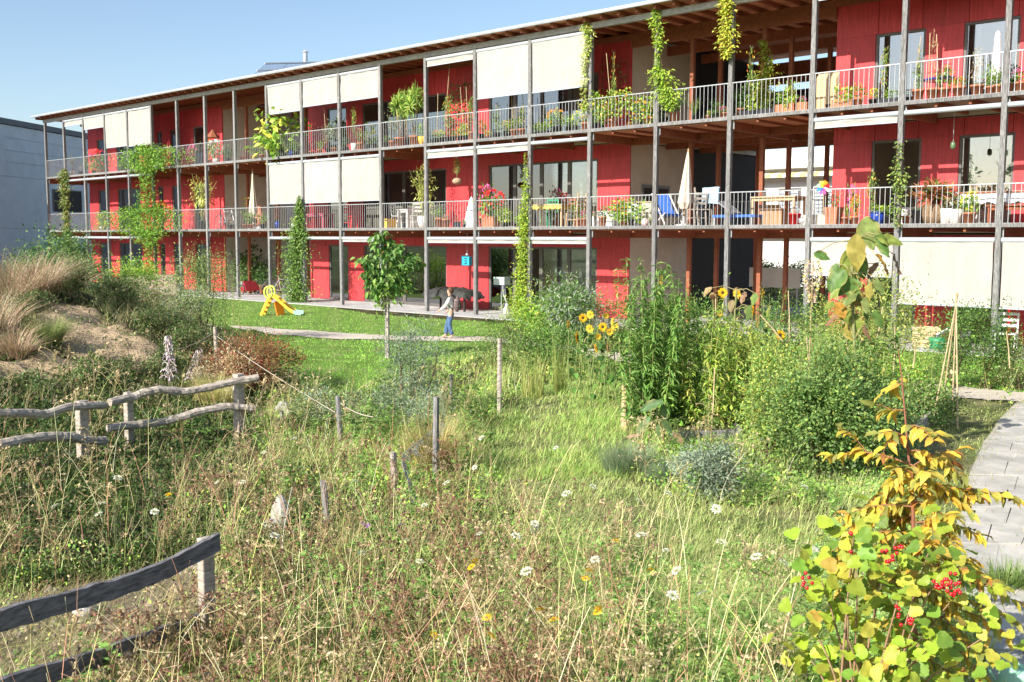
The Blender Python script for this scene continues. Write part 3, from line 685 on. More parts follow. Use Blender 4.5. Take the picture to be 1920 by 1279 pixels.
def crown(vg, rng, c, rx, ry, rz, n, L, W_, pal, clumps=24, cr=.28, tmpl=T_QUAD, droop=0.0, shell=.55, up=.35, lean=None, flat=0):
    """clumpy leaf volume in an ellipsoid"""
    d_ = rdir(rng, clumps); rad = shell+(1-shell)*rng.random(clumps)[:, None]; rad *= rng.uniform(.72, 1.1, (clumps, 1))
    cc = d_*rad*np.array([rx, ry, rz]); wgt = rng.uniform(.5, 1.6, clumps); wgt /= wgt.sum()
    k = rng.choice(clumps, n, p=wgt); sc = min(rx, rz)*cr*rng.uniform(.7, 1.4, clumps)[k][:, None]
    off = rng.normal(size=(n, 3))*sc*np.array([1, 1, .8]); P = cc[k]+off
    out = unit(P+1e-6); D = unit(out*.7+rng.normal(size=(n, 3))*.55+np.array([0, 0, -droop])); Nn = unit(out*.5+rng.normal(size=(n, 3))*.5+np.array([0, 0, .6]))
    tone = (1+rng.normal(0, .16, clumps))[k][:, None]
    col = pick(rng, pal, n)*tone
    P = P+np.array(c)
    vg.leaves(P, D, Nn, L*rng.uniform(.6, 1.25, n), W_*rng.uniform(.7, 1.2, n), col, tmpl)
    return cc+np.array(c)
def limb(vg, rng, a, b, r0, r1, col, K=5, bend=.08):
    a = np.array(a, float); b = np.array(b, float); t = np.linspace(0, 1, K)[:, None]; L = np.linalg.norm(b-a)
    p = a+(b-a)*t+np.sin(t*math.pi)*rng.normal(size=3)*bend*L+np.array([0, 0, .12*L])*np.sin(t*math.pi)*.5
    vg.stems(p[None], np.linspace(r0, r1, K)[None], np.array([col]), 5)
def plant(name, label, cat, loc, group=None): return thing(name, label, cat, loc, 0, group)
def bush(name, label, cat, x, y, w_, d_, h, n, L, W_, pal, seed, group=None, clumps=26, cr=.3, tmpl=T_QUAD, droop=0., zc=.52, shell=.45, stems=7, stemc=(.16, .12, .07), z0=None, loft=1.0):
    rng = np.random.default_rng(seed); z0 = float(hgt(x, y)) if z0 is None else z0
    t = plant(name, label, cat, (x, y, z0), group); vg = Veg(); n = int(n*2.0)
    cc = crown(vg, rng, (x, y, z0+h*zc), w_/2, d_/2, h*.5*loft, n, L, W_, pal, clumps, cr, tmpl, droop, shell)
    v = np.concatenate(vg.V); 
    vg.build('foliage', M['leaf'], t)
    sg = Veg()
    for q in range(stems):
        b = cc[rng.integers(len(cc))]; a = (x+rng.normal(0, .05)*w_, y+rng.normal(0, .05)*w_, z0-.03)
        limb(sg, rng, a, b, .012+.006*h, .004, np.array(stemc)*rng.uniform(.7, 1.3))
    sg.build('stems', M['stem'], t)
    return t
def stalks(name, label, cat, x, y, w_, h, n, per, L, W_, pal, seed, group=None, tmpl=T_QUAD, droop=.4, lo=.1, lean=.12, stemc=(.20, .22, .08), z0=None, rstem=.005, taper=.5, side=.0, hvar=.25, tipn=0):
    """bundle of upright leafy stalks"""
    rng = np.random.default_rng(seed); z0 = float(hgt(x, y)) if z0 is None else z0
    t = plant(name, label, cat, (x, y, z0), group); vg = Veg(); sg = Veg(); K = 6
    a = rng.uniform(0, 2*math.pi, n); r_ = w_/2*np.sqrt(rng.random(n)); bx = x+r_*np.cos(a)*.6; by = y+r_*np.sin(a)*.6
    hh = h*(1-hvar*rng.random(n)); tx = x+r_*np.cos(a)+rng.normal(0, lean*h*.4, n); ty = y+r_*np.sin(a)+rng.normal(0, lean*h*.4, n)
    tt = np.linspace(0, 1, K)[None, :, None]; A = np.stack([bx, by, np.full(n, z0-.02)], 1)[:, None]; B = np.stack([tx, ty, z0+hh], 1)[:, None]
    bend = rng.normal(0, .05*h, (n, 1, 3))*np.array([1, 1, 0]); pts = A+(B-A)*tt+bend*np.sin(tt*math.pi)
    sg.stems(pts, rstem*np.linspace(1, .35, K)[None]*np.ones((n, 1)), pick(rng, [(1, stemc)], n)); sg.build('stems', M['stem'], t)
    N = n*per; si = np.repeat(np.arange(n), per); u = lo+(1-lo)*rng.random(N)**.85; f = u*(K-1); i = np.minimum(f.astype(int), K-2); fr = (f-i)[:, None]
    P = pts[si, i]*(1-fr)+pts[si, i+1]*fr; az = rng.uniform(0, 2*math.pi, N)
    D = np.stack([np.cos(az), np.sin(az), rng.normal(.35, .35, N)-droop], 1); 
    if side: P = P+unit(D)*rng.uniform(0, side, (N, 1))
    Nn = np.stack([rng.normal(0, .3, N), rng.normal(0, .3, N), np.ones(N)], 1)
    s_ = (1-taper*u)*rng.uniform(.6, 1.2, N); vg.leaves(P, D, Nn, L*s_, W_*s_, pick(rng, pal, N), tmpl); vg.build('foliage', M['leaf'], t)
    return t, pts[:, -1]
def climber(name, label, x, y, z0, z1, prof, n, L, W_, pal, seed, tmpl=T_FOLD, droop=.5, wide=False, cat='climbing plant', loc_z=None, offy=0.0):
    """prof: list of (z, half width, x shift)"""
    rng = np.random.default_rng(seed); t = plant(name, label, cat, (x, y, z0)); vg = Veg(); sg = Veg()
    zs = np.array([p[0] for p in prof]); ws = np.array([p[1] for p in prof]); xs = np.array([p[2] for p in prof])
    cdf = np.cumsum(ws+.05); cdf /= cdf[-1]
    n = int(n*1.7)
    z = np.interp(rng.random(n*3), np.linspace(0, 1, len(zs)), zs); ww = np.interp(z, zs, ws); keep = rng.random(n*3) < ww/ws.max(); z = z[keep][:n]; ww = ww[keep][:n]
    N = len(z); clus = sn(z*1.7, np.full(N, seed*1.0), .25); a = rng.uniform(0, 2*math.pi, N); r_ = ww*np.abs(rng.normal(0, .55, N))*(1+.5*clus)
    P = np.stack([x+np.interp(z, zs, xs)+r_*np.cos(a), y+offy+r_*np.sin(a)*.75-.05, z+rng.normal(0, .05, N)], 1)
    if wide: P[:, 0] = x+np.interp(z, zs, xs)+ww*np.clip(rng.normal(0, .55, N), -1.1, 1.1); P[:, 1] = y-.05+rng.normal(0, .18, N); P[:, 2] += .12*np.sin(P[:, 0]*5)
    D = np.stack([np.cos(a)+rng.normal(0, .5, N), np.sin(a)-.4+rng.normal(0, .5, N), rng.normal(0, .4, N)-droop], 1)
    Nn = np.stack([np.cos(a)*.6+rng.normal(0, .3, N), np.sin(a)*.6-.5+rng.normal(0, .3, N), np.full(N, .6)], 1)
    vg.leaves(P, D, Nn, 1.25*L*rng.uniform(.6, 1.2, N), 1.25*W_*rng.uniform(.7, 1.2, N), pick(rng, pal, N)*(1+.18*clus[:, None]), tmpl); vg.build('foliage', M['leaf'], t)
    K = 14; zz_ = np.linspace(z0, zs.max(), K)
    for q in range(3):
        ph = rng.uniform(0, 6); p = np.stack([x+.075*np.cos(zz_*2.5+ph)+np.interp(zz_, zs, xs)*.7, y+offy+.075*np.sin(zz_*2.5+ph), zz_], 1)
        sg.stems(p[None], np.linspace(.014, .005, K)[None], np.array([(.17, .12, .07)]), 4)
    sg.build('vine', M['stem'], t)
    return t
# ================================================================== individual plants
def dd(py, px=960): g = G(px, py)-CAM_LOC; return math.hypot(g[0], g[1])
def gp(px, py): p = G(px, py); return p[0], p[1]
# --- small tree on the lawn
x, y = gp(725, 672); z0 = float(hgt(x, y)); rng = np.random.default_rng(11)
tr = plant('young_tree', 'young round-crowned tree with pale-painted trunk tied to a stake on the lawn', 'tree', (x, y, z0))
vg = Veg(); TP = [(4, (.06, .13, .03)), (3, (.10, .18, .04)), (1, (.16, .24, .055)), (.12, (.26, .18, .06))]; cc = crown(vg, rng, (x, y, 1.80), .42, .42, .52, 560, .15, .075, TP, 14, .26, T_CURL, .75, .4)
for (du, dz, rx, rz, n_) in ((.42, .22, .34, .20, 170), (-.40, .25, .26, .24, 120), (-.05, .66, .22, .26, 110), (.15, .50, .24, .20, 70), (-.32, -.28, .28, .2, 110), (.30, -.20, .26, .2, 90), (.62, .30, .14, .1, 36), (-.12, .85, .10, .14, 24)):
    crown(vg, rng, (x+du*_r[0], y+du*_r[1], 1.80+dz), rx, rx, rz, n_, .15, .075, TP, 7, .3, T_CURL, .7, .4)
crown(vg, rng, (x, y, 1.32), .30, .30, .28, 120, .12, .06, [(4, (.10, .17, .03)), (3, (.16, .22, .05))], 8, .3, T_FOLD, .7, .3)
vg.build('crown', M['leaf'], tr)
MB().tube([(x, y, z0-.05), (x+.01, y, .5), (x-.01, y+.01, 1.0), (x, y, 1.5), (x+.02, y, 2.1)], [.04, .036, .032, .026, .012], 8).build('trunk', mat('painted_bark', (.42, .40, .38), .9, .35, 14, .5, col2=(.14, .12, .10)), tr)
MB().bar((x+.1, y-.03, z0-.1), (x+.09, y-.03, 1.35), .045).build('stake', M['split_wood'], tr)
sg = Veg()
for c in cc[:14]: limb(sg, rng, (x, y, rng.uniform(1.1, 1.7)), c, .012, .004, (.13, .10, .07))
sg.build('limbs', M['stem'], tr)
# --- climbers on the gallery posts
climber('climbing_vine', 'dense green climber swallowing a gallery post up to the middle balcony behind the toy slide', PXn(10)-.25, -.15, .0, 4.1,
        [(0, .6, -.1), (.5, .75, -.1), (1.8, .78, -.1), (2.6, .58, .05), (3.1, .34, .15), (3.8, .18, .22), (4.2, .05, .25)], 4200, .075, .05, [(4, (.08, .15, .03)), (3, (.13, .21, .05)), (1, (.22, .27, .08)), (1, (.05, .10, .02))], 21)
climber('climbing_vine', 'yellow-green climber spilling down the post beside the open ground-floor glass door', PXn(15)-.1, -.12, .0, 5.2,
        [(0, .75, -.2), (.7, .62, -.15), (1.5, .32, -.08), (2.4, .24, -.05), (3.0, .20, -.05), (3.5, .2, 0), (4.3, .10, .05), (5.3, .04, .05)], 2300, .075, .03, [(4, (.20, .30, .03)), (3, (.30, .36, .05)), (2, (.12, .20, .03))], 22)
climber('climbing_vine', 'lush bright green vine spreading arms along two balconies near the left house end', PXn(5)+.0, -.35, .0, 7.0,
        [(0, .5, .3), (1.0, .6, .3), (2.2, .6, .25), (2.6, .9, .0), (3.05, 3.1, -.5), (3.75, 3.4, -.5), (4.05, .9, 0), (5.0, .6, .1), (5.7, .6, .1), (6.05, 2.7, .5), (6.6, 2.6, .3), (6.85, .4, -.2)], 4300, .12, .05, [(4, (.11, .22, .03)), (3, (.17, .28, .04)), (2, (.05, .11, .02))], 23, wide=True)
climber('climbing_vine', 'narrow ivy column on the second gallery post from the left', PXn(1)+.15, -.1, .0, 6.2,
        [(0, .3, .1), (2.0, .35, .1), (3.0, .32, .05), (4.0, .28, .05), (5.0, .34, 0), (5.8, .36, 0), (6.2, .15, 0)], 2300, .09, .06, [(4, (.10, .15, .04)), (3, (.18, .20, .06)), (1, (.26, .22, .08))], 24)
climber('climbing_vine', 'pale yellowing vine trailing down the top-floor post right of the cream blinds', PXn(16)-.08, -.1, 6.5, 9.1,
        [(6.3, .05, 0), (6.6, .12, -.05), (7.4, .11, -.05), (8.0, .12, -.02), (8.5, .20, .1), (8.9, .10, 0), (9.0, .05, 0)], 420, .09, .035, [(4, (.32, .38, .10)), (3, (.24, .32, .06)), (1, (.45, .36, .12))], 25, cat='climbing plant')
climber('climbing_vine', 'green vine with leafy beard on the top-floor post left of the terrace', PXn(17)+.12, -.12, 6.0, 9.2,
        [(6.2, .10, .5), (6.5, .42, .42), (6.9, .50, .25), (7.3, .26, .05), (7.5, .03, 0), (7.9, .05, 0), (8.1, .16, .05), (8.6, .20, -.05), (8.95, .10, -.08), (9.05, .04, -.1)], 700, .11, .04, [(4, (.20, .30, .04)), (3, (.28, .36, .05)), (1, (.12, .20, .03))], 26)
climber('climbing_vine', 'golden green vine wrapped round the post top before the open roof terrace', PXn(18)-.03, -.12, 7.4, 9.2,
        [(7.4, .06, .0), (7.7, .24, .0), (8.1, .30, -.05), (8.5, .14, -.05), (8.8, .24, -.08), (9.1, .10, -.12)], 560, .09, .045, [(4, (.34, .36, .05)), (3, (.26, .32, .05)), (1, (.45, .32, .08))], 27)
climber('climbing_vine', 'green creeper on the inner timber column of the open roof terrace', PXn(18)-.2, 2.0, 5.9, 8.2,
        [(5.9, .35, -.1), (6.5, .4, 0), (7.0, .3, .1), (7.4, .22, .2), (8.2, .12, 0)], 620, .10, .06, [(4, (.20, .26, .04)), (3, (.30, .32, .05))], 28)
climber('climbing_vine', 'thin creeper twining up the middle-balcony post left of the open glass door', PXn(20)+.02, -.1, 2.9, 4.9,
        [(2.9, .12, 0), (3.8, .22, .05), (4.2, .18, 0), (4.9, .08, 0)], 260, .07, .04, [(4, (.13, .2, .05)), (2, (.22, .26, .07))], 29)
# --- bushes and shrubs, far to near
def b(px, d, w_, h, n, L, W_, pal, seed, label, name='shrub', cat='shrub', **k):
    p = at(px, d); return bush(name, label, cat, p[0], p[1], w_, w_*.9, h, n, L, W_, pal, seed, **k)
b(108, 40, 2.6, 2.75, 4200, .13, .07, [(4, (.05, .11, .03)), (3, (.10, .18, .05)), (1, (.20, .27, .08))], 31, 'tall broad-leaved green shrub below the left end of the galleries', tmpl=T_FOLD, droop=.4)
b(158, 38, 1.2, 2.2, 1500, .10, .05, GREEN, 32, 'smaller green shrub touching the right side of the tallest left shrub')
b(58, 41, 1.6, 2.3, 1700, .08, .04, DARKG, 33, 'dark green conifer-like shrub against the grey building')
b(18, 38, 1.3, 1.9, 1100, .07, .035, OLIVE, 34, 'thin olive shrub at the far left edge')
b(262, 42, 2.6, 1.7, 2000, .09, .05, FRESH, 35, 'yellow-green shrub at the foot of the vine with spreading arms')
b(235, 36, 1.9, 1.2, 1300, .06, .03, STRAW+OLIVE, 36, 'half-dry brown shrub behind the sandy mound')
b(380, 26, 1.45, 1.95, 3400, .05, .025, [(4, (.12, .17, .05)), (3, (.20, .24, .08)), (2, (.07, .11, .03))], 37, 'airy olive-green shrub standing where the lawn meets the mound', droop=.1, loft=1.1)
b(345, 24.5, 1.1, 1.0, 1500, .05, .02, SILVER+OLIVE, 38, 'low grey-green shrub in front of the path gap')
for i, (px, d, h) in enumerate(((378, 29, 2.35), (414, 27, 2.35), (438, 31, 1.8))):
    p = at(px, d); stalks('young_shrub', ['slender upright young shrub left of the first bare post', 'tallest spire-like young shrub in front of the dark passage', 'short leafy young shrub at the terrace edge'][i], 'shrub', p[0], p[1], .5, h, 6, 45, .09, .045, [(4, (.12, .18, .05)), (3, (.24, .28, .10)), (1, (.4, .38, .15))], 40+i, lean=.08)
b(1010, 27.5, 1.0, 1.0, 1300, .10, .05, FRESH, 45, 'fresh green low shrub at the foot of the yellow-green climber', tmpl=T_FOLD)
b(1068, 26, 1.5, 1.75, 2600, .13, .035, SILVER+GREEN, 46, 'grey-green feathery shrub in front of the glazed ground-floor doors', droop=.2)
b(1148, 27, 1.2, 1.05, 900, .06, .03, [(2, (.30, .22, .10)), (2, (.14, .2, .05)), (1, (.5, .22, .16))], 47, 'low shrub with faded pinkish blooms against the red wall')
b(972, 24, 1.7, .85, 1500, .05, .022, FRESH+GREEN, 48, 'spreading green herb patch at the right end of the lawn')
b(930, 20.5, 1.3, .75, 1400, .05, .02, OLIVE+GREEN, 49, 'olive herb cushion behind the lone round post')
b(1040, 20.5, 1.6, .95, 1900, .07, .03, DARKG+GREEN, 50, 'dark green leafy shrub left of the sunflowers')
b(1640, 19.5, 1.9, 2.1, 4600, .055, .03, [(4, (.15, .21, .05)), (3, (.24, .28, .07)), (1, (.36, .32, .09))], 51, 'tall yellowish-green shrub under the half-lowered ground-floor blind')
b(1855, 19.8, 1.5, 1.35, 3200, .045, .025, DARKG+GREEN, 52, 'rounded dark green shrub below the right-hand cream blind')
b(1800, 19.5, .8, 1.6, 900, .05, .025, GREEN, 53, 'narrow upright shrub behind the cane tripod')
b(1925, 19.8, 1.0, .9, 1100, .05, .025, OLIVE, 54, 'olive shrub at the right edge beside the gravel path')
b(1480, 22, 2.0, 1.35, 2700, .06, .03, GREEN+DARKG, 55, 'mid-green shrub row in front of the passage columns')
b(1560, 18, 1.5, 1.05, 2200, .05, .025, FRESH+GREEN, 56, 'bright green shrub under the dying giant sunflower')
b(1300, 21, 1.4, 1.45, 1900, .06, .03, GREEN, 57, 'green shrub behind the tall willow-leaved plants')
b(1745, 15.5, 1.1, .62, 1700, .05, .03, GREEN+OLIVE, 58, 'sprawling vegetable plant over the timber bed edge')
b(1690, 17, 1.2, .7, 1500, .05, .03, FRESH, 59, 'light green bean plants in the far end of the bed')
b(1400, 16.5, 1.4, 1.15, 2600, .05, .022, YELLOWG+GREEN, 60, 'yellow-green shrub among the drooping sunflowers')
# rusty shrub and grasses by the fence
b(470, 19.3, 1.75, .95, 4200, .07, .017, [(3, (.20, .06, .035)), (2, (.26, .10, .05)), (2, (.12, .10, .04)), (1, (.09, .12, .04))], 61, 'rust-red low shrub behind the split-rail fence', stems=30, stemc=(.32, .12, .08))
b(428, 18.6, 1.0, .75, 1400, .06, .014, RUST+STRAW, 62, 'brownish red tuft left of the rust-red shrub', stems=16, stemc=(.32, .14, .08))
# silvery shrub in the centre
b(768, 15.2, .85, 1.45, 2300, .055, .015, [(4, (.13, .18, .12)), (3, (.18, .22, .15)), (2, (.08, .12, .07))], 63, 'silver-leaved feathery shrub in front of the young tree', shell=.3, loft=1.05, stems=14)
b(700, 14.0, 1.2, .6, 1700, .05, .015, [(4, (.13, .18, .11)), (3, (.16, .19, .10)), (2, (.07, .10, .05))], 64, 'low silver-green shrub spreading left of the feathery one', stems=12)
b(800, 13.4, .7, .62, 1200, .05, .010, SILVER, 65, 'small silver-green bush beside the leaning post')
b(590, 14.6, 1.0, .6, 1400, .05, .014, OLIVE+SILVER, 66, 'grey-olive tangle beside the roped stake')
# willow-leaved plants
for i, (px, py, w_, h, n, per, pal) in enumerate(((1205, 822, .95, 2.35, 23, 170, [(5, (.10, .19, .04)), (3, (.16, .26, .06)), (1, (.06, .12, .03))]), (1262, 806, .8, 2.05, 13, 150, [(5, (.09, .17, .04)), (3, (.15, .24, .05))]),
                                            (1330, 815, 1.15, 1.85, 22, 115, [(4, (.14, .23, .04)), (3, (.24, .31, .06)), (1, (.42, .40, .10))]), (1385, 800, .6, 1.45, 16, 115, [(4, (.20, .26, .05)), (3, (.32, .34, .08))]))):
    p = gp(px, py); stalks('tall_perennial', ['tallest willow-leaved green perennial right of the sunflowers', 'willow-leaved perennial hugging the right side of the tallest one', 'broad clump of drooping willow-leaved stalks beside the garden bed', 'yellowing leafy stalks left of the big dotted bush'][i],
        'garden plant', p[0], p[1], w_, h, n, per, .165, .038, pal, 70+i, tmpl=T_CURL, droop=.55, lo=.12, lean=.07, rstem=.007)
# the large dotted bush
p = gp(1545, 905); bush('large_bush', 'large rounded small-leaved bush dotted with yellow leaves in the middle right', 'bush', p[0], p[1], 1.45, 1.3, 1.45, 12500, .040, .026, [(6, (.10, .17, .045)), (4, (.15, .22, .06)), (.6, (.30, .32, .06)), (3, (.05, .095, .03))], 75, clumps=90, cr=.15, shell=.25, stems=26, stemc=(.13, .12, .06))
p = gp(1640, 880); bush('large_bush', 'darker lower bush filling the gap behind the yellow foreground shrub', 'bush', p[0], p[1], .9, .9, 1.05, 5200, .036, .022, [(6, (.07, .14, .045)), (3, (.12, .20, .06)), (1, (.30, .32, .07))], 76, clumps=40, cr=.22, stems=12)
p = gp(1450, 860); bush('large_bush', 'loose light green bush left of the large dotted bush', 'bush', p[0], p[1], .8, .8, 1.25, 4200, .036, .020, [(5, (.13, .21, .05)), (4, (.20, .28, .07)), (2, (.40, .40, .08))], 77, clumps=40, cr=.22, stems=12)
for i, (px, py, w_, h, n) in enumerate(((1480, 890, 1.0, 1.5, 15), (1560, 895, 1.1, 1.68, 17), (1625, 885, .9, 1.35, 12), (1440, 850, .7, 1.45, 9), (1520, 800, 1.0, 1.55, 12), (1680, 860, .7, 1.2, 9))):
    p = gp(px, py); stalks('shrub_shoots', 'airy upright shoots %s of the large rounded bush' % ['on the left side', 'rising tallest from the top', 'on the right side', 'at the far left edge', 'just behind the crest', 'at the far right edge'][i], 'shrub', p[0], p[1], w_, h, n, 95, .05, .026, [(5, (.10, .18, .045)), (3, (.16, .24, .06)), (1, (.30, .32, .07))], 780+i, droop=.1, lo=.25, lean=.10, rstem=.004, side=.10)
for i, (px, d, w_, h, n) in enumerate(((1290, 17.5, 1.1, 1.5, 12), (1420, 18, 1.2, 1.4, 14), (1500, 17, 1.2, 1.35, 14), (1590, 16.5, 1.2, 1.4, 14), (1680, 18, 1.3, 1.45, 14), (1745, 17, .9, 1.1, 10), (1130, 18.5, 1.1, 1.2, 12), (1060, 19, 1.0, 1.0, 12), (1880, 19.6, 1.1, 1.1, 12), (1440, 20.5, .6, 1.9, 5), (1350, 21, .6, 1.8, 5), (1585, 20.5, .7, 1.7, 6))):
    p = at(px, d); stalks('tall_herb', ['leafy herb clump behind the broad drooping clump', 'herb clump under the bent sunflower', 'herb clump left of the giant sunflower stem', 'herb clump at the foot of the giant sunflower', 'herb clump in front of the half-lowered blind', 'herb clump left of the cane tripod', 'herb clump behind the sunflower group', 'herb clump left behind the sunflower group', 'herb clump in front of the rightmost blind', 'thin spire before the white notice board', 'thin leafy spire before the dark side wall', 'thin leafy spire left of the half-lowered blind'][i], 'garden plant', p[0], p[1], w_, h, n, 60, .09, .04, [(5, (.09, .17, .04)), (3, (.15, .23, .05)), (1, (.28, .28, .07))], 800+i, tmpl=T_FOLD, droop=.3, lo=.1, lean=.12, side=.06)
for i, (px, d, w_, h, n) in enumerate(((120, 24.6, 1.5, .75, 2300), (60, 22.5, .8, .5, 1100), (215, 24.8, 1.4, .6, 1900), (300, 22.5, 1.4, .65, 1900), (285, 19.0, 1.2, .5, 1600), (350, 21, 1.1, .6, 1500), (20, 17.6, 1.1, .35, 1200), (150, 18.2, .9, .35, 1000), (255, 26.5, 1.3, .8, 1500), (180, 27.5, 1.4, .75, 1500))):
    p = at(px, d); bush('low_shrub', 'low scrubby dark green plant %s' % ['above the sand face of the mound', 'beside the dark sedge tuft', 'on the crest of the mound', 'on the right flank of the mound', 'below the right end of the sand', 'right of the mound by the grey spikes', 'at the left foot of the mound', 'at the foot of the sand face', 'behind the crest, right part', 'behind the crest, left part'][i], 'shrub', p[0], p[1], w_, w_, h, n, .05, .026, [(4, (.05, .09, .025)), (3, (.08, .13, .035)), (2, (.13, .13, .06)), (1, (.2, .15, .09))], 830+i, clumps=22, cr=.3)
# lavender, sage
for i, (px, py, w_, h, pal, lab) in enumerate(((1172, 888, .56, .42, [(4, (.09, .14, .06)), (3, (.13, .18, .09))], 'left clump of upright grey-green lavender in front of the bed'), (1246, 905, .46, .34, [(4, (.08, .12, .06)), (3, (.13, .17, .10))], 'right clump of lavender beside the silvery sage'))):
    x, y = gp(px, py); rng = np.random.default_rng(80+i); z0 = float(hgt(x, y)); t = plant('lavender', lab, 'plant', (x, y, z0)); vg = Veg(); N = 1500
    a = rng.uniform(0, 2*math.pi, N); r_ = w_/2*np.sqrt(rng.random(N)); P = np.stack([x+r_*np.cos(a)*.7, y+r_*np.sin(a)*.7, np.full(N, z0-.02)], 1)
    vg.blades(P, h*rng.uniform(.5, 1.1, N), a+rng.normal(0, .5, N), .15+r_/w_*rng.uniform(.4, 1.4, N), rng.uniform(.005, .010, N), pick(rng, pal, N), 2, coltip=pick(rng, [(1, (.17, .21, .13))], N)); vg.build('foliage', M['leaf'], t)
x, y = gp(1335, 932); bush('sage', 'silvery sage cushion with dry stems at its foot beside the lavender', 'plant', x, y, .68, .62, .50, 3400, .052, .016, [(4, (.15, .19, .13)), (3, (.20, .24, .17)), (1, (.08, .11, .07))], 83, clumps=34, cr=.3, shell=.6)
# dry tall grasses on the mound
def tuft(px, d, w_, h, n, pal, label, seed, lean=.5, wid=(.006, .012), name='grass_clump', cat='grass clump', tips=None, dx=0, dy=0, seg=4):
    p = at(px, d); x, y = p[0]+dx, p[1]+dy; rng = np.random.default_rng(seed); z0 = float(hgt(x, y)); t = plant(name, label, cat, (x, y, z0)); vg = Veg()
    a = rng.uniform(0, 2*math.pi, n); r_ = w_/2*np.sqrt(rng.random(n))*.6; P = np.stack([x+r_*np.cos(a), y+r_*np.sin(a), hgt(x+r_*np.cos(a), y+r_*np.sin(a))-.02], 1)
    vg.blades(P, h*rng.uniform(.45, 1.1, n), a+rng.normal(0, .6, n), lean*rng.uniform(.2, 1.5, n), rng.uniform(*wid, n), pick(rng, pal, n), seg, 1.4, coltip=pick(rng, tips or pal, n)); vg.build('blades', M['leaf'], t)
    return t
MST = [(4, (.34, .25, .16)), (2, (.24, .14, .10)), (2, (.40, .33, .24)), (2, (.12, .14, .06))]
for i, (px, d, w_, h, n, lab) in enumerate(((15, 23.5, 1.5, 1.15, 520, 'tall straw-coloured grass at the left edge of the mound'), (62, 24, 1.3, 1.2, 520, 'tallest dry grass clump crowning the mound'), (-25, 21.5, 1.3, 1.0, 450, 'dry grass cut off by the left edge'), (105, 26, 1.2, 1.0, 1000, 'dry grass clump right of the tallest one'),
                                       (20, 20.0, .8, .6, 420, 'silvery twisted dry stems low on the left of the mound'), (225, 29, 1.8, .95, 1300, 'pale dead grass behind the mound crest'), (300, 30, 1.6, .9, 1200, 'dead brown grass tangle right of the mound crest'), (165, 29, 1.5, .9, 1000, 'dead grass tangle between the shrubs and the mound'), (268, 27, 1.2, .7, 900, 'reddish dead grass on the right shoulder of the mound'))):
    tuft(px, d, w_, h, n, MST, lab, 90+i, 1.0, (.010, .024))
tuft(82, 20.6, .75, .62, 1300, [(3, (.10, .15, .04)), (2, (.16, .19, .06)), (1, (.3, .28, .12))], 'dark green sedge tuft growing on the bare sand', 101, .7)
tuft(395, 17.3, .9, .62, 1500, [(3, (.36, .34, .14)), (2, (.28, .28, .10)), (1, (.46, .38, .2))], 'golden grass clump behind the upper fence rail', 102, .6)
tuft(1000, 17.0, .6, .85, 110, [(3, (.26, .26, .08)), (2, (.18, .22, .06))], 'yellow-green upright reeds left of the sunflowers', 103, .15, (.008, .014), 'reeds', 'reeds')
tuft(1052, 17.5, .4, .9, 80, [(3, (.22, .25, .07)), (2, (.16, .20, .05))], 'slim yellow-green reeds just below the first sunflower', 104, .12, (.008, .014), 'reeds', 'reeds')
tuft(1095, 26.5, .7, 1.15, 260, [(3, (.60, .46, .28)), (2, (.5, .4, .2))], 'pale dried reeds against the red wall', 105, .3, (.01, .02), 'reeds', 'reeds')
tuft(1918, 8.4, .4, .26, 420, [(3, (.10, .16, .04)), (2, (.15, .20, .05))], 'fresh grass tuft growing over the right edge of the walkway', 106, .6)
tuft(805, 11.2, .6, .75, 900, [(3, (.36, .28, .12)), (2, (.22, .20, .07)), (1, (.12, .14, .04))], 'dry reddish grass clump round the leaning middle post', 107, .5)
# dead spires
for i, (px, py, h) in enumerate(((318, 735, .88), (362, 728, .62))):
    x, y = gp(px, py); rng = np.random.default_rng(110+i); z0 = float(hgt(x, y)); t = plant('dried_flower_spike', ['taller grey dried flower spike behind the fence', 'smaller grey dried flower spike leaning right'][i], 'plant', (x, y, z0)); sg = Veg()
    n = 95 if i == 0 else 60; u = rng.random(n); lx = .12*i; zz = z0+h*(.12+.88*u); a = rng.uniform(0, 6.28, n); R = .15*(1-.75*u)+.02
    bx = x+lx*u*_r[0]; by = y+lx*u*_r[1]; K = 5; tt = np.linspace(0, 1, K)
    pts = np.stack([np.stack([bx+R*np.cos(a)*k, by+R*np.sin(a)*k, zz+.10*math.sin(k*2.6)-.02*k], 1) for k in tt], 1)
    sg.stems(pts, np.full((n, K), .007), pick(rng, [(1, (.36, .31, .30))], n)); sg.stems(np.array([[(x, y, z0-.03), (x+lx*.5*_r[0], y+lx*.5*_r[1], z0+h*.5), (x+lx*_r[0], y+lx*_r[1], z0+h)]]), np.array([[.012, .009, .004]]), np.array([(.3, .24, .2)]), 5)
    sg.build('spike', M['stem'], t)
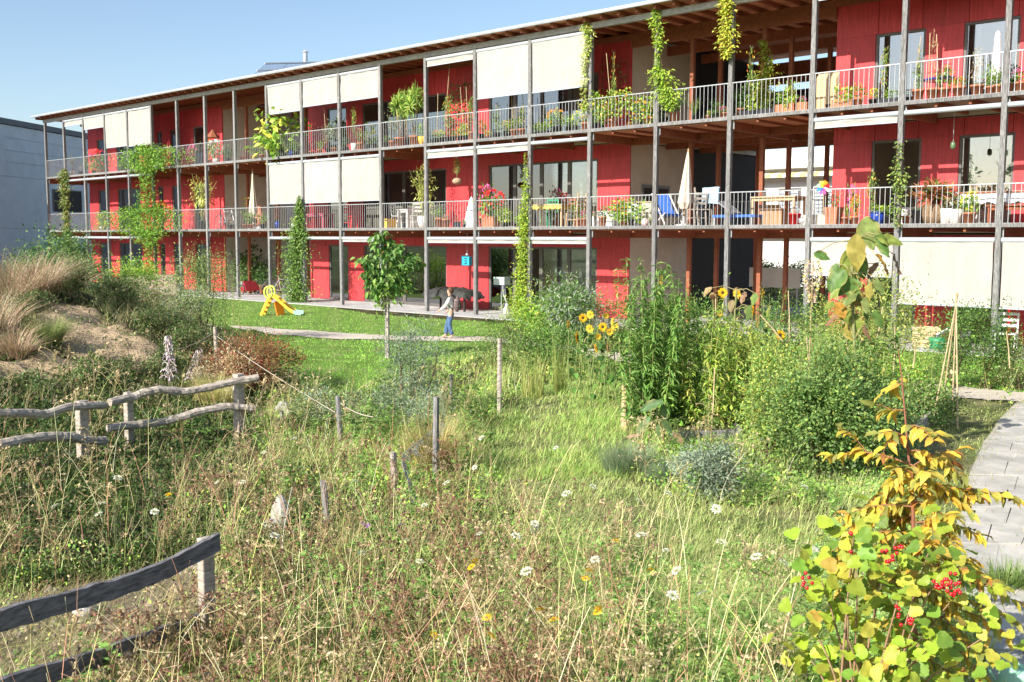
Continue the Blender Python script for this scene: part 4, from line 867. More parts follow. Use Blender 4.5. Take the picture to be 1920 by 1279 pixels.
# --- sunflowers
def petal_ring(n, R, L, W_, z=0, tilt=.15, rot=0):
    P = []; D = []
    for k in range(n):
        a = 2*math.pi*k/n+rot; P.append((R*math.cos(a), R*math.sin(a), z)); D.append((math.cos(a), math.sin(a), tilt))
    return np.array(P), np.array(D)
def flower_meshes(name, petal, disc, R, n=14, L=None, tilt=.15, seed=0):
    rng = np.random.default_rng(seed); vg = Veg(); L = L or R*1.1
    for k, rr in ((0, 1.0), (1, .9)):
        P, D = petal_ring(n, R*.8, L, 0, .004*k, tilt+.2*k, k*.2); vg.leaves(P, D+rng.normal(0, .08, D.shape), np.tile((0, 0, 1.), (n, 1)), L*rr*rng.uniform(.85, 1.1, n), L*.42, np.array([petal])*rng.uniform(.85, 1.1, (n, 1)), T_FOLD)
    pm = vg.mesh(name+'_petals', M['petal']); dm = MB().lathe([(R*.95, -.012), (R, 0), (R*.8, .012), (R*.3, .016)], n=10).mesh(name+'_disc', mat(name+'_disc', disc, .9, .3, 60, .5))
    return pm, dm
SUN_A = flower_meshes('sunflower', (.86, .52, .02), (.10, .05, .02), .026, 15, .065, .1, 1)
SUN_B = flower_meshes('yellow_sunflower', (.88, .62, .06), (.42, .26, .03), .022, 14, .055, .3, 2)
SUN_C = flower_meshes('withered_sunflower', (.42, .30, .12), (.10, .05, .03), .04, 12, .04, -.8, 3)
def sunflower(px, py, d, kind, label, bx=0, seed=0, tilt=.9, turn=0, scale=1.0, leaves=7):
    rng = np.random.default_rng(seed); p = zp(px, py, d); z = p[2]; b0 = at(px+bx, d+rng.uniform(-.1, .2)); z0 = float(hgt(b0[0], b0[1]))
    t = plant('sunflower', label, 'sunflower', (b0[0], b0[1], z0), 'sunflowers in the garden'); sg = Veg(); vg = Veg(); K = 7
    tt = np.linspace(0, 1, K)[:, None]; top = np.array([p[0], p[1], z]); A = np.array([b0[0], b0[1], z0-.02]); mid = rng.normal(0, .04, 3); pts = A+(top-A)*tt+mid*np.sin(tt*3.14)
    sg.stems(pts[None], np.linspace(.010, .006, K)[None], np.array([(.24, .30, .10)]), 5); sg.build('stem', M['stem'], t)
    if leaves:
        u = rng.uniform(.2, .85, leaves); P = np.array([A+(top-A)*q for q in u]); a = rng.uniform(0, 6.28, leaves)
        vg.leaves(P, np.stack([np.cos(a), np.sin(a), np.full(leaves, -.35)], 1), np.tile((0, 0, 1.), (leaves, 1)), rng.uniform(.11, .17, leaves), rng.uniform(.08, .11, leaves), pick(rng, GREEN+DARKG, leaves), T_CURL); vg.build('leaves', M['leaf'], t)
    pm, dm = (SUN_A, SUN_B, SUN_C)[kind]
    face = np.array([CAM_LOC[0]-top[0]-8+turn*4, CAM_LOC[1]-top[1], 2.5-tilt*3]); q = Vector(face).to_track_quat('Z', 'Y')
    h = link_mesh('flower_head', pm, t); h.location = Vector(top-root_loc(t)); h.rotation_euler = q.to_euler(); h.scale = (scale,)*3
    dsk = link_mesh('seed_disc', dm, h)
SF = [(1067, 608, 16.3, 1, 'leftmost sunflower, twin yellow head nearest the lone post'), (1093, 596, 17.2, 0, 'upper sunflower left of the topmost pair'), (1107, 590, 17.4, 1, 'topmost bright yellow sunflower of the group'),
      (1136, 592, 17.3, 1, 'pale yellow sunflower at the upper right of the group'), (1150, 602, 17.0, 1, 'small yellow sunflower tucked against the tall perennial'), (1083, 632, 16.0, 0, 'large open sunflower facing the viewer below the leftmost one'),
      (1130, 613, 16.5, 0, 'open sunflower with dark disc in the middle right of the group'), (1106, 616, 16.6, 1, 'half-hidden yellow sunflower in the middle of the group'), (1121, 631, 16.0, 1, 'yellow sunflower just above the brown withered one'),
      (1118, 653, 15.6, 0, 'lowest open sunflower with dark brown disc'), (1139, 653, 15.7, 2, 'withered brown sunflower head right of the lowest one'), (1143, 622, 16.4, 1, 'little yellow sunflower above the withered head'),
      (1153, 612, 16.6, 1, 'small sunflower beside the willow-like leaves'), (1173, 581, 16.8, 1, 'single yellow sunflower inside the tall perennial foliage'), (1241, 525, 14.5, 0, 'high sunflower peeping out at the top of the second perennial'), (1238, 549, 14.6, 1, 'sunflower just beneath the highest one'),
      (1355, 549, 15.0, 0, 'yellow sunflower on the left of the drooping pair'), (1383, 551, 15.0, 1, 'yellow sunflower next to the drooping brown leaves'), (1349, 587, 15.0, 1, 'small sunflower below the drooping pair'), (1412, 581, 15.5, 0, 'yellow sunflower right of the drooping brown leaves'),
      (1432, 549, 16.0, 1, 'sunflower near the white panel in the passage'), (1463, 628, 15.0, 0, 'low yellow flower head in front of the large bush'), (1336, 557, 15.3, 2, 'withered sunflower head hanging at the left of the drooping group'), (1382, 545, 15.6, 2, 'brown hanging sunflower head above the drooping leaves'), (1200, 835, 11.9, 1, 'fallen yellow bloom beside the lavender')]
for i, (px, py, d, k, lab) in enumerate(SF): sunflower(px, py, d, k, lab, bx=(-1)**i*6, seed=200+i, tilt=[.2, 1.2, .6, 2.2, -.4, 1.6][i % 6] if k != 2 else 2.4, turn=[-6, 3, 0, 7, -3][i % 5], scale=[1.2, .95, 1.1, .85, 1.0][i % 5], leaves=6 if d > 14 else 3)
# --- big leaves: giant dying sunflower
def giant(name, label, px0, py0, d, leaves, stemtop, seed, group=None, berry=None):
    rng = np.random.default_rng(seed); b0 = at(px0, d); z0 = float(hgt(b0[0], b0[1])); t = plant(name, label, 'sunflower', (b0[0], b0[1], z0), group); sg = Veg()
    top = zp(stemtop[0], stemtop[1], d); zt = top[2]; A = np.array([b0[0], b0[1], z0-.02]); B = np.array([top[0], top[1], zt]); tt = np.linspace(0, 1, 8)[:, None]
    pts = A+(B-A)*tt+np.array([.05, .02, 0])*np.sin(tt*5); sg.stems(pts[None], np.linspace(.026, .012, 8)[None], np.array([(.26, .27, .11)]), 7)
    for (px, py, L, W_, ang, c) in leaves:
        dz = d+rng.uniform(-.25, .15); c0 = zp(px+rng.normal(0, 7), py, dz); L *= .86; ang += rng.normal(0, .45)
        D = math.cos(ang)*_r+math.sin(ang)*np.array([0, 0, 1.])+rng.normal(0, .15, 3); D = unit(D); base = c0-D*L*.5
        Nn = np.array([-.1, -.8, .55])+rng.normal(0, .25, 3)
        vg = Veg(); n_ = 9; m_ = 6; tv = []; 
        for i in range(n_):
            u = i/(n_-1); wd = math.sin(math.pi*min(1, u*.93+.10))**.75*(1-.3*u)
            for j in range(m_):
                v_ = (j/(m_-1)*2-1); tv.append((u+(-.10*(1-abs(v_)) if u < .05 else 0), v_*wd*.5*(1+rng.normal(0, .04)), .10*abs(v_)-.22*u*u+.05*rng.normal()*abs(v_)))
        tf = [(i*m_+j, i*m_+j+1, (i+1)*m_+j+1, (i+1)*m_+j) for i in range(n_-1) for j in range(m_-1)]
        cols = np.array(c)[None, None, :]*(1+rng.normal(0, .14, (1, n_*m_, 1))); edge = (np.abs(np.array(tv)[:, 1]) > .36)[None, :, None]
        cols = np.where(edge, cols*.55+np.array([.5, .36, .10])*.45, cols)
        tva = np.array(tv); D1 = unit(D[None])[0]; Bv = unit(np.cross(Nn, D1)[None])[0]; N2 = np.cross(D1, Bv)
        v = base+tva[:, 0:1]*L*D1+tva[:, 1:2]*W_*Bv+tva[:, 2:3]*L*N2
        vg.put(v[None], tf, cols); vg.build('big_leaf', M['leaf'], t, smooth=True)
        k = np.argmin(np.linalg.norm(pts-base, axis=1)); sg.stems(np.array([[pts[k], (pts[k]+base)/2+np.array([0, 0, .05]), base]]), np.array([[.007, .005, .004]]), np.array([(.38, .34, .16)]), 4)
    sg.build('stem', M['stem'], t); return t
GB = (.13, .24, .06); YG = (.26, .33, .07); YB = (.42, .36, .09); BR = (.34, .20, .12); OR = (.55, .30, .06)
giant('giant_sunflower', 'giant dying sunflower with big curling green, yellow and brown leaves towering over the garden', 1600, 800, 12.2, [
    (1642, 441, .42, .30, -.35, (.30, .38, .12)), (1668, 452, .30, .16, -.5, YG), (1612, 478, .46, .24, -1.35, YB), (1592, 498, .44, .24, -1.75, YG), (1622, 500, .36, .20, -1.3, GB), (1574, 528, .32, .26, -1.9, GB),
    (1545, 481, .22, .12, -.25, (.14, .26, .07)), (1665, 496, .30, .18, -1.25, OR), (1683, 497, .26, .14, -1.0, BR), (1636, 507, .24, .12, -1.6, BR), (1605, 545, .30, .22, -1.2, GB), (1580, 563, .32, .20, -1.8, (.20, .26, .08)), (1622, 552, .28, .16, -1.5, YB),
    (1556, 548, .24, .16, -2.2, YG), (1598, 590, .28, .18, -1.4, YG), (1578, 584, .22, .16, -1.9, OR), (1628, 575, .22, .14, -1.0, (.22, .28, .09)), (1560, 510, .2, .14, -2.6, GB), (1610, 610, .28, .18, -1.2, YG), (1590, 625, .26, .16, -1.9, YB), (1635, 600, .24, .16, -.8, GB), (1570, 600, .24, .14, -2.2, BR), (1615, 575, .3, .2, -1.6, GB), (1585, 540, .3, .22, -2.3, GB), (1640, 540, .22, .16, -.9, (.22, .3, .1)), (1600, 565, .26, .16, -1.0, OR), (1600, 522, .34, .2, -1.6, YG), (1560, 575, .2, .12, -2.5, YG), (1625, 625, .2, .14, -.7, BR), (1655, 462, .3, .18, -1.1, GB)], (1610, 450), 301)
giant('drooping_sunflower', 'bent sunflower with hanging grey-brown leaves behind the willow-leaved clump', 1372, 760, 14.8, [
    (1378, 592, .26, .16, -1.6, (.12, .17, .06)), (1402, 588, .24, .18, -1.2, (.14, .22, .06)), (1366, 575, .2, .14, -2.1, (.30, .24, .12)), (1422, 562, .2, .16, -1.4, (.2, .3, .08)), (1340, 548, .2, .14, -1.8, (.42, .30, .14)), (1392, 560, .2, .12, -1.5, BR), (1434, 585, .2, .14, -1.3, YG)], (1388, 545), 302)
giant('fallen_sunflower', 'sagging blue-green big leaves at the foot of the willow-leaved plants', 1240, 852, 12.6, [
    (1222, 762, .34, .17, -2.2, (.13, .23, .09)), (1246, 778, .26, .15, -1.4, (.14, .24, .10)), (1205, 800, .30, .14, -2.7, (.16, .27, .11)), (1250, 800, .24, .14, -1.2, (.12, .20, .08)), (1230, 812, .22, .12, -1.7, (.15, .25, .10)), (1262, 822, .2, .10, -.9, (.5, .34, .22)), (1196, 818, .2, .12, -2.9, (.56, .38, .26))], (1240, 765), 303)
p = at(1602, 12.5); stalks('leafy_stalks', 'green leafy stalks wrapping the foot of the giant sunflower', 'garden plant', p[0], p[1], .95, 1.9, 18, 70, .13, .08, [(5, (.10, .19, .045)), (3, (.17, .25, .06)), (1, (.32, .30, .08))], 311, tmpl=T_CURL, droop=.4, lo=.1, lean=.08, rstem=.008)
# seed head on a cane
x = at(1526, 13.2); t = plant('sorghum_stalk', 'brown dried seed head on a tall bare stalk left of the giant sunflower', 'plant', (x[0], x[1], 0.0)); sg = Veg(); rng = np.random.default_rng(310)
zt = zp(1526, 490, 13.2)[2]; sg.stems(np.array([[(x[0], x[1], -.02), (x[0]-.01, x[1], 1.2), (x[0], x[1], zt)]]), np.array([[.011, .009, .006]]), np.array([(.48, .34, .2)]), 5); sg.build('stalk', M['stem'], t)
vg = Veg(); n = 260; u = rng.random(n); a = rng.uniform(0, 6.28, n); R = .075*np.sin(np.clip(u*1.1+.1, 0, 1)*3.0)+.01; P = np.stack([x[0]+R*np.cos(a), x[1]+R*np.sin(a), zt-.52*u+.02], 1)
vg.leaves(P, np.stack([np.cos(a), np.sin(a), rng.normal(.2, .5, n)], 1), rdir(rng, n), .045, .025, pick(rng, [(2, (.40, .30, .24)), (2, (.5, .4, .3)), (1, (.45, .4, .08))], n), T_FOLD); vg.build('seed_head', M['leaf'], t)
# --- yellow foreground shrub
rng = np.random.default_rng(401); D0 = 5.75; b0 = at(1722, D0); z0 = float(hgt(b0[0], b0[1])); H0 = 0
ys = plant('yellow_shrub', 'autumn-yellow shrub with one tall reddish leader in the right foreground', 'shrub', (b0[0], b0[1], z0)); sg = Veg(); vg = Veg()
qz = zp
main = np.array([qz(px, py, D0) for px, py in ((1722, 1380), (1716, 1200), (1714, 1080), (1712, 960), (1704, 860), (1697, 780), (1690, 700), (1684, 655))])
sg.stems(main[None], np.array([[.016, .014, .012, .010, .007, .005, .004, .002]]), np.array([(.30, .13, .08)]), 7)
AUT2 = [(5, (.38, .27, .035)), (3, (.30, .25, .04)), (1, (.40, .22, .035)), (3.5, (.16, .17, .035)), (.6, (.24, .10, .03))]
def leafy(a, e, n, r0, L, sag=.12):
    K = 7; tt = np.linspace(0, 1, K)[:, None]; pts = a+(e-a)*tt+np.array([0, 0, sag])*np.linalg.norm(e-a)*np.sin(tt*math.pi*.9)
    sg.stems(pts[None], np.linspace(r0, .0015, K)[None], np.array([(.34, .17, .09)]), 4)
    u = np.linspace(.12, 1.0, n); f = u*(K-1); i = np.minimum(f.astype(int), K-2); P = pts[i]*(1-(f-i)[:, None])+pts[i+1]*(f-i)[:, None]
    ax_ = unit((e-a)[None])[0]; sd = unit(np.cross(ax_, (0, 0, 1.))[None])[0]; s_ = np.where(np.arange(n) % 2, 1., -1.)[:, None]
    D = ax_*.55+sd*s_*rng.uniform(.4, 1.0, (n, 1))+np.array([0, 0, -.35])+rng.normal(0, .22, (n, 3)); Nn = np.array([0, -.25, 1.])+rng.normal(0, .35, (n, 3))
    vg.leaves(P, D, Nn, L*rng.uniform(.65, 1.2, n), L*rng.uniform(.38, .55, n), pick(rng, AUT2 if a[2] > .9 else AUT2+[(5, (.22, .23, .045))], n, .16), T_CURL)
tips = [((1692, 720), (1660, 740), 3), ((1694, 770), (1655, 778), 4), ((1696, 800), (1750, 830), 6), ((1698, 820), (1650, 815), 4), ((1700, 845), (1775, 870), 9), ((1703, 870), (1560, 860), 12), ((1703, 880), (1790, 850), 8), ((1706, 905), (1620, 960), 12),
        ((1706, 915), (1800, 925), 12), ((1708, 935), (1900, 940), 18), ((1708, 950), (1560, 985), 14), ((1710, 965), (1660, 1030), 10), ((1712, 980), (1840, 1010), 14), ((1712, 1000), (1750, 1050), 10), ((1713, 1020), (1610, 1060), 12), ((1714, 1060), (1880, 1110), 16),
        ((1714, 1090), (1790, 1150), 12), ((1716, 1120), (1900, 1170), 14), ((1716, 1160), (1640, 1180), 10), ((1718, 1190), (1860, 1240), 14), ((1720, 1230), (1800, 1290), 10), ((1720, 1260), (1600, 1270), 10), ((1712, 990), (1690, 940), 8), ((1710, 1000), (1560, 1040), 12), ((1712, 1040), (1830, 1065), 12), ((1714, 1080), (1580, 1110), 12), ((1714, 1110), (1760, 1110), 10), ((1708, 940), (1750, 960), 8), ((1708, 940), (1660, 985), 8), ((1714, 1060), (1670, 1100), 9), ((1716, 1150), (1810, 1200), 12), ((1704, 870), (1740, 900), 7), ((1712, 1000), (1790, 970), 9), ((1706, 900), (1680, 880), 7), ((1706, 910), (1745, 890), 8), ((1712, 1010), (1700, 1060), 9)]
for (a, e, n) in tips:
    dz = rng.uniform(-.30, .25); leafy(qz(*a, D0), qz(*e, D0+dz), int(n*2.6), .006, .086)
    e2 = qz(*e, D0+dz); a1 = qz(*a, D0); m_ = a1+(e2-a1)*.45
    leafy(m_, m_+(e2-a1)*.35+rng.normal(0, .09, 3), max(5, int(n*1.2)), .003, .078)
sg.build('branches', M['stem'], ys); vg.build('foliage', M['leaf'], ys)
# --- guelder rose with berries in front
rng = np.random.default_rng(402); D1_ = 5.05; b0 = at(1640, D1_); z0 = float(hgt(b0[0], b0[1])); gr = plant('berry_shrub', 'lime-green lobed-leaved shrub with clusters of red berries in the bottom right corner', 'shrub', (b0[0], b0[1], z0)); sg = Veg(); vg = Veg()
ends = [(1600, 1010), (1560, 1050), (1540, 1090), (1610, 1060), (1650, 1095), (1590, 1130), (1700, 1080), (1760, 1080), (1800, 1110), (1640, 1150), (1700, 1160), (1590, 1200), (1530, 1190), (1520, 1240), (1660, 1230), (1740, 1220), (1790, 1250), (1700, 1270), (1620, 1290), (1560, 1290), (1840, 1200), (1680, 1010), (1740, 1040), (1620, 1240), (1780, 1300)]
for (px, py) in ends:
    dz = rng.uniform(-.22, .25); e = qz(px, py, D1_+dz); a = np.array([b0[0]+rng.normal(0, .05), b0[1]+rng.normal(0, .05), z0]); K = 6; tt = np.linspace(0, 1, K)[:, None]; pts = a+(e-a)*tt+np.array([0, 0, .12])*np.sin(tt*3.1)
    sg.stems(pts[None], np.linspace(.008, .003, K)[None], np.array([(.36, .22, .14)]), 5)
    n = int(rng.integers(10, 20)); P = e+rng.normal(0, .082, (n, 3)); a_ = rng.uniform(0, 6.28, n); D = np.stack([np.cos(a_), np.sin(a_), rng.uniform(-.7, .1, n)], 1); Nn = np.array([.1, -.55, .8])+rng.normal(0, .35, (n, 3))
    big = py > 1000 and px < 1760; L_ = .071 if big else .058
    vg.leaves(P, D, Nn, L_*rng.uniform(.7, 1.2, n), L_*rng.uniform(.8, 1.15, n), pick(rng, [(6, (.19, .25, .025)), (3, (.25, .25, .035)), (2, (.11, .18, .025)), (1, (.32, .22, .045))], n, .16), T_LOBE)
sg.build('branches', M['stem'], gr); vg.build('foliage', M['leaf'], gr, smooth=True)
M['berry'] = mat('red_berry', (.62, .012, .02), .2, .12, 20, .02, spec=.6)
for (px, py, n, sx, sy) in ((1514, 1085, 7, 9, 20), (1592, 1002, 2, 5, 4), (1594, 1032, 2, 4, 4), (1672, 1038, 14, 24, 16), (1780, 1085, 10, 16, 18), (1795, 1105, 10, 20, 12), (1690, 1166, 6, 22, 7), (1682, 1150, 4, 5, 14), (1757, 1100, 7, 12, 10)):
    cl = MB()
    for k in range(n):
        c = qz(px+rng.uniform(-sx, sx), py+rng.uniform(-sy, sy), D1_-.30+rng.uniform(-.03, .03)); cl.sphere(c, .0088, 9, 6)
    cl.build('berry_cluster', M['berry'], gr, smooth=True)
# ================================================================== meadow, turf, ground cover
VEG_GAIN = 1.5
def scatter(rng, n, px0, px1, py0, py1, mask=None, patch=0, ps=.8, po=0):
    px = rng.uniform(px0, px1, n); py = rng.uniform(py0, py1, n)
    v = _d[None, :]+((px-960)/FPX)[:, None]*_r[None, :]-((py-639.5)/FPX)[:, None]*_u[None, :]; t = -CAM_LOC[2]/v[:, 2]
    x = CAM_LOC[0]+v[:, 0]*t; y = CAM_LOC[1]+v[:, 1]*t; d = np.hypot(x-CAM_LOC[0], y-CAM_LOC[1]); k = clear_of(x, y)
    if mask is not None: k &= mask(x, y, px, py)
    if patch: k &= (sn(x, y, ps, po)+rng.normal(0, .35, n)) > (patch-1)
    x, y, d, px, py = x[k], y[k], d[k], px[k], py[k]; return x, y, hgt(x, y), d, px, py
def low(x, y, px, py): return ~(inside(x, y, LAWN) | inside(x, y, LAWN2)) & (sand_w(x, y) < .45) & ~inside(x, y, BARE)
def nolawn(x, y, px, py): return low(x, y, px, py) & ~inside(x, y, OPEN) & ~inside(x, y, VERGE)
def stuffobj(vg, name, label, m='leaf'):
    o = vg.build(name, M[m]); tag(o, label, None, kind='stuff'); return o
def blade_field(name, label, seed, n, rect, h, wd, pal, tip=None, lean=.45, mask=nolawn, patch=0, ps=.8, po=0, seg=3, hp=1.0, gust=0.0):
    rng = np.random.default_rng(seed); x, y, z, d, px, py = scatter(rng, n, *rect, mask, patch, ps, po); N = len(x)
    P = np.stack([x, y, z-.01], 1); hh = rng.uniform(h[0], h[1], N)*(1+.3*sn(x, y, .6, seed)); az = rng.uniform(0, 2*math.pi, N)
    if gust: az = np.where(rng.random(N) < gust, rng.normal(.4, .6, N), az)
    col = pick(rng, pal, N)*(1+.18*sn(x, y, .9, seed*.7))[:, None]; vg = Veg()
    vg.blades(P, hh, az, lean*rng.gamma(2, .5, N), wd*np.clip(d/9, .8, 3.2)*rng.uniform(.6, 1.4, N), col, seg, 1.2, coltip=pick(rng, tip, N) if tip else None)
    return stuffobj(vg, name, label)
def leaf_field(name, label, seed, n, rect, h, L, W_, pal, mask=nolawn, patch=0, ps=.6, po=0, tmpl=T_QUAD):
    rng = np.random.default_rng(seed); x, y, z, d, px, py = scatter(rng, n, *rect, mask, patch, ps, po); N = len(x)
    hm = h*(.45+.55*np.clip(.5+sn(x, y, .45, seed), 0, 1.3)); P = np.stack([x, y, z+hm*rng.random(N)**.7], 1)
    vg = Veg(); s_ = np.clip(d/9, .85, 2.2)*rng.uniform(.6, 1.3, N)
    D = rdir(rng, N, .2); Nn = np.stack([rng.normal(0, .5, N), rng.normal(-.15, .5, N), np.ones(N)], 1)
    col = pick(rng, pal, N)*(1+.2*sn(x, y, .5, seed*.3))[:, None]
    vg.leaves(P, D, Nn, L*s_, W_*s_, col, tmpl); return stuffobj(vg, name, label)
GT = [(4, (.18, .25, .06)), (3, (.26, .32, .09)), (2, (.11, .18, .04)), (2, (.36, .36, .14))]
DRYMIX = [(4, (.44, .38, .18)), (3, (.52, .46, .27)), (4, (.30, .33, .10)), (1.5, (.32, .23, .13)), (.5, (.18, .11, .07))]
# lawns
inl = lambda x, y, px, py: inside(x, y, LAWN) | inside(x, y, LAWN2)
VEG_GAIN = 2.3
blade_field('lawn_grass', 'short mown bright green lawn grass', 501, 120000, (280, 2100, 552, 740), (.03, .07), .0055, [(5, (.13, .27, .035)), (3, (.18, .33, .05)), (1, (.28, .36, .09))], None, .5, inl, seg=1)
# short base turf everywhere else
notleft = lambda x, y, px, py: low(x, y, px, py) & ~((px < 560) & (py > 760) & (py < 1060)) & ~inside(x, y, VERGE)
VEG_GAIN = 2.15
blade_field('turf_grass', 'short rough turf between the wild plants', 502, 90000, (-100, 2050, 600, 1480), (.05, .18), .005, GT, [(2, (.36, .38, .14)), (1, (.48, .42, .22))], .7, notleft, seg=2)
# bright mown-ish strip in the middle (between posts and beds)
mid = lambda x, y, px, py: low(x, y, px, py) & (px > 560+(py-700)*.2) & (px < 1300)
blade_field('green_grass', 'lush green grass in the middle of the garden', 503, 42000, (560, 1330, 670, 900), (.06, .20), .0055, [(4, (.15, .25, .05)), (3, (.21, .30, .07)), (1, (.34, .34, .12))], None, .9, mid, .8, 1.1, 2, seg=2)
opn = lambda x, y, px, py: inside(x, y, OPEN)
vrg = lambda x, y, px, py: inside(x, y, VERGE)
blade_field('verge_grass', 'short sparse yellow-green grass between the timber bed and the walkway', 523, 34000, (1650, 1980, 720, 1120), (.02, .08), .0045, [(4, (.24, .30, .09)), (3, (.32, .32, .13)), (1, (.15, .22, .05))], None, 1.0, vrg, .9, .5, 2, seg=2)
blade_field('open_grass', 'short fresh grass of the open strip between meadow and beds', 509, 60000, (850, 1950, 690, 1100), (.03, .14), .0045, [(4, (.19, .27, .07)), (3, (.26, .32, .11)), (2, (.38, .36, .18))], None, 1.0, opn, .9, .7, 2, seg=2)
leaf_field('open_clover', 'low clover and weeds in the open grass strip', 510, 16000, (850, 1950, 690, 1100), .07, .022, .016, [(4, (.12, .20, .05)), (2, (.18, .24, .07))], opn, 1.1, .5, 3)
# tall flowering meadow
fgb = lambda x, y, px, py: ~(inside(x, y, LAWN) | inside(x, y, LAWN2)) & ~(inside(x, y, BARE) & (np.sin(x*937.1+y*511.7) < .93)) & ~inside(x, y, OPEN) & ~inside(x, y, VERGE) & ((px > 330-(py-900)*.25) | (py > 1060)) & (px < 1880)
fg = lambda x, y, px, py: nolawn(x, y, px, py) & (px > 330-(py-900)*.25) & (px < 1880)
blade_field('meadow_grass', 'tall half-dry meadow grass in the foreground', 504, 40000, (-60, 1900, 860, 1560), (.10, .42), .0040, DRYMIX+GT+GT, DRYMIX+GT, 1.0, fgb, 1.0, .8, 1)
blade_field('meadow_grass_left', 'thin dry grass stems over the left ground cover', 505, 1600, (-60, 700, 780, 1180), (.2, .55), .004, [(3, (.34, .22, .14)), (2, (.40, .33, .18)), (1, (.2, .24, .08))], None, .8, nolawn, .8)
blade_field('green_meadow_grass', 'long soft green grass right of the foreground meadow', 506, 34000, (900, 1650, 820, 1250), (.12, .34), .0045, [(4, (.22, .30, .09)), (3, (.30, .36, .14)), (2, (.40, .38, .18))], None, .9, fg, 1.0, 1.0, 3, gust=.4)
blade_field('border_grass', 'wild grass along fence stakes and the roped enclosure', 507, 26000, (500, 1120, 640, 900), (.15, .5), .0045, DRYMIX+GT+GT, None, .5, nolawn, 1.0, .7, 4)
blade_field('right_grass', 'sparse yellow-green grass verge between bed and walkway', 508, 22000, (1660, 2060, 720, 1480), (.03, .12), .005, [(4, (.24, .32, .08)), (2, (.40, .36, .16)), (1, (.16, .24, .05))], None, .8, nolawn, .9, .6, 1, seg=2)
# leaf ground cover
lc = lambda x, y, px, py: nolawn(x, y, px, py) & (px < 640-(py-800)*.3)
VEG_GAIN = .8
leaf_field('ground_cover', 'dense dark green leafy ground cover inside the fence', 511, 84000, (-100, 680, 720, 1110), .17, .034, .018, [(5, (.07, .14, .03)), (3, (.12, .20, .05)), (2, (.20, .26, .06)), (1, (.04, .08, .02)), (.6, (.34, .22, .12))], lc)
VEG_GAIN = 2.7
leaf_field('ground_cover_middle', 'low mixed weeds across the middle of the garden', 512, 46000, (480, 1900, 640, 960), .22, .034, .018, GREEN+FRESH, nolawn, .9)
leaf_field('ground_cover_front', 'low green weeds under the foreground meadow', 513, 90000, (-60, 1900, 900, 1560), .24, .032, .018, GREEN+OLIVE+FRESH+[(3, (.26, .22, .10))], fgb, .85, .5)
leaf_field('clover_patch', 'lush broad-leaved patch at the foot of the berry shrub', 514, 22000, (1080, 1700, 1040, 1450), .20, .042, .030, [(4, (.09, .17, .045)), (3, (.14, .22, .06))], nolawn, .85, .5, 6, T_FOLD)
leaf_field('bed_weeds', 'tangle of vegetable leaves filling the planting beds', 515, 30000, (1180, 1900, 600, 830), .55, .045, .022, GREEN+FRESH+OLIVE, nolawn, 1.0, .7, 2)
# mound vegetation
mo = lambda x, y, px, py: nolawn(x, y, px, py) & (px < 560) & ((py < 715) | (np.sin(x*71+y*53) > .3)) & (hgt(x, y) > -.2)
VEG_GAIN = 1.2
leaf_field('mound_weeds', 'patchy weeds and seedlings on the mound', 516, 46000, (-150, 560, 575, 760), .28, .030, .015, [(4, (.12, .17, .05)), (3, (.17, .20, .08)), (2, (.30, .24, .14)), (2, (.07, .11, .03))], mo, 1.0, .7, 2)
blade_field('mound_grass', 'dry and green grass blades covering the mound', 517, 34000, (-150, 600, 560, 780), (.12, .42), .0042, DRYMIX+OLIVE+[(3, (.42, .30, .24))], None, .6, mo, .95, .9, 5, seg=2)
sd = lambda x, y, px, py: (sand_w(x, y) >= .4) | inside(x, y, BARE)
leaf_field('sand_weeds', 'sparse weed seedlings creeping over the sand', 519, 26000, (-120, 480, 560, 760), .16, .03, .014, OLIVE+STRAW+GREEN, lambda x, y, px, py: sand_w(x, y) > .4, 1.15, .3, 3)
blade_field('sand_grass', 'scattered dry straw lying on the bare sand', 518, 30000, (-120, 480, 560, 1400), (.05, .22), .004, DRYMIX+[(2, (.2, .24, .08))], None, 1.3, sd, .75, .5, 2, seg=2)
VEG_GAIN = 1.7
VEG_GAIN = 2.0
for k_, (a_, b_, nm_) in enumerate(((-800, -60, 'left'), (1930, 2800, 'right'))):
    blade_field('outer_meadow_grass', 'rough meadow grass beyond the %s edge of the garden view' % nm_, 560+k_, 15000, (a_, b_, 640, 1560), (.08, .38), .006, DRYMIX+GT, None, .9, nolawn, seg=2)
    leaf_field('outer_weeds', 'low weeds beyond the %s edge of the garden view' % nm_, 570+k_, 15000, (a_, b_, 620, 1560), .2, .045, .024, GREEN+OLIVE, nolawn)
# seed heads and brown umbels
rng = np.random.default_rng(520); x, y, z, d, px, py = scatter(rng, 3000, 150, 1200, 880, 1500, fgb, 1.0, .6, 1); n = len(x)
hh = rng.uniform(.22, .5, n); az = rng.uniform(0, 6.28, n); K = 4; tt = np.linspace(0, 1, K)
pts = np.stack([np.stack([x+.12*k*k*np.cos(az), y+.12*k*k*np.sin(az), z+hh*k], 1) for k in tt], 1); sg = Veg(); sc = pick(rng, [(2, (.30, .20, .12)), (1, (.24, .26, .10)), (1, (.42, .32, .18))], n)
sg.stems(pts, np.full((n, K), .0016)*np.linspace(1.3, .6, K), sc); top = pts[:, -1]; k_ = np.repeat(np.arange(n), 6); m_ = len(k_); dr = rdir(rng, m_, .5)
sg.leaves(top[k_]+dr*.004, dr, rdir(rng, m_), rng.uniform(.014, .030, m_), rng.uniform(.009, .016, m_), pick(rng, [(3, (.15, .085, .06)), (2, (.26, .19, .12)), (1, (.08, .05, .04))], n)[k_], T_QUAD)
stuffobj(sg, 'seed_heads', 'brown seed heads of the faded meadow flowers', 'stem')
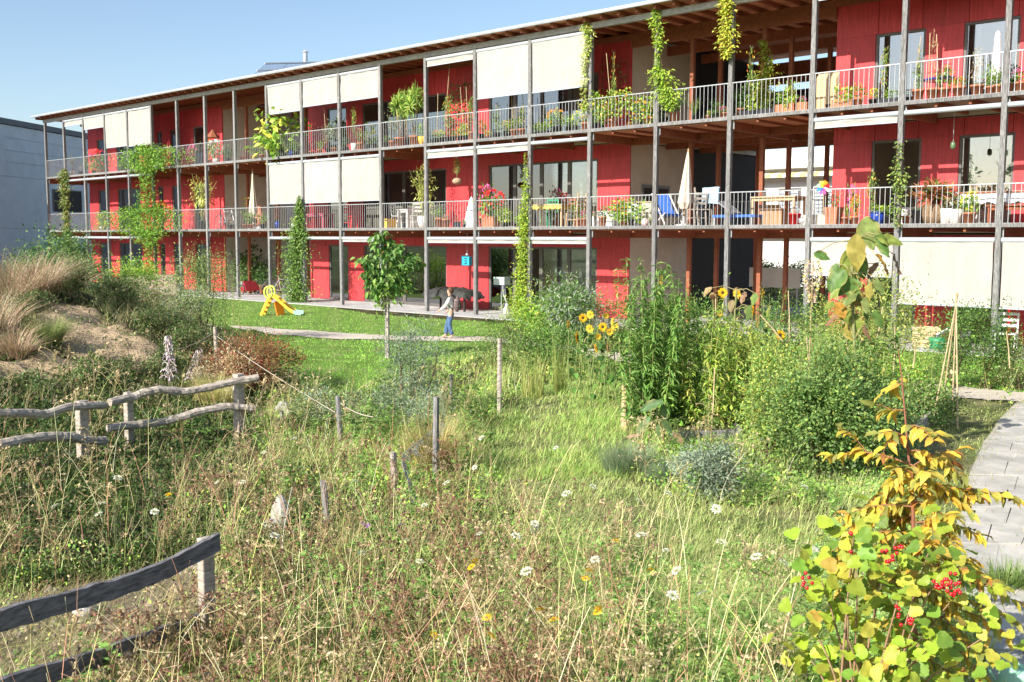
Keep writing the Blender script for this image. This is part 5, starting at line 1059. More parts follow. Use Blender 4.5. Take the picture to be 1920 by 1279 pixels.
# branching weeds, eight kinds scattered and turned
def weed(rng, kind):
    v = Veg(); h = rng.uniform(.22, .48) if kind != 2 else .16; st = []; tips = []
    K = 4; tt = np.linspace(0, 1, K)[:, None]; main = tt*np.array([rng.normal(0, .1), rng.normal(0, .1), h]); st.append(main)
    for k in range({0: 9, 1: 3, 2: 0, 3: 7}[kind]):
        u = rng.uniform(.3, .95); b0_ = main[0]*(1-u)+main[-1]*u; d_ = np.array([rng.normal(), rng.normal(), rng.uniform(.6, 1.6)]); d_ /= np.linalg.norm(d_); e = b0_+d_*h*rng.uniform(.25, .6); st.append(b0_+(e-b0_)*tt+np.array([0, 0, .03])*np.sin(tt*3)); tips.append(e)
    tips.append(main[-1]); sc_ = {0: (.30, .20, .11), 1: (.16, .18, .06), 2: (.14, .2, .05), 3: (.34, .28, .15)}[kind]
    v.stems(np.array(st), np.full((len(st), K), .0019), np.tile(sc_, (len(st), 1)))
    if kind in (0, 3):
        tp = np.repeat(np.array(tips), 5, 0); dr = rdir(rng, len(tp), .4); v.leaves(tp, dr, rdir(rng, len(tp)), .022, .012, np.tile((.16, .08, .055) if kind == 0 else (.38, .30, .18), (len(tp), 1))*rng.uniform(.6, 1.3, (len(tp), 1)), T_QUAD)
    nl = {0: 14, 1: 46, 2: 16, 3: 8}[kind]; u = rng.random(nl); si = rng.integers(0, len(st), nl) if kind != 2 else np.zeros(nl, int); P = np.array([st[i][0]*(1-q)+st[i][-1]*q for i, q in zip(si, u*(.9 if kind != 2 else .15))]); az = rng.uniform(0, 6.28, nl)
    Lw_ = {0: (.045, .010), 1: (.060, .030), 2: (.13, .045), 3: (.05, .008)}[kind]
    v.leaves(P, np.stack([np.cos(az), np.sin(az), rng.normal(.15 if kind != 2 else .5, .3, nl)], 1), np.tile((0, 0, 1.), (nl, 1))+rng.normal(0, .3, (nl, 3)), Lw_[0]*rng.uniform(.6, 1.2, nl), Lw_[1]*rng.uniform(.7, 1.2, nl), np.tile({0: (.14, .18, .06), 1: (.11, .19, .045), 2: (.13, .22, .05), 3: (.26, .24, .1)}[kind], (nl, 1))*rng.uniform(.65, 1.4, (nl, 1)), T_FOLD if kind == 2 else T_QUAD)
    return np.concatenate(v.V), np.concatenate(v.C), np.concatenate(v.L), np.concatenate(v.S)
def weed_field(name, label, seed, kind, n, rect, mask, patch, ps, po, nvar=4, sc=(.7, 1.2), gain=1.7):
    rng = np.random.default_rng(seed); vg = Veg()
    for q in range(nvar):
        V0, C0, L0, S0 = weed(rng, kind); x, y, z, d, px, py = scatter(rng, n//nvar, *rect, mask, patch, ps, po); N = len(x)
        a = rng.uniform(0, 6.28, N); s_ = rng.uniform(*sc, N)*np.clip(d/9, 1, 1.5); ca, sa = np.cos(a)*s_, np.sin(a)*s_
        v = np.stack([V0[None, :, 0]*ca[:, None]-V0[None, :, 1]*sa[:, None]+x[:, None], V0[None, :, 0]*sa[:, None]+V0[None, :, 1]*ca[:, None]+y[:, None], V0[None, :, 2]*s_[:, None]+z[:, None]-.01], 2)
        c = C0[None]*rng.uniform(.7, 1.3, (N, 1, 1))*gain; k = len(V0)
        vg.V.append(v.reshape(-1, 3)); vg.C.append(np.repeat(c, 1, 0).reshape(-1, 3)); vg.L.append((L0[None]+(np.arange(N)*k+vg.nv)[:, None]).ravel()); vg.S.append((S0[None]+(np.arange(N)*len(L0)+vg.nl)[:, None]).ravel()); vg.nv += N*k; vg.nl += N*len(L0)
    return stuffobj(vg, name, label)
weed_field('wiry_weeds', 'wiry branching weeds with brown seed heads', 541, 0, 640, (-60, 1180, 840, 1500), fgb, 1.0, .5, 2)
weed_field('leafy_weeds', 'leafy green weeds between the grasses', 542, 1, 1500, (-60, 1900, 780, 1500), lambda x, y, px, py: nolawn(x, y, px, py) & ~((px > 880) & (px < 1200) & (py < 900)) & ~((px < 520) & (py < 1050)), 1.0, .6, 5, sc=(.55, .95), gain=2.2)
weed_field('broad_weeds', 'broad-leaved rosettes in the meadow', 543, 2, 1100, (200, 1900, 760, 1500), nolawn, .9, .5, 8, gain=1.9)
weed_field('pale_umbels', 'pale dry umbels and twigs', 544, 3, 1100, (-60, 1500, 720, 1500), nolawn, 1.0, .7, 4, gain=1.7)
weed_field('tall_border_weeds', 'taller weeds round the stakes and in the enclosure', 545, 1, 420, (560, 1150, 690, 860), nolawn, 1.0, .8, 3, sc=(.6, 1.0), gain=1.7)
# long arching stalks
rng = np.random.default_rng(521); x, y, z, d, px, py = scatter(rng, 420, -60, 1500, 780, 1500, nolawn); n = len(x)
hh = rng.uniform(.45, .95, n); az = rng.uniform(0, 6.28, n); K = 7; ln = rng.uniform(.1, .6, n); tt = np.linspace(0, 1, K)
pts = np.stack([np.stack([x+ln*hh*k**1.6*np.cos(az), y+ln*hh*k**1.6*np.sin(az), z+hh*k*(1-.2*ln*k)], 1) for k in tt], 1); sg = Veg()
sg.stems(pts, np.outer(rng.uniform(.0016, .0034, n), np.linspace(1.2, .5, K)), pick(rng, [(3, (.55, .46, .26)), (2, (.36, .38, .14)), (2, (.36, .18, .12))], n))
tw = rng.integers(0, n, 900); f = rng.uniform(.4, .95, 900); i = np.minimum((f*(K-1)).astype(int), K-2); a0 = pts[tw, i]; dr = rdir(rng, 900, .8); L_ = rng.uniform(.05, .2, 900)[:, None]
sg.stems(np.stack([a0, a0+dr*L_*.5, a0+dr*L_+np.array([0, 0, .02])], 1), np.full((900, 3), .0013), pick(rng, [(3, (.45, .36, .2)), (1, (.3, .16, .1))], 900)); stuffobj(sg, 'dry_stalks', 'long arching dry stalks rising over the meadow', 'stem')
# gravel stones and clods on bare soil
rng = np.random.default_rng(522); x, y, z, d, px, py = scatter(rng, 9000, -100, 500, 560, 1420, sd); n = len(x); vg = Veg(); tv = np.array([(0, 0, 1), (1, 0, 0), (0, 1, 0), (-1, 0, 0), (0, -1, 0)], float)
s_ = rng.gamma(1.5, .0075, n)[:, None, None]; v = np.stack([x, y, z], 1)[:, None]+tv[None]*s_*rng.uniform(.6, 1.3, (n, 5, 3))
vg.put(v, [(0, 1, 2), (0, 2, 3), (0, 3, 4), (0, 4, 1)], pick(rng, [(3, (.17, .135, .095)), (2, (.23, .19, .145)), (1, (.10, .08, .055))], n)); stuffobj(vg, 'clods', 'small stones and clods on the bare ground', 'stem')
VEG_GAIN = 1.85
VEG_GAIN = 1.4
rng = np.random.default_rng(551); n = 5200; tt_ = rng.random(n); ss = np.where(rng.random(n) < .72, np.where(rng.random(n) < .5, rng.gamma(1.2, .035, n), 1-rng.gamma(1.2, .035, n)), rng.random(n)); cj = np.linspace(0, 1, rows+1); jn = rng.random(n) < .3; tt_ = np.where(jn, cj[rng.integers(0, rows, n)]+rng.normal(0, .0012, n), tt_); tt_ = np.clip(tt_, 0, .999)
Pw = np.array([lerp_line(WL, t)*(1-q)+lerp_line(WR, t)*q for t, q in zip(tt_, ss)]); hw = rng.uniform(.02, .09, n)*np.where(jn, .6, 1); vg = Veg(); az = rng.uniform(0, 6.28, n)
vg.blades(np.stack([Pw[:, 0], Pw[:, 1], hgt(Pw[:, 0], Pw[:, 1])+.012], 1), hw, az, rng.uniform(.2, 1.4, n), np.full(n, .005), pick(rng, GT+STRAW, n), 2); stuffobj(vg, 'joint_grass', 'little grass blades growing in the joints and over the edges of the walkway')
VEG_GAIN = 1.85
# --- wildflowers one could count
def wf_mesh(name, petal, disc, R, n, dome):
    vg = Veg(); rng = np.random.default_rng(4)
    for k, (rr, zz) in enumerate(((1, 0), (.66, dome*.55), (.33, dome))):
        m_ = max(5, int(n*rr)); P, D = petal_ring(m_, R*rr*.45, R*.6, zz, .15, k*.4); vg.leaves(P, D+rng.normal(0, .15, D.shape), np.tile((0, 0, 1.), (m_, 1)), R*.62*rng.uniform(.8, 1.1, m_), R*.42, np.array([petal if k < 2 else disc])*rng.uniform(.88, 1.08, (m_, 1)), T_FOLD)
    return vg.mesh(name, M['petal'])
WHITE = [wf_mesh('scabious_%s' % k, (.80, .80, .66), (.66, .70, .46), r_, 11, .018) for k, r_ in (('a', .037), ('b', .030), ('c', .042))]
YEL = wf_mesh('hawkbit', (.90, .60, .02), (.85, .48, .02), .030, 13, .004); PUR = wf_mesh('knapweed', (.36, .14, .46), (.34, .12, .40), .02, 9, .008)
def stem_mesh(h):
    s_ = Veg(); s_.stems(np.array([[(.0, .0, -h), (.02, .01, -h*.5), (0, 0, 0)]]), np.array([[.0022, .0018, .0014]]), np.array([(.28, .32, .13)]), 4); return s_.mesh('flower_stem', M['stem'])
STM = [stem_mesh(h) for h in (.25, .38, .52)]
WPX = [(118, 980), (192, 983), (199, 999), (293, 988), (214, 927), (428, 930), (459, 936), (652, 934), (506, 1042), (755, 1055), (675, 1075), (803, 981), (786, 1092), (907, 896), (918, 842), (556, 850), (505, 875), (855, 932), (998, 1013), (1018, 1022), (912, 1038), (956, 1040), (1074, 957), (1050, 865), (1176, 965), (1247, 1073), (1347, 1055), (1240, 957), (1208, 1043),
       (1335, 972), (1362, 953), (1477, 930), (1334, 1160), (1253, 1152), (1125, 1085), (1005, 1110), (1100, 940), (1281, 962), (1440, 920), (1488, 940), (1436, 850), (1432, 1085), (1443, 1090), (885, 925), (1295, 1105)]
YPX = [(905, 1097), (908, 1088), (1096, 1118), (1092, 1127), (1152, 1055), (927, 1200), (1049, 1216), (888, 1235), (786, 1232), (1145, 1185), (1135, 1192), (1016, 1196), (320, 962), (1220, 1115)]
PPX = [(712, 1010), (668, 1018), (755, 1022)]
LMK = [(447, 760, 'tall post of the rail fence'), (240, 780, 'second rail fence post'), (153, 790, 'left rail fence post'), (515, 965, 'pale upright stone'), (606, 940, 'short stake'), (737, 890, 'netting stake'), (818, 830, 'grey weathered stake'), (380, 1120, 'plank fence post'), (150, 1130, 'upper plank'), (1335, 890, 'silvery sage'), (1200, 860, 'lavender'), (1520, 1080, 'berry shrub'), (1545, 1030, 'dark round stone'), (937, 740, 'lone round post'), (1170, 790, 'pale split stake')]
WSEEN = {}
def wlabel(base, px, py):
    l = min(LMK, key=lambda a: math.hypot(a[0]-px, a[1]-py)); dx, dy = px-l[0], py-l[1]
    side = ('right of' if dx > 0 else 'left of') if abs(dx) > abs(dy) else ('in front of' if dy > 0 else 'behind'); dst = math.hypot(dx, dy); far_ = 'just ' if dst < 70 else ('well ' if dst > 190 else '')
    k = '%s %s%s the %s' % (base, far_, side, l[2]); n = WSEEN.get(k, 0); WSEEN[k] = n+1
    return k if n == 0 else k.replace(base, base+[', its neighbour', ', third one', ', fourth one', ', fifth one', ', sixth one', ', seventh one'][min(n-1, 5)])
def wild(px, py, mesh, label, grp, rng, name, cat):
    label = wlabel(label, px, py)
    hz = rng.uniform(.38, .56); p = G(px, py, hz); si = 1 if hz < .44 else 2
    t = thing(name, label, cat, (p[0], p[1], hz), rng.uniform(0, 6.28), grp); h = link_mesh('flower_head', mesh, t); h.rotation_euler = (rng.normal(.2, .3), rng.normal(0, .3), 0); link_mesh('flower_stem', STM[si], t)
rng = np.random.default_rng(530)
for (px, py) in WPX: wild(px, py, WHITE[rng.integers(3)], 'creamy white scabious flower', 'white wildflowers in the meadow', rng, 'white_wildflower', 'wildflower')
for (px, py) in YPX: wild(px, py, YEL, 'small yellow daisy-like flower', 'yellow wildflowers in the meadow', rng, 'yellow_wildflower', 'wildflower')
for (px, py) in PPX: wild(px, py, PUR, 'tiny purple knapweed flower', 'purple wildflowers in the meadow', rng, 'purple_wildflower', 'wildflower')
# ================================================================== fences, stakes, stones, beds
def log(pts, rs, name, m, parent, n=9, seed=0, flat=1.0):
    rng = np.random.default_rng(seed); mb = MB(); P = [np.array(p) for p in pts]; Q = []; R = []
    for i in range(len(P)-1):
        for k in range(7): t = k/7; Q.append(P[i]*(1-t)+P[i+1]*t); R.append(rs*(1+rng.uniform(-.07, .07)))
    Q.append(P[-1]); R.append(rs*.95)
    for _ in range(1): Q = [Q[0]]+[(Q[i-1]+2*Q[i]+Q[i+1])/4 for i in range(1, len(Q)-1)]+[Q[-1]]
    mb.tube(Q, R, n); c = np.array(Q); mb.v = [tuple(np.array(v)+rng.normal(0, rs*.055, 3)) for v in mb.v]
    return mb.build(name, m, parent, smooth=False)
def dist_f(px): return np.interp(px, [-200, 0, 150, 240, 447, 500], [11.9, 12.35, 12.85, 13.3, 13.8, 13.9])
f0 = at(240, 13.3)
f1 = thing('rail_fence', 'rustic split-rail fence with two wavy grey rails on two posts, the farther section', 'fence', (f0[0], f0[1], 0.0))
for pts, r_, sd_ in (([(484, 708), (437, 716), (387, 728), (345, 735), (300, 730), (266, 737), (250, 745), (206, 754)], .049, 1), ([(478, 767), (452, 764), (425, 762), (375, 771), (337, 783), (300, 792), (250, 797), (203, 803)], .050, 2)):
    log([zp(px, py, dist_f(px)-.08) for px, py in pts], r_, 'rail', M['split_wood'], f1, seed=sd_)
for px, yt, yb, w_ in ((447, 701, 818, .12), (240, 735, 832, .095)):
    d = dist_f(px); a = zp(px, yt, d); MB().bar((a[0], a[1], -.15), a, w_, w_*.8, up=(1, .2, 0)).build('fence_post', M['split_wood'], f1, bevel=.01)
f0 = at(152, 12.85); f2 = thing('rail_fence', 'rustic split-rail fence section running out of the left edge of the picture', 'fence', (f0[0], f0[1], 0.0))
for pts, r_, sd_ in (([(197, 760), (162, 761), (125, 764), (87, 777), (50, 775), (0, 775), (-80, 770)], .047, 3), ([(197, 827), (162, 827), (137, 820), (100, 818), (50, 823), (0, 833), (-80, 842)], .054, 4)):
    log([zp(px, py, dist_f(px)-.30) for px, py in pts], r_, 'rail', M['split_wood'], f2, seed=sd_)
for px, yt, yb, w_ in ((153, 751, 845, .13), (-90, 755, 850, .12)):
    d = dist_f(px); a = zp(px, yt, d); MB().bar((a[0], a[1], -.15), a, w_, w_*.7, up=(1, .2, 0)).build('fence_post', M['split_wood'], f2, bevel=.01)
f0 = at(380, 6.46); f3 = thing('plank_fence', 'low fence of two rough dark grey planks in the bottom left corner', 'fence', (f0[0], f0[1], 0.0))
def plank(tops, thick, th, name, sd_):
    rng = np.random.default_rng(sd_); T = []
    for i in range(len(tops)-1):
        for k in range(5): t = k/5; T.append(tops[i]*(1-t)+tops[i+1]*t)
    T.append(tops[-1]); n = len(T); mb = MB(); vs_ = []
    for i, p in enumerate(T):
        t = T[min(i+1, n-1)]-T[max(i-1, 0)]; t[2] = 0; t /= np.linalg.norm(t); nr = np.array([t[1], -t[0], 0]); h_ = thick*(1+rng.uniform(-.07, .07)); dz = rng.uniform(-.006, .006)
        for a_, b_ in ((-.5, 0), (.5, 0), (.5, -1), (-.5, -1)): vs_.append(p+nr*a_*th+np.array([0, 0, b_*h_+dz*(b_ == 0)]))
    fs = [(i*4+k, i*4+(k+1) % 4, (i+1)*4+(k+1) % 4, (i+1)*4+k) for i in range(n-1) for k in range(4)]+[(3, 2, 1, 0), tuple((n-1)*4+k for k in range(4))]
    return mb.add(vs_, fs).build(name, M['split_shaded'], f3)
dz_ = lambda px: np.interp(px, [-150, 0, 380, 420], [5.0, 5.42, 6.40, 6.5])
plank([zp(px, py, dz_(px)) for px, py in ((-120, 1180), (0, 1143), (144, 1104), (213, 1086), (282, 1063), (360, 1027), (409, 999))], .105, .035, 'plank', 5)
plank([zp(px, py, dz_(px)) for px, py in ((-120, 1312), (13, 1269), (183, 1217), (282, 1184), (372, 1152))], .10, .035, 'plank', 6)
a = zp(385, 1008, 6.56); MB().bar((a[0], a[1], -.1), a, .085, .07).build('fence_post', M['split_wood'], f3, bevel=.008)
a = zp(-100, 1160, 5.2); MB().bar((a[0], a[1], -.1), a, .085, .07).build('fence_post', M['split_wood'], f3, bevel=.008)
ST = [(937, 635, 770, .037, 0, 'tall round peeled stake standing alone in the middle of the garden', 'split_wood'), (1172, 722, 808, .050, -4, 'pale split stake under the tallest willow-leaved perennial', 'pale_wood'),
      (818, 745, 905, .034, 4, 'grey weathered stake above the reddish dry grass clump', 'grey_wood'), (737, 848, 950, .036, 0, 'stout short stake holding the grey netting', 'split_wood'),
      (606, 902, 985, .030, 0, 'short round stake near the pale upright stone', 'grey_wood'), (633, 743, 840, .032, -1, 'thin grey stake where the rope ends', 'grey_wood'), (403, 613, 700, .040, 1, 'mossy stake at the top of the rope beside the rust-red shrub', 'split_wood'), (846, 702, 775, .024, 2, 'slim half-hidden grey stake right of the silver shrub', 'grey_wood'), (528, 770, 800, .03, 3, 'stub of a stake beside the two stones', 'grey_wood')]
for px, yt, yb, r_, ln, lab, mt in ST:
    d = dd(yb, px); a = zp(px, yt, d); p = at(px-ln, d); z0 = float(hgt(p[0], p[1])); t = thing('stake', lab, 'stake', (p[0], p[1], z0), group='wooden stakes in the garden')
    rg = np.random.default_rng(int(px)); mb = MB().tube([(p[0], p[1], z0-.1), (p[0]*.5+a[0]*.5, p[1]*.5+a[1]*.5, z0*.5+a[2]*.5), tuple(a)], [r_*1.05, r_, r_*.93], 9)
    mb.v = [tuple(np.array(v)+rg.normal(0, r_*.05, 3)) for v in mb.v]; mb.build('shaft', M[mt], t)
def rope(pts, label):
    P = [np.array(p) for p in pts]; Q = []
    for i in range(len(P)-1):
        for k in range(8): t = k/8; q = P[i]*(1-t)+P[i+1]*t; q = q-np.array([0, 0, .04*math.sin(math.pi*t)]); Q.append(q)
    Q.append(P[-1]); o = MB().tube(Q, .006, 6).build('rope', M['rope'], loc=Q[0]); tag(o, label, 'rope')
rope([zp(403, 628, 20.7), zp(633, 776, 13.1)], 'taut pale rope sagging from the mossy stake down to the thin grey stake')
rope([zp(633, 752, 13.1), zp(700, 782, 12.2)], 'short rope end running from the thin grey stake into the silver shrub')
rope([zp(403, 622, 20.7), zp(335, 655, 18.0)], 'short rope from the mossy stake into the weeds at left')
# netting
N0 = [zp(830, 792, 11.4), zp(800, 815, 11.2), zp(775, 835, 10.6), zp(757, 850, 10.2), zp(753, 868, 10.1), zp(762, 895, 10.0), zp(770, 925, 9.9), zp(772, 945, 9.9)]
nt_ = thing('garden_netting', 'crumpled grey plastic netting draped between two stakes', 'netting', tuple(at(775, 10.4)))
mb = MB()
for i in range(len(N0)-1):
    for k in range(6):
        t = k/6; a = N0[i]*(1-t)+N0[i+1]*t; t2 = (k+1)/6; b_ = N0[i]*(1-t2)+N0[i+1]*t2; w1 = np.array([.03, .03, -.07])*(1+.5*math.sin(i+k))
        mb.bar(a, b_, .006); mb.bar(a+w1, b_+w1, .005); mb.bar(a+w1*.5, b_+w1*.5, .004); mb.bar(a, a+w1, .004); mb.bar(a, b_+w1, .003); mb.bar(a+w1, b_, .003)
tag(mb.build('mesh', M['galv'], nt_), kind='stuff')
# stones
def stone(px, py, d, sx, sy, sz, label, sd_, m='stone', rz=0):
    p = at(px, d); z0 = float(hgt(p[0], p[1])); rg = np.random.default_rng(sd_); mb = MB().sphere((0, 0, 0), 1, 12, 8, (sx, sy, sz)); f_ = rg.normal(0, 1, (6, 3))
    vv = []
    for v in mb.v:
        u_ = np.array(v)/np.array([sx, sy, sz]); k = 1+.10*sum(math.sin(3*u_@q+i) for i, q in enumerate(f_))/2.2; vv.append(tuple(np.array(v)*k))
    mb.v = [(v[0]+p[0], v[1]+p[1], v[2]+z0+sz*.75) for v in vv]; o = mb.build('stone', M[m], loc=(p[0], p[1], z0)); tag(o, label, 'stone', 'stones lying in the garden')
stone(515, 0, 9.2, .085, .08, .19, 'pale upright stone like a little figure in the foreground meadow', 1); stone(503, 0, 9.05, .12, .10, .09, 'broad pale stone at the foot of the upright one', 2)
stone(532, 0, 15.6, .17, .14, .12, 'grey boulder half hidden below the rust-red shrub, the lower of two', 3); stone(524, 0, 16.6, .15, .13, .17, 'grey boulder just above the lower one at the lawn edge', 4)
stone(362, 0, 6.0, .10, .09, .07, 'whitish stone at the bottom edge beside the plank fence', 5); stone(385, 0, 6.35, .07, .06, .05, 'small whitish stone right behind the bottom-edge stone', 6); stone(130, 0, 7.6, .09, .08, .05, 'brownish stone just behind the upper plank', 7)
stone(1546, 0, 8.55, .075, .07, .055, 'dark round stone left of the berry shrub', 8, 'flag'); stone(175, 0, 7.9, .05, .05, .03, 'little flat stone behind the upper plank', 9); stone(225, 0, 6.1, .05, .045, .03, 'pale pebble on the bare soil between the planks', 10)
# raised beds
def board(a, b_, h_, th, parent, m='grey_wood', z0=0):
    MB().bar((a[0], a[1], z0+h_/2), (b_[0], b_[1], z0+h_/2), th, h_).build('board', M[m], parent, bevel=.006)
a, b1 = at(1262, 13.0), at(1400, 13.4); c1 = at(1345, 15.4)
bd = thing('raised_bed', 'low timber-edged planting bed below the willow-leaved clump', 'raised bed', tuple((a+b1)/2))
board(a, b1, .17, .04, bd); board(b1, c1, .17, .04, bd); 
MB().add([tuple(a+np.array([0, 0, .13])), tuple(b1+np.array([0, 0, .13])), tuple(c1+np.array([0, 0, .13])), tuple(c1+(a-b1)+np.array([0, 0, .13]))], [(0, 1, 2, 3)]).build('soil', mat('dark_bed_soil', (.10, .07, .05), .95, .3, 20, .8), bd)
a, b1 = at(1722, 13.9), at(1776, 16.4); c1 = at(1650, 13.6); bd = thing('raised_bed', 'timber-edged vegetable bed beside the walkway', 'raised bed', tuple((a+b1)/2))
board(a, b1, .20, .06, bd, 'split_wood'); board(c1, a, .20, .06, bd, 'split_wood')
MB().add([tuple(a+np.array([0, 0, .14])), tuple(b1+np.array([0, 0, .14])), tuple(b1+(c1-a)+np.array([0, 0, .14])), tuple(c1+np.array([0, 0, .14]))], [(0, 1, 2, 3)]).build('soil', mat('bed_soil', (.16, .12, .08), .95, .3, 20, .8), bd)
a = at(1850, 5.9); b1 = at(1960, 5.75); t = thing('timber_edging', 'pinkish timber edging board lying at the bottom right corner', 'board', tuple(a)); board(a, b1, .12, .06, t, 'split_wood')
p = at(1950, 6.3); t = thing('watering_can', 'teal plastic watering can cut off by the right edge near the bottom', 'watering can', tuple(p))
MB().lathe([(.09, 0), (.10, .02), (.095, .18), (.06, .20)], tuple(p), 14).build('body', M['mint_plastic'], t, smooth=True); MB().tube([p+np.array([.08, .02, .04]), p+np.array([.2, .05, .2])], [.02, .012], 8).build('spout', M['mint_plastic'], t)
MB().tube([p+np.array([-.09, 0, .05]), p+np.array([-.15, 0, .14]), p+np.array([-.05, 0, .25]), p+np.array([.03, 0, .2])], .01, 6).build('handle', M['mint_plastic'], t)
# canes
def cane(px0, py0, px1, py1, d, label, r_=.009, group='bamboo canes in the garden', d1=None):
    a = zp(px0, py0, d); b_ = zp(px1, py1, d1 or d); o = MB().tube([b_, (a+b_)/2+np.array([.01, 0, 0]), a], [r_*.8, r_, r_], 6).build('garden_cane', M['cane'], loc=b_); tag(o, label, 'cane', group)
cn = thing('cane_tripod', 'tripod of four bamboo canes tied at the top beside the right-hand blind', 'plant support', tuple(at(1785, 15.6)))
top = zp(1793, 568, 15.6)
for px, dz in ((1762, 15.4), (1778, 16.1), (1800, 15.8), (1812, 15.3)):
    b_ = at(px, dz, 0); e_ = top+(top-b_)*.08; MB().tube([b_, e_], [.012, .008], 6).build('cane', M['cane'], cn)
for i, (a, b_, d, lab) in enumerate((((1340, 770), (1342, 560), 14.2, 'upright cane at the left of the drooping sunflower'), ((1332, 830), (1340, 690), 13.0, 'cane rising from the low timber bed'), ((1517, 720), (1512, 630), 14.5, 'short blunt cane in the middle beds'), ((1480, 640), (1478, 545), 17, 'pale cane in front of the terrace edge'),
        ((1590, 660), (1570, 555), 14, 'leaning cane left of the giant sunflower'), ((1618, 645), (1600, 600), 13.5, 'short cane behind the giant sunflower stem'), ((1643, 640), (1655, 575), 15, 'slanting cane right of the giant sunflower'), ((1675, 700), (1678, 610), 15, 'cane beside the balcony post at right'),
        ((1893, 690), (1887, 622), 17.5, 'thin cane in the right-hand shrub'), ((1468, 640), (1425, 590), 14.6, 'bent stalk propped between the beds'), ((1712, 690), (1716, 640), 15, 'cane stub over the vegetable bed'))): cane(*a, *b_, d, lab)
# --- toy slide
p = at(524, 35.7); sl = thing('toy_slide', 'yellow and orange plastic toddler slide with looped lime handles on the lawn', 'slide', (p[0], p[1], 0.0)); R2 = np.array([_r[0], _r[1], 0]); R2 /= np.linalg.norm(R2); F2 = np.array([-R2[1], R2[0], 0])
def sp_(u, v, z): return np.array([p[0], p[1], 0])+R2*u+F2*v+np.array([0, 0, z])
for v in (-.22, .22):
    MB().bar(sp_(-.62, v, 0), sp_(-.34, v, .62), .05, .10).build('ladder_side', M['yellow_plastic'], sl, bevel=.01)
    pts = [sp_(-.36+.13*math.cos(a_), v, .78+.19*math.sin(a_)) for a_ in np.linspace(0, 2*math.pi, 17)]; MB().tube(pts, .035, 8).build('handle_loop', M['lime_plastic'], sl, smooth=True)
for k in range(4): u = -.60+.07*k; MB().bar(sp_(u+.02, -.2, .12+.15*k), sp_(u+.02, .2, .12+.15*k), .09, .035).build('step', M['orange_plastic'], sl, bevel=.006)
prof = [(-.34, .64), (-.22, .62), (-.05, .50), (.15, .32), (.32, .17), (.46, .09)]
def chute(pr, m, nm):
    vs_ = []; sec = [(-.23, .10), (-.21, .10), (-.19, .0), (.19, .0), (.21, .10), (.23, .10), (.23, -.03), (-.23, -.03)]
    for u, z in pr: vs_ += [sp_(u, a_, z+b_) for a_, b_ in sec]
    n = len(sec); fs = [(i*n+k, (i+1)*n+k, (i+1)*n+(k+1) % n, i*n+(k+1) % n) for i in range(len(pr)-1) for k in range(n)]+[tuple(range(n)), tuple(((len(pr)-1)*n+k) for k in range(n-1, -1, -1))]; MB().add(vs_, fs).build(nm, m, sl)
chute(prof, M['yellow_plastic'], 'chute'); chute([(.462, .088), (.58, .055), (.72, .045)], M['mint_plastic'], 'chute_foot')
MB().bar(sp_(.0, 0, .02), sp_(-.1, 0, .48), .30, .05).build('brace', M['orange_plastic'], sl)
# --- the walking child
def skin_body(name, joints, edges, radii, m, parent, sub=2, smooth=True):
    me = bpy.data.meshes.new(name); me.from_pydata([tuple(j) for j in joints], edges, []); o = bpy.data.objects.new(name, me); COL.objects.link(o)
    md = o.modifiers.new('skin', 'SKIN'); md.use_smooth_shade = True; s2 = o.modifiers.new('sub', 'SUBSURF'); s2.levels = sub; s2.render_levels = sub
    for i, r_ in enumerate(radii):
        rr = r_ if hasattr(r_, '__len__') else (r_, r_); me.skin_vertices[0].data[i].radius = rr
    me.skin_vertices[0].data[0].use_root = True
    dg = bpy.context.evaluated_depsgraph_get(); nm = bpy.data.meshes.new_from_object(o.evaluated_get(dg)); bpy.data.objects.remove(o); nm.name = name; nm.materials.clear(); nm.materials.append(m)
    nm.polygons.foreach_set('use_smooth', [True]*len(nm.polygons)); return link_mesh(name, nm, parent)
p = at(845, 26.75); ch = thing('person', 'child in white long-sleeved top and blue jeans walking left with a patterned backpack', 'person', (p[0], p[1], 0.012), 0)
ang = math.atan2(-_r[1], -_r[0])-.15; ch.rotation_euler = (0, 0, ang)   # +x = walking direction
# local: x forward, y left, z up
J = [(0, 0, .66), (0, 0, .80), (.01, 0, .98), (.02, 0, 1.06), (.03, 0, 1.12), (.035, 0, 1.20), (.04, 0, 1.285), (0.0, .065, .63), (.03, .07, .36), (-.05, .075, .07), (.06, .08, .03), (0, -.065, .63), (.12, -.07, .37), (.15, -.075, .08), (.26, -.08, .03),
     (.01, .14, 1.02), (.10, .17, .86), (.25, .16, .74), (.31, .155, .70), (.01, -.14, 1.02), (.0, -.19, .84), (.12, -.18, .70), (.17, -.175, .66)]
E_ = [(0, 1), (1, 2), (2, 3), (3, 4), (4, 5), (5, 6), (0, 7), (7, 8), (8, 9), (9, 10), (0, 11), (11, 12), (12, 13), (13, 14), (2, 15), (15, 16), (16, 17), (17, 18), (2, 19), (19, 20), (20, 21), (21, 22)]
R_ = [(.085, .10), (.075, .095), (.08, .11), .045, .038, (.075, .07), (.06, .058), .065, .045, .032, .03, .065, .045, .032, .03, .042, .032, .024, .022, .042, .032, .024, .022]
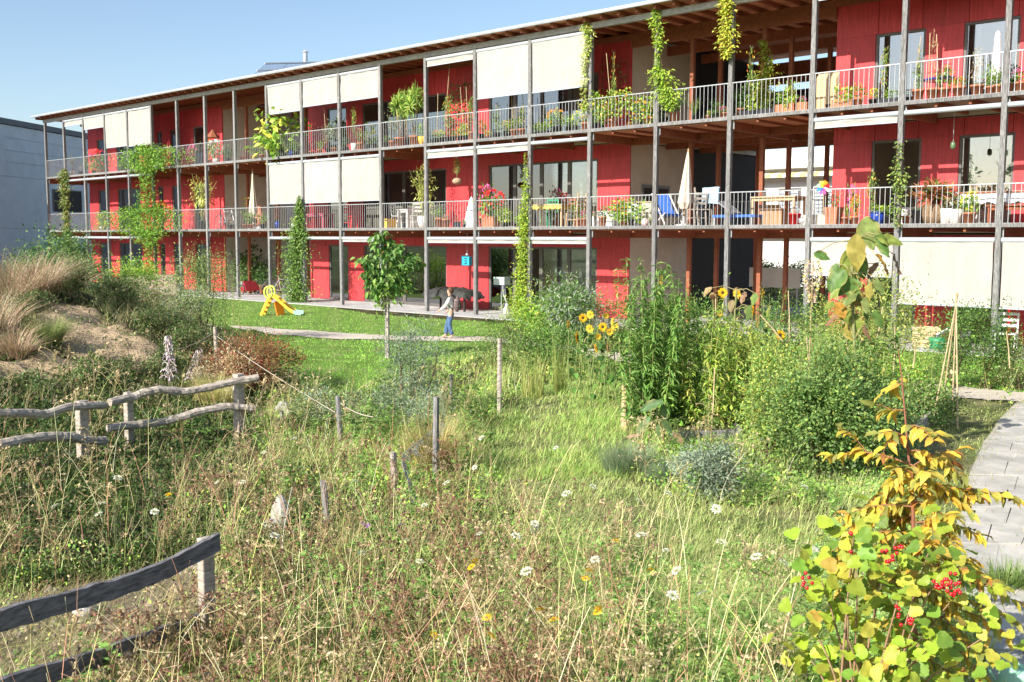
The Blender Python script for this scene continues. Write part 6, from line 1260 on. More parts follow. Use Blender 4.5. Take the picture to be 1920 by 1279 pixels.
for (hx, hy, hz, wx, wy, wz) in ((.31, .155, .70, .25, .16, .74), (.17, -.175, .66, .12, -.18, .70)):   # five fingers on each hand
    base = 18 if hy > 0 else 22; dx, dy_, dzz = hx-wx, hy-wy, hz-wz; ln = math.sqrt(dx*dx+dy_*dy_+dzz*dzz); u_ = np.array([dx, dy_, dzz])/ln; sv = np.array([0, 1, 0.])
    for k in range(5):
        o_ = (k-2)*.009; i0 = len(J); L_ = (.030, .045, .05, .046, .036)[k]; a_ = np.array([hx, hy, hz])+u_*.012+sv*o_*1.2+(np.array([0, 0, .012]) if k == 0 else 0); b_ = a_+u_*L_*.6+sv*o_*.2+(np.array([0, 0, .012]) if k == 0 else 0); c_ = b_+u_*L_*.4+np.array([0, 0, -.010])
        J += [tuple(a_), tuple(b_), tuple(c_)]; E_ += [(base, i0), (i0, i0+1), (i0+1, i0+2)]; R_ += [.008, .007, .0055]
skin_body('body', J, E_, R_, M['skin'], ch)
skin_body('jeans', [(0, 0, .70), (0, 0, .64), (0, .066, .60), (.03, .07, .36), (-.045, .075, .09), (0, -.066, .60), (.12, -.07, .37), (.145, -.075, .10)], [(0, 1), (1, 2), (2, 3), (3, 4), (1, 5), (5, 6), (6, 7)], [(.10, .115), (.10, .115), .078, .060, .064, .078, .060, .064], M['denim'], ch)
skin_body('shirt', [(0, 0, .72), (0, 0, .84), (.01, 0, .99), (.02, 0, 1.06), (.01, .15, 1.02), (.10, .18, .86), (.235, .165, .75), (.01, -.15, 1.02), (0, -.20, .84), (.105, -.185, .715)], [(0, 1), (1, 2), (2, 3), (2, 4), (4, 5), (5, 6), (2, 7), (7, 8), (8, 9)], [(.105, .125), (.095, .12), (.10, .125), .055, .056, .045, .038, .056, .045, .038], M['shirt'], ch)
skin_body('hair', [(.0, 0, 1.16), (-.01, 0, 1.22), (.005, 0, 1.29), (.05, 0, 1.325)], [(0, 1), (1, 2), (2, 3)], [(.055, .06), (.088, .085), (.088, .085), (.045, .06)], M['hair'], ch)
for sgn in (1, -1):
    MB().sphere((.105, .026*sgn, 1.235), .009, 8, 6).build('eye', M['dark'], ch, smooth=True); MB().sphere((.03, .078*sgn, 1.22), .018, 8, 6, (.6, .5, 1)).build('ear', M['skin'], ch, smooth=True)
MB().sphere((.118, 0, 1.21), .014, 8, 6, (1.1, .7, 1.1)).build('nose', M['skin'], ch, smooth=True); MB().sphere((.103, 0, 1.175), .018, 8, 6, (.35, 1, .3)).build('mouth', M['red_plastic'], ch, smooth=True)
for sx, sy, sz in ((-.01, .075, .03), (.19, -.075, .035)): MB().sphere((sx+.02, sy, sz), .05, 10, 7, (1.7, .8, .7)).build('shoe', M['red_plastic'], ch, smooth=True)
bp = thing('backpack', 'patterned brown school backpack on the back of the walking child', 'backpack', (p[0], p[1], .012)); bp.rotation_euler = ch.rotation_euler
bpm = MB().sphere((-.17, 0, .90), 1, 12, 8, (.085, .13, .20)).build('bag', None, None, smooth=True) if False else None
m_ = MB().sphere((-.165, 0, .89), 1, 14, 10, (.09, .135, .20)).mesh('bag', M['backpack'], True); link_mesh('bag', m_, bp)
m_ = MB().sphere((-.235, 0, .83), 1, 12, 8, (.045, .10, .09)).mesh('front_pocket', M['dark_cloth'], True); link_mesh('front_pocket', m_, bp)
for sgn in (1, -1):
    m_ = MB().tube([(-.14, .08*sgn, 1.05), (-.02, .09*sgn, 1.13), (.10, .09*sgn, 1.02), (.10, .10*sgn, .90), (-.08, .12*sgn, .76)], .018, 6).mesh('strap', M['dark_cloth'], True); link_mesh('strap', m_, bp)
# --- covered table, bird box, cat and terrace things
c = V(848, 560, .95); tb = thing('covered_table', 'long table under a crumpled dark cover on the terrace behind the child', 'table', (c[0], .95, .012))
for sx in (-.95, .95):
    for sy in (-.32, .32): MB().bar((c[0]+sx, .95+sy, .02), (c[0]+sx*.98, .95+sy*.95, .66), .06).build('leg', M['dark'], tb)
MB().box(c[0]-1.05, c[0]+1.05, .55, 1.35, .66, .72).build('table_top', M['dark'], tb)
rg = np.random.default_rng(7); nx_, ny_ = 27, 13; vs_ = []
for j in range(ny_):
    for i in range(nx_):
        u = i/(nx_-1)*2-1; v = j/(ny_-1)*2-1; e = max(abs(u), abs(v)); x = c[0]+u*1.14; y = .95+v*.47; lump = .13*math.exp(-((u-.25)**2*4+v*v*2))+.09*math.exp(-((u+.5)**2*8+v*v*2)); z = .735+lump+.022*math.sin(u*17+v*3)+.015*math.sin(v*13-u*5)
        if e > .9: z = .72-.0; 
        if e > .96: z = .50+.05*math.sin(u*11+v*9)+.03*rg.normal(); x += (.03*u); y += .03*v
        vs_.append((x, y, z))
MB().add(vs_, [(j*nx_+i, j*nx_+i+1, (j+1)*nx_+i+1, (j+1)*nx_+i) for j in range(ny_-1) for i in range(nx_-1)]).build('cover', M['dark_cloth'], tb, smooth=True)
c = V(875, 488, .35); bb = thing('bird_box', 'turquoise framed box with dark slots hanging by a cord between two posts', 'bird box', tuple(c))
MB().box(c[0]-.17, c[0]+.17, c[1]-.05, c[1]+.09, c[2]-.17, c[2]+.13).build('box', M['turquoise'], bb); MB().box(c[0]-.20, c[0]+.20, c[1]-.065, c[1]-.052, c[2]-.19, c[2]-.165).box(c[0]-.20, c[0]+.20, c[1]-.065, c[1]-.052, c[2]+.125, c[2]+.15).box(c[0]-.20, c[0]-.175, c[1]-.065, c[1]-.052, c[2]-.165, c[2]+.125).box(c[0]+.175, c[0]+.20, c[1]-.065, c[1]-.052, c[2]-.165, c[2]+.125).build('frame', mat('dark_blue_frame', (.02, .12, .2), .5, .1, 5, 0), bb)
for zz in (-.10, -.02, .06): MB().box(c[0]-.05, c[0]+.06, c[1]-.075, c[1]-.055, c[2]+zz-.014, c[2]+zz+.014).build('slot', M['dark'], bb)
MB().tube([(c[0], c[1]+.02, c[2]+.13), (c[0], c[1]+.02, 2.78)], .006, 5).build('cord', M['galv'], bb); MB().sphere((c[0], c[1]+.02, c[2]+.19), .05, 8, 6).build('knot', M['galv'], bb)
c = G(948, 592); c[2] = .04; ct = thing('cat', 'white cat sitting upright on the terrace by the open glass door', 'cat', tuple(c), ang+2.2)
skin_body('body', [(0, 0, .09), (.02, 0, .18), (.05, 0, .26), (.07, 0, .31), (.10, 0, .335), (.07, .035, .12), (.09, .04, .02), (.07, -.035, .12), (.09, -.04, .02), (-.08, .04, .03), (-.14, .05, .02), (-.18, 0, .02)], [(0, 1), (1, 2), (2, 3), (3, 4), (1, 5), (5, 6), (1, 7), (7, 8), (0, 9), (9, 10), (10, 11)], [(.085, .09), .075, .05, .048, .03, .025, .02, .025, .02, .025, .02, .015], M['white'], ct)
for sgn in (1, -1): MB().add([(.05, .03*sgn-.018, .34), (.05, .03*sgn+.018, .34), (.07, .03*sgn, .345), (.055, .035*sgn, .39)], [(0, 1, 3), (1, 2, 3), (2, 0, 3)]).mesh('ear', M['white']) and link_mesh('ear', MB().add([(.05, .03*sgn-.018, .34), (.05, .03*sgn+.018, .34), (.07, .03*sgn, .345), (.055, .035*sgn, .39)], [(0, 1, 3), (1, 2, 3), (2, 0, 3)]).mesh('ear', M['white']), ct)
# reed mat fence at the left part of the terrace
a = G(238, 552); a = V(238, 530, -1.0); b_ = V(332, 530, -1.0); rf = thing('reed_screen', 'low grey-brown reed mat screen in front of the left ground-floor terrace', 'screen', (a[0], -1.0, 0)); mb = MB(); n = 150
for i in range(n): x = a[0]+(b_[0]-a[0])*i/n; hh = .92+.05*math.sin(i*1.7); mb.tube([(x, -1.0+.01*math.sin(i), 0), (x, -1.0, hh)], .022, 5)
tag(mb.build('reeds', mat('reed_mat', (.34, .27, .20), .9, .3, 9, .3), rf), kind='stuff')
for zz in (.25, .7): MB().tube([(a[0], -1.03, zz), (b_[0], -1.03, zz)], .008, 5).build('wire', M['galv'], rf)
# hedge and white panel seen through the ground-floor passage
hb = V(1440, 500, 19.0); bush('hedge', 'dark green hedge seen through the ground-floor passage', 'hedge', hb[0], 19.0, 11, 1.6, 1.75, 5200, .10, .06, DARKG+GREEN, 640, clumps=60, z0=0, shell=.2, stems=0 or 8)
a = V(1405, 537, 6.7); b_ = V(1470, 503, 6.7); pn = thing('notice_board', 'blank white board standing in the ground-floor passage before the hedge', 'board', (a[0], 6.7, 0))
MB().box(a[0], b_[0]+.6, 6.68, 6.72, a[2], b_[2]).build('panel', M['white_wall'], pn)
for xx in (a[0]+.1, b_[0]+.45): MB().box(xx, xx+.05, 6.725, 6.76, .01, b_[2]-.05).build('leg', M['galv'], pn)
# ================================================================== things on the balconies
LV = {0: .012, 1: Z1+.085, 2: Z2+.085}; LN = {0: 'terrace', 1: 'middle balcony', 2: 'top balcony'}
ORD = ['', 'first', 'second', 'third', 'fourth', 'fifth', 'sixth', 'seventh', 'eighth', 'ninth', 'tenth', 'eleventh', 'twelfth', 'thirteenth', 'fourteenth', 'fifteenth', 'sixteenth', 'seventeenth', 'eighteenth', 'nineteenth', 'twentieth', 'twenty-first', 'twenty-second']
SEEN = {}
def bayof(x):
    n = max(k for k in range(NP) if PXn(k) <= x+1e-6 or k == 0); f = (x-PXn(n))/(PXn(n+1)-PXn(n)); return n, f
def where(x, lvl):
    n, f = bayof(x); pos = 'far left' if f < .2 else 'left' if f < .4 else 'centre' if f < .6 else 'right' if f < .8 else 'far right'
    return '%s, %s bay from right, %s' % (LN[lvl], ORD[22-n] if 22-n < len(ORD) else 'last', pos)
def uniq(lab):
    k = SEEN.get(lab, 0); SEEN[lab] = k+1
    return lab if k == 0 else lab.replace(' with ', [' nearby with ', ' alongside with ', ' third with '][k-1], 1)
POT = {}
POT['terracotta'] = (MB().lathe([(.34, 0), (.46, .82), (.5, .82), (.52, 1.0), (.46, 1.0), (.44, .9)], n=14).mesh('pot', M['terracotta'], True), 'terracotta pot')
POT['black'] = (MB().lathe([(.36, 0), (.47, .9), (.5, .92), (.5, 1.0), (.45, 1.0)], n=12).mesh('pot', M['black_plastic'], True), 'black plastic pot')
POT['blue'] = (MB().lathe([(.36, 0), (.49, .5), (.5, 1.0), (.45, 1.0)], n=14).mesh('pot', M['blue_plastic'], True), 'blue glazed pot')
POT['white'] = (MB().lathe([(.36, 0), (.48, .6), (.5, 1.0), (.45, 1.0)], n=14).mesh('pot', M['white'], True), 'white pot')
POT['yellow'] = (MB().lathe([(.36, 0), (.48, .6), (.5, 1.0), (.45, 1.0)], n=14).mesh('pot', M['yellow_plastic'], True), 'yellow pot')
POT['barrel'] = (MB().lathe([(.42, 0), (.5, .45), (.49, .8), (.46, 1.0), (.42, 1.0)], n=16).mesh('pot', M['barrel'], True), 'wooden half-barrel')
POT['trough'] = (MB().box(-.5, .5, -.22, .22, 0, 1).mesh('trough', M['terracotta']), 'terracotta trough')
POT['dark trough'] = (MB().box(-.5, .5, -.2, .2, 0, 1).mesh('trough', M['black_plastic']), 'dark trough')
POT['square'] = (MB().add([(-.38, -.38, 0), (.38, -.38, 0), (.38, .38, 0), (-.38, .38, 0), (-.5, -.5, 1), (.5, -.5, 1), (.5, .5, 1), (-.5, .5, 1)], [(3, 2, 1, 0), (4, 5, 6, 7), (0, 1, 5, 4), (1, 2, 6, 5), (2, 3, 7, 6), (3, 0, 4, 7)]).mesh('pot', M['terracotta']), 'square terracotta pot')
def pm(kind, seed):
    rng = np.random.default_rng(seed); vg = Veg()
    def bl(n, pal, L, W_, sx=.5, sz=.5, zc=.5, tm=T_QUAD, dr=0, cl=12): crown(vg, rng, (0, 0, zc), sx, sx, sz, n, L, W_, pal, cl, .35, tm, dr, .4)
    if kind == 'green': bl(260, GREEN+FRESH, .16, .08)
    elif kind == 'fresh': bl(340, FRESH+[(3, (.42, .42, .06))], .17, .10, tm=T_FOLD)
    elif kind in ('orange', 'red', 'pink', 'white', 'yellow'):
        bl(230, GREEN+FRESH, .15, .08, zc=.42, sz=.42); c = {'orange': (.85, .28, .03), 'red': (.75, .04, .04), 'pink': (.80, .12, .30), 'white': (.85, .83, .78), 'yellow': (.85, .65, .05)}[kind]
        n = 40; P = rdir(rng, n, .6)*np.array([.45, .45, .38])+np.array([0, 0, .55]); k = np.repeat(np.arange(n), 4); D = rdir(rng, n*4, .4); vg.leaves(P[k], D, rdir(rng, n*4, .5), .09, .07, pick(rng, [(1, c)], n*4, .1), T_QUAD)
    elif kind == 'grassy':
        n = 90; a = rng.uniform(0, 6.28, n); vg.blades(np.stack([.1*np.cos(a), .1*np.sin(a), 0*a], 1), rng.uniform(.6, 1.1, n), a, rng.uniform(.3, 1.2, n), np.full(n, .045), pick(rng, FRESH+GREEN, n), 3)
    elif kind == 'agave':
        n = 34; a = rng.uniform(0, 6.28, n); vg.blades(np.stack([.05*np.cos(a), .05*np.sin(a), 0*a], 1), rng.uniform(.5, 1.0, n), a, rng.uniform(.3, 1.5, n), np.full(n, .11), pick(rng, [(2, (.16, .26, .14)), (1, (.3, .36, .16))], n), 3)
    elif kind in ('yucca', 'redpalm'):
        for (bx, by, bz) in (((0, 0, .72), (.16, .06, .62), (-.14, -.05, .55)) if kind == 'yucca' else ((0, 0, .35), (.1, 0, .42))):
            n = 60; D = rdir(rng, n, .25); P = np.tile((bx, by, bz), (n, 1)); vg.leaves(P, D, rdir(rng, n, .4), .30*rng.uniform(.7, 1.1, n) if kind == 'yucca' else .55, .028 if kind == 'yucca' else .035, pick(rng, [(3, (.16, .27, .06)), (2, (.34, .40, .10))] if kind == 'yucca' else [(2, (.36, .16, .08)), (1, (.22, .24, .08))], n), T_CURL)
            vg.stems(np.array([[(0, 0, 0), (bx*.6, by*.6, bz*.5), (bx, by, bz)]]), np.array([[.022, .018, .016]]), np.array([(.30, .22, .14)]), 6)
    elif kind == 'olive':
        vg.stems(np.array([[(0, 0, 0), (.02, 0, .3), (0, 0, .6)]]), np.array([[.02, .016, .01]]), np.array([(.2, .17, .12)]), 6); bl(330, SILVER+OLIVE, .08, .02, .26, .38, .6, dr=0)
    elif kind == 'bamboo':
        for i in range(9):
            e = rng.normal(0, .12, 2); vg.stems(np.array([[(0, 0, 0), (e[0]*.4, e[1]*.4, .5), (e[0], e[1], rng.uniform(.75, 1))]]), np.array([[.008, .007, .004]]), np.array([(.45, .45, .14)]), 4)
        bl(520, [(3, (.36, .40, .10)), (2, (.26, .32, .07)), (1, (.5, .46, .2))], .10, .018, .24, .42, .6, dr=.4, cl=18)
    elif kind == 'tall':
        for i in range(5):
            e = rng.normal(0, .09, 2); vg.stems(np.array([[(0, 0, 0), (e[0]*.4, e[1]*.4, .5), (e[0], e[1], rng.uniform(.7, 1))]]), np.array([[.009, .007, .004]]), np.array([(.25, .3, .1)]), 4)
        bl(300, GREEN+OLIVE+FRESH, .08, .04, .2, .48, .5, cl=16)
        n = 24; P = rng.normal(0, .12, (n, 3))+np.array([0, 0, .55]); P[:, 2] = rng.uniform(.3, 1, n); vg.leaves(P, rdir(rng, n), rdir(rng, n), .06, .05, pick(rng, [(1, (.8, .2, .04)), (1, (.8, .6, .06))], n), T_QUAD)
    elif kind == 'dry': bl(150, STRAW+RUST, .10, .03, .25, .5, .5)
    elif kind == 'dark': bl(380, DARKG, .14, .07, .45, .5)
    return vg.mesh('plant', M['leaf'])
PL = {k: [pm(k, 700+i*7+j) for j in range(2)] for i, k in enumerate(('green', 'fresh', 'orange', 'red', 'pink', 'white', 'yellow', 'grassy', 'agave', 'yucca', 'redpalm', 'olive', 'bamboo', 'tall', 'dry', 'dark'))}
PN = {'green': 'leafy green plant', 'fresh': 'bright leafy plant', 'orange': 'orange flowers', 'red': 'red flowers', 'pink': 'pink flowers', 'white': 'white flowers', 'yellow': 'yellow flowers', 'grassy': 'arching grass', 'agave': 'spiky agave', 'yucca': 'tall yucca', 'redpalm': 'reddish palm', 'olive': 'small olive tree', 'bamboo': 'feathery bamboo', 'tall': 'tall flowering stems', 'dry': 'withered stems', 'dark': 'dark green plant'}
_pc = 0; 
def potted(px, lvl, Y, pw, ph, plant_, w_, h, pot='terracotta', label=None, zoff=0, plant2=None):
    """px image column fixes X on the plane Y; pw, ph pot width and height; w_, h plant size"""
    global _pc; _pc += 1
    x = V(px, 300, Y)[0]; z = LV[lvl]+zoff+.002; me, pn = POT[pot]; pw *= .86
    lab = label or uniq('%s with %s on %s' % (pn, PN[plant_], where(x, lvl))); t = thing('potted_plant', lab, 'potted plant', (x, Y, z), 0, 'potted plants on the '+LN[lvl])
    o = link_mesh('pot' if 'rough' not in pot else 'trough', me, t); o.scale = (pw, pw, ph); f = link_mesh('plant', PL[plant_][_pc % 2], t, (0, 0, ph*.88)); f['kind'] = 'stuff'; f.scale = (w_, w_, h); f.rotation_euler = (0, 0, _pc*1.3); return t
T_ = 'terracotta'; B_ = 'black'
# ---- top balcony, right to left (px, Y, pot w, pot h, plant, plant w, plant h, pot)
for a in [(1905, .35, .30, .24, 'pink', .5, .35, T_), (1885, .35, .30, .24, 'dark', .5, .4, T_), (1866, .30, .26, .22, 'green', .3, .3, T_), (1851, .30, .24, .20, 'green', .3, .55, T_), (1826, .30, .36, .26, 'dry', .5, .95, T_), (1792, .30, .36, .26, 'orange', .28, .28, T_), (1765, .30, .32, .26, 'green', .35, .5, T_), (1743, .30, .34, .28, 'dry', .3, 1.5, T_), (1716, .30, .34, .28, 'tall', .4, 1.0, T_),
          (1690, .35, .5, .14, 'green', .3, .2, 'dark trough'), (1662, .35, .6, .14, 'green', .25, .25, 'dark trough'), (1634, .35, .3, .16, 'yellow', .25, .3, B_), (1606, .32, .26, .22, 'green', .35, .35, T_), (1578, .32, .62, .22, 'fresh', .45, .4, 'trough'), (1552, .9, .3, .2, 'dry', .2, .6, B_),
          (1652, 1.0, .3, .25, 'tall', .4, 1.35, B_), (1502, .30, .36, .24, 'pink', .2, .2, 'trough'), (1478, .30, .34, .24, 'fresh', .3, .6, 'trough'), (1462, .32, .34, .24, 'green', .35, .3, 'trough'), (1432, .35, .7, .16, 'dark', .3, .2, 'dark trough'), (1405, .35, .7, .16, 'tall', .6, 1.6, 'dark trough'), (1386, .35, .32, .24, 'dark', .5, .6, T_),
          (1356, .30, .30, .16, 'pink', .35, .2, T_), (1340, .30, .2, .16, 'dark', .4, .35, B_), (1326, .30, .16, .12, 'orange', .12, .16, T_), (1300, .5, .2, .2, 'grassy', .3, .6, B_), (1264, .32, .34, .32, 'agave', .7, .7, T_), (1245, .4, .2, .2, 'dark', .3, .5, B_), (1214, .32, .34, .28, 'grassy', .6, .65, T_), (1180, .3, .24, .06, 'orange', .2, .1, T_),
          (1149, .30, .32, .26, 'tall', .4, 1.9, T_), (1128, .30, .24, .2, 'orange', .35, .6, B_), (1116, .30, .2, .2, 'fresh', .4, .9, B_), (1096, .30, .3, .24, 'orange', .3, .3, T_), (1080, .30, .26, .18, 'yellow', .3, .5, B_), (1064, .30, .26, .18, 'green', .35, .4, B_), (1042, .35, .34, .22, 'orange', .62, .6, B_), (1022, .30, .4, .10, 'green', .4, .3, 'dark trough'), (1008, .3, .3, .10, 'fresh', .3, .3, 'dark trough'),
          (978, .30, .30, .24, 'tall', .5, .8, T_), (963, .30, .30, .24, 'green', .4, .4, T_), (950, .30, .3, .22, 'orange', .35, .4, B_), (932, .35, .3, .2, 'tall', .5, .95, B_), (915, .35, .24, .1, 'yellow', .3, .2, 'dark trough'), (903, .3, .28, .2, 'orange', .35, .5, B_),
          (884, .30, .3, .3, 'tall', .5, 1.3, T_), (873, .30, .26, .2, 'fresh', .3, .4, B_), (862, .30, .26, .2, 'orange', .3, .35, B_), (850, .30, .26, .2, 'red', .3, .3, B_), (840, .30, .26, .2, 'tall', .7, 1.5, B_), (829, .30, .26, .2, 'yellow', .3, .3, B_), (818, .30, .26, .2, 'orange', .3, .3, B_),
          (792, .30, .36, .3, 'green', .4, .5, 'yellow'), (777, .35, .44, .36, 'yucca', 1.1, 2.0, T_), (762, .5, .3, .3, 'yucca', .9, 1.9, B_), (750, .30, .46, .34, 'yucca', .9, 1.8, T_), (735, .35, .26, .26, 'olive', 1.2, 1.3, T_), (725, .3, .22, .2, 'green', .3, .3, B_),
          (703, .35, .26, .22, 'dark', .3, .35, B_), (690, .35, .26, .22, 'olive', .6, .8, B_), (676, .35, .3, .3, 'green', .3, .5, T_), (664, .35, .3, .3, 'tall', .4, 1.5, 'white'), (650, .35, .26, .2, 'dark', .3, .6, B_), (627, .35, .3, .2, 'olive', 1.0, 1.35, T_), (616, .35, .3, .2, 'olive', .9, 1.2, B_), (600, .35, .3, .2, 'green', .3, .4, T_), (583, .35, .26, .15, 'dry', .2, .4, T_),
          (556, .35, .3, .2, 'green', .4, .5, B_), (545, .35, .3, .24, 'dark', .4, .5, 'blue'), (530, .35, .4, .3, 'fresh', 1.9, 1.7, B_), (516, .35, .3, .2, 'green', .5, .6, B_), (492, .35, .3, .2, 'olive', .7, .9, T_), (476, .35, .3, .2, 'green', .4, .5, T_), (455, .35, .3, .2, 'dry', .4, .3, T_),
          (428, .35, .3, .2, 'dark', .5, .5, B_), (405, .35, .3, .2, 'white', .8, .9, 'white'), (392, .35, .3, .2, 'tall', .6, 1.0, T_), (360, .35, .3, .2, 'pink', .5, .8, T_), (190, .35, .3, .2, 'red', 1.0, 1.1, T_), (176, .35, .3, .2, 'pink', .8, .9, B_), (150, .35, .3, .2, 'dry', .4, .4, B_), (135, .4, .3, .3, 'olive', .7, 1.1, 'white')]:
    potted(a[0], 2, *a[1:4], a[4], a[5], a[6], a[7])
# ---- middle balcony
for a in [(1822, .35, .36, .26, 'yellow', .4, .55, T_), (1795, .45, .4, .34, 'white', .5, .45, 'white'), (1778, .35, .34, .36, 'dry', .3, .5, 'white'), (1755, .40, .62, .46, 'redpalm', 1.2, .75, 'barrel'), (1725, .35, .36, .34, 'grassy', .3, .15, B_), (1704, .35, .28, .2, 'pink', .2, .2, T_), (1650, .35, .42, .32, 'fresh', .5, .18, 'blue'), (1637, .45, .3, .2, 'tall', .5, 1.2, T_), (1668, .4, .26, .2, 'green', .3, .3, B_),
          (1607, .35, .24, .2, 'orange', .25, .6, T_), (1588, .35, .22, .18, 'dry', .2, .2, T_), (1566, .35, .44, .44, 'green', .3, .45, 'square'), (1600, .6, .2, .15, 'pink', .3, .9, T_), (1194, 1.5, .2, .2, 'green', .3, .5, 'white'), (1172, .40, .34, .22, 'fresh', .85, .6, T_), (1185, .38, .2, .2, 'fresh', .9, .5, B_), (1131, .35, .32, .3, 'dark', .4, .35, T_), (1115, .35, .16, .3, 'pink', .2, .2, 'white'),
          (948, .35, .3, .15, 'fresh', .5, .5, B_), (925, .35, .5, .34, 'red', .9, 1.0, 'square'), (912, .35, .4, .3, 'pink', .6, 1.2, 'square'), (968, .4, .2, .12, 'green', .2, .3, B_), (1097, .6, .3, .26, 'pink', .3, .3, T_), (1085, 1.0, .3, .26, 'green', .4, .6, T_), (857, .35, .3, .2, 'dry', .3, .2, 'dark trough'), (836, .35, .36, .3, 'pink', .2, .2, T_), (824, .35, .4, .34, 'green', .35, .4, T_), (793, .6, .5, .4, 'bamboo', 1.5, 1.9, 'white'),
          (870, .3, .2, .1, 'dark', .2, .2, B_), (550, .35, .3, .2, 'fresh', .3, .3, 'white'), (517, .35, .3, .3, 'dark', .2, .2, 'blue'), (490, .4, .3, .2, 'green', .4, .5, B_), (456, .35, .3, .2, 'tall', .6, 1.2, T_), (468, .35, .3, .2, 'green', .5, .6, T_), (376, .6, .5, .4, 'bamboo', 1.8, 2.2, B_), (430, .35, .3, .2, 'dry', .3, .4, B_), (300, .35, .3, .2, 'orange', .8, 1.2, T_), (187, .4, .3, .2, 'fresh', .6, .8, 'white')]:
    potted(a[0], 1, *a[1:4], a[4], a[5], a[6], a[7])
# ---- ground floor passage pots
for a in [(470, 3.2, .4, .4, 'dark', 1.5, 1.9, T_), (452, 2.4, .4, .4, 'dark', 1.2, 1.4, T_), (487, 2.6, .35, .4, 'dark', 1.1, 1.3, T_), (540, 3.6, .35, .3, 'green', .6, .8, B_)]: potted(a[0], 0, *a[1:4], a[4], a[5], a[6], a[7])
# ---- furniture helpers (built at origin, x = facing direction)
def chair(name, label, loc, rz, m, seat=.44, back=.92, w_=.44, group=None, cloth=None):
    t = thing(name, label, 'chair', loc, rz, group); q = w_/2
    for sx, sy in ((.2, q-.02), (.2, -q+.02)): link_mesh('leg', MB().bar((sx+.02, sy, 0), (sx, sy, seat), .035).mesh('leg', m), t)
    for sy in (q-.02, -q+.02): link_mesh('leg', MB().bar((-.25, sy, 0), (-.2, sy, seat), .035).bar((-.2, sy, seat), (-.28, sy, back), .035).mesh('leg', m), t)
    mb = MB()
    for k in range(5): link_mesh('seat_slat', MB().box(-.22+k*.09, -.22+k*.09+.075, -q, q, seat, seat+.02).mesh('seat_slat', m), t)
    for k in range(3): link_mesh('back_slat', MB().bar((-.23-.025*k, -q, seat+.18+k*.13), (-.23-.025*k, q, seat+.18+k*.13), .018, .07).mesh('back_slat', m), t)
    link_mesh('brace', MB().bar((.2, q-.02, .22), (-.23, q-.02, .22), .02).bar((-.23, q-.02, .22), (-.23, -q+.02, .22), .02).mesh('brace', m), t)
    return t
def table(name, label, loc, rz, m, L=1.2, W_=.75, H=.73, cloth=None):
    t = thing(name, label, 'table', loc, rz); link_mesh('table_top', MB().box(-L/2, L/2, -W_/2, W_/2, H-.035, H).mesh('table_top', m), t)
    for sx in (-1, 1):
        for sy in (-1, 1): link_mesh('leg', MB().box(sx*(L/2-.06)-.03, sx*(L/2-.06)+.03, sy*(W_/2-.06)-.03, sy*(W_/2-.06)+.03, 0, H-.036).mesh('leg', m), t)
    link_mesh('apron', MB().box(-L/2+.05, L/2-.05, -W_/2+.05, -W_/2+.07, H-.12, H-.037).box(-L/2+.05, L/2-.05, W_/2-.07, W_/2-.05, H-.12, H-.037).mesh('apron', m), t)
    return t
def tcloth(label, loc, rz, m, L, W_, H, drop=.22, name='tablecloth'):
    n1, n2 = 21, 13; vs_ = []; rg = np.random.default_rng(int(abs(loc[0]*10)))
    for j in range(n2):
        for i in range(n1):
            u = i/(n1-1)*2-1; v = j/(n2-1)*2-1; x = u*(L/2+drop*.0+.02); y = v*(W_/2+.02); z = H+.006; ex = abs(u) > .93; ey = abs(v) > .9
            if abs(u) > .99 or abs(v) > .99: z = H-drop+.03*math.sin(i*1.9+j*1.3); x *= 1.02+.02*math.sin(j*2.); y *= 1.03+.03*math.sin(i*1.7)
            vs_.append((x, y, z))
    o = link_mesh(name, MB().add(vs_, [(j*n1+i, j*n1+i+1, (j+1)*n1+i+1, (j+1)*n1+i) for j in range(n2-1) for i in range(n1-1)]).mesh(name, m, False), None, loc); o.rotation_euler = (0, 0, rz); tag(o, label, 'tablecloth')
def P3(px, Y, lvl, dz=0): x = V(px, 300, Y)[0]; return (x, Y, LV[lvl]+dz)
def parasol(label, px, Y, lvl, H, m, lean=0):
    l = P3(px, Y, lvl); t = thing('closed_parasol', label, 'parasol', l); link_mesh('pole', MB().tube([(0, 0, 0), (lean*.5, 0, H*.5), (lean, 0, H)], .022, 8).mesh('pole', M['pale_wood'], True), t)
    prof = [(.10, 0), (.17, .18), (.14, .5), (.09, 1.0), (.05, 1.4), (.02, H-.62)]; mb = MB(); n = 16; vs_ = []
    for r_, z in prof:
        for k in range(n): a_ = 2*math.pi*k/n; rr = r_*(1+.28*(k % 2)); vs_.append((lean*(z+.45)/H+rr*math.cos(a_), rr*math.sin(a_), z+.5))
    fs = [(i*n+k, i*n+(k+1) % n, (i+1)*n+(k+1) % n, (i+1)*n+k) for i in range(len(prof)-1) for k in range(n)]+[tuple(range(n-1, -1, -1)), tuple((len(prof)-1)*n+k for k in range(n))]
    link_mesh('canopy', mb.add(vs_, fs).mesh('canopy', m), t); link_mesh('foot', MB().lathe([(.24, 0), (.24, .05), (.05, .08), (.04, .3)], n=14).mesh('foot', M['conc']), t)
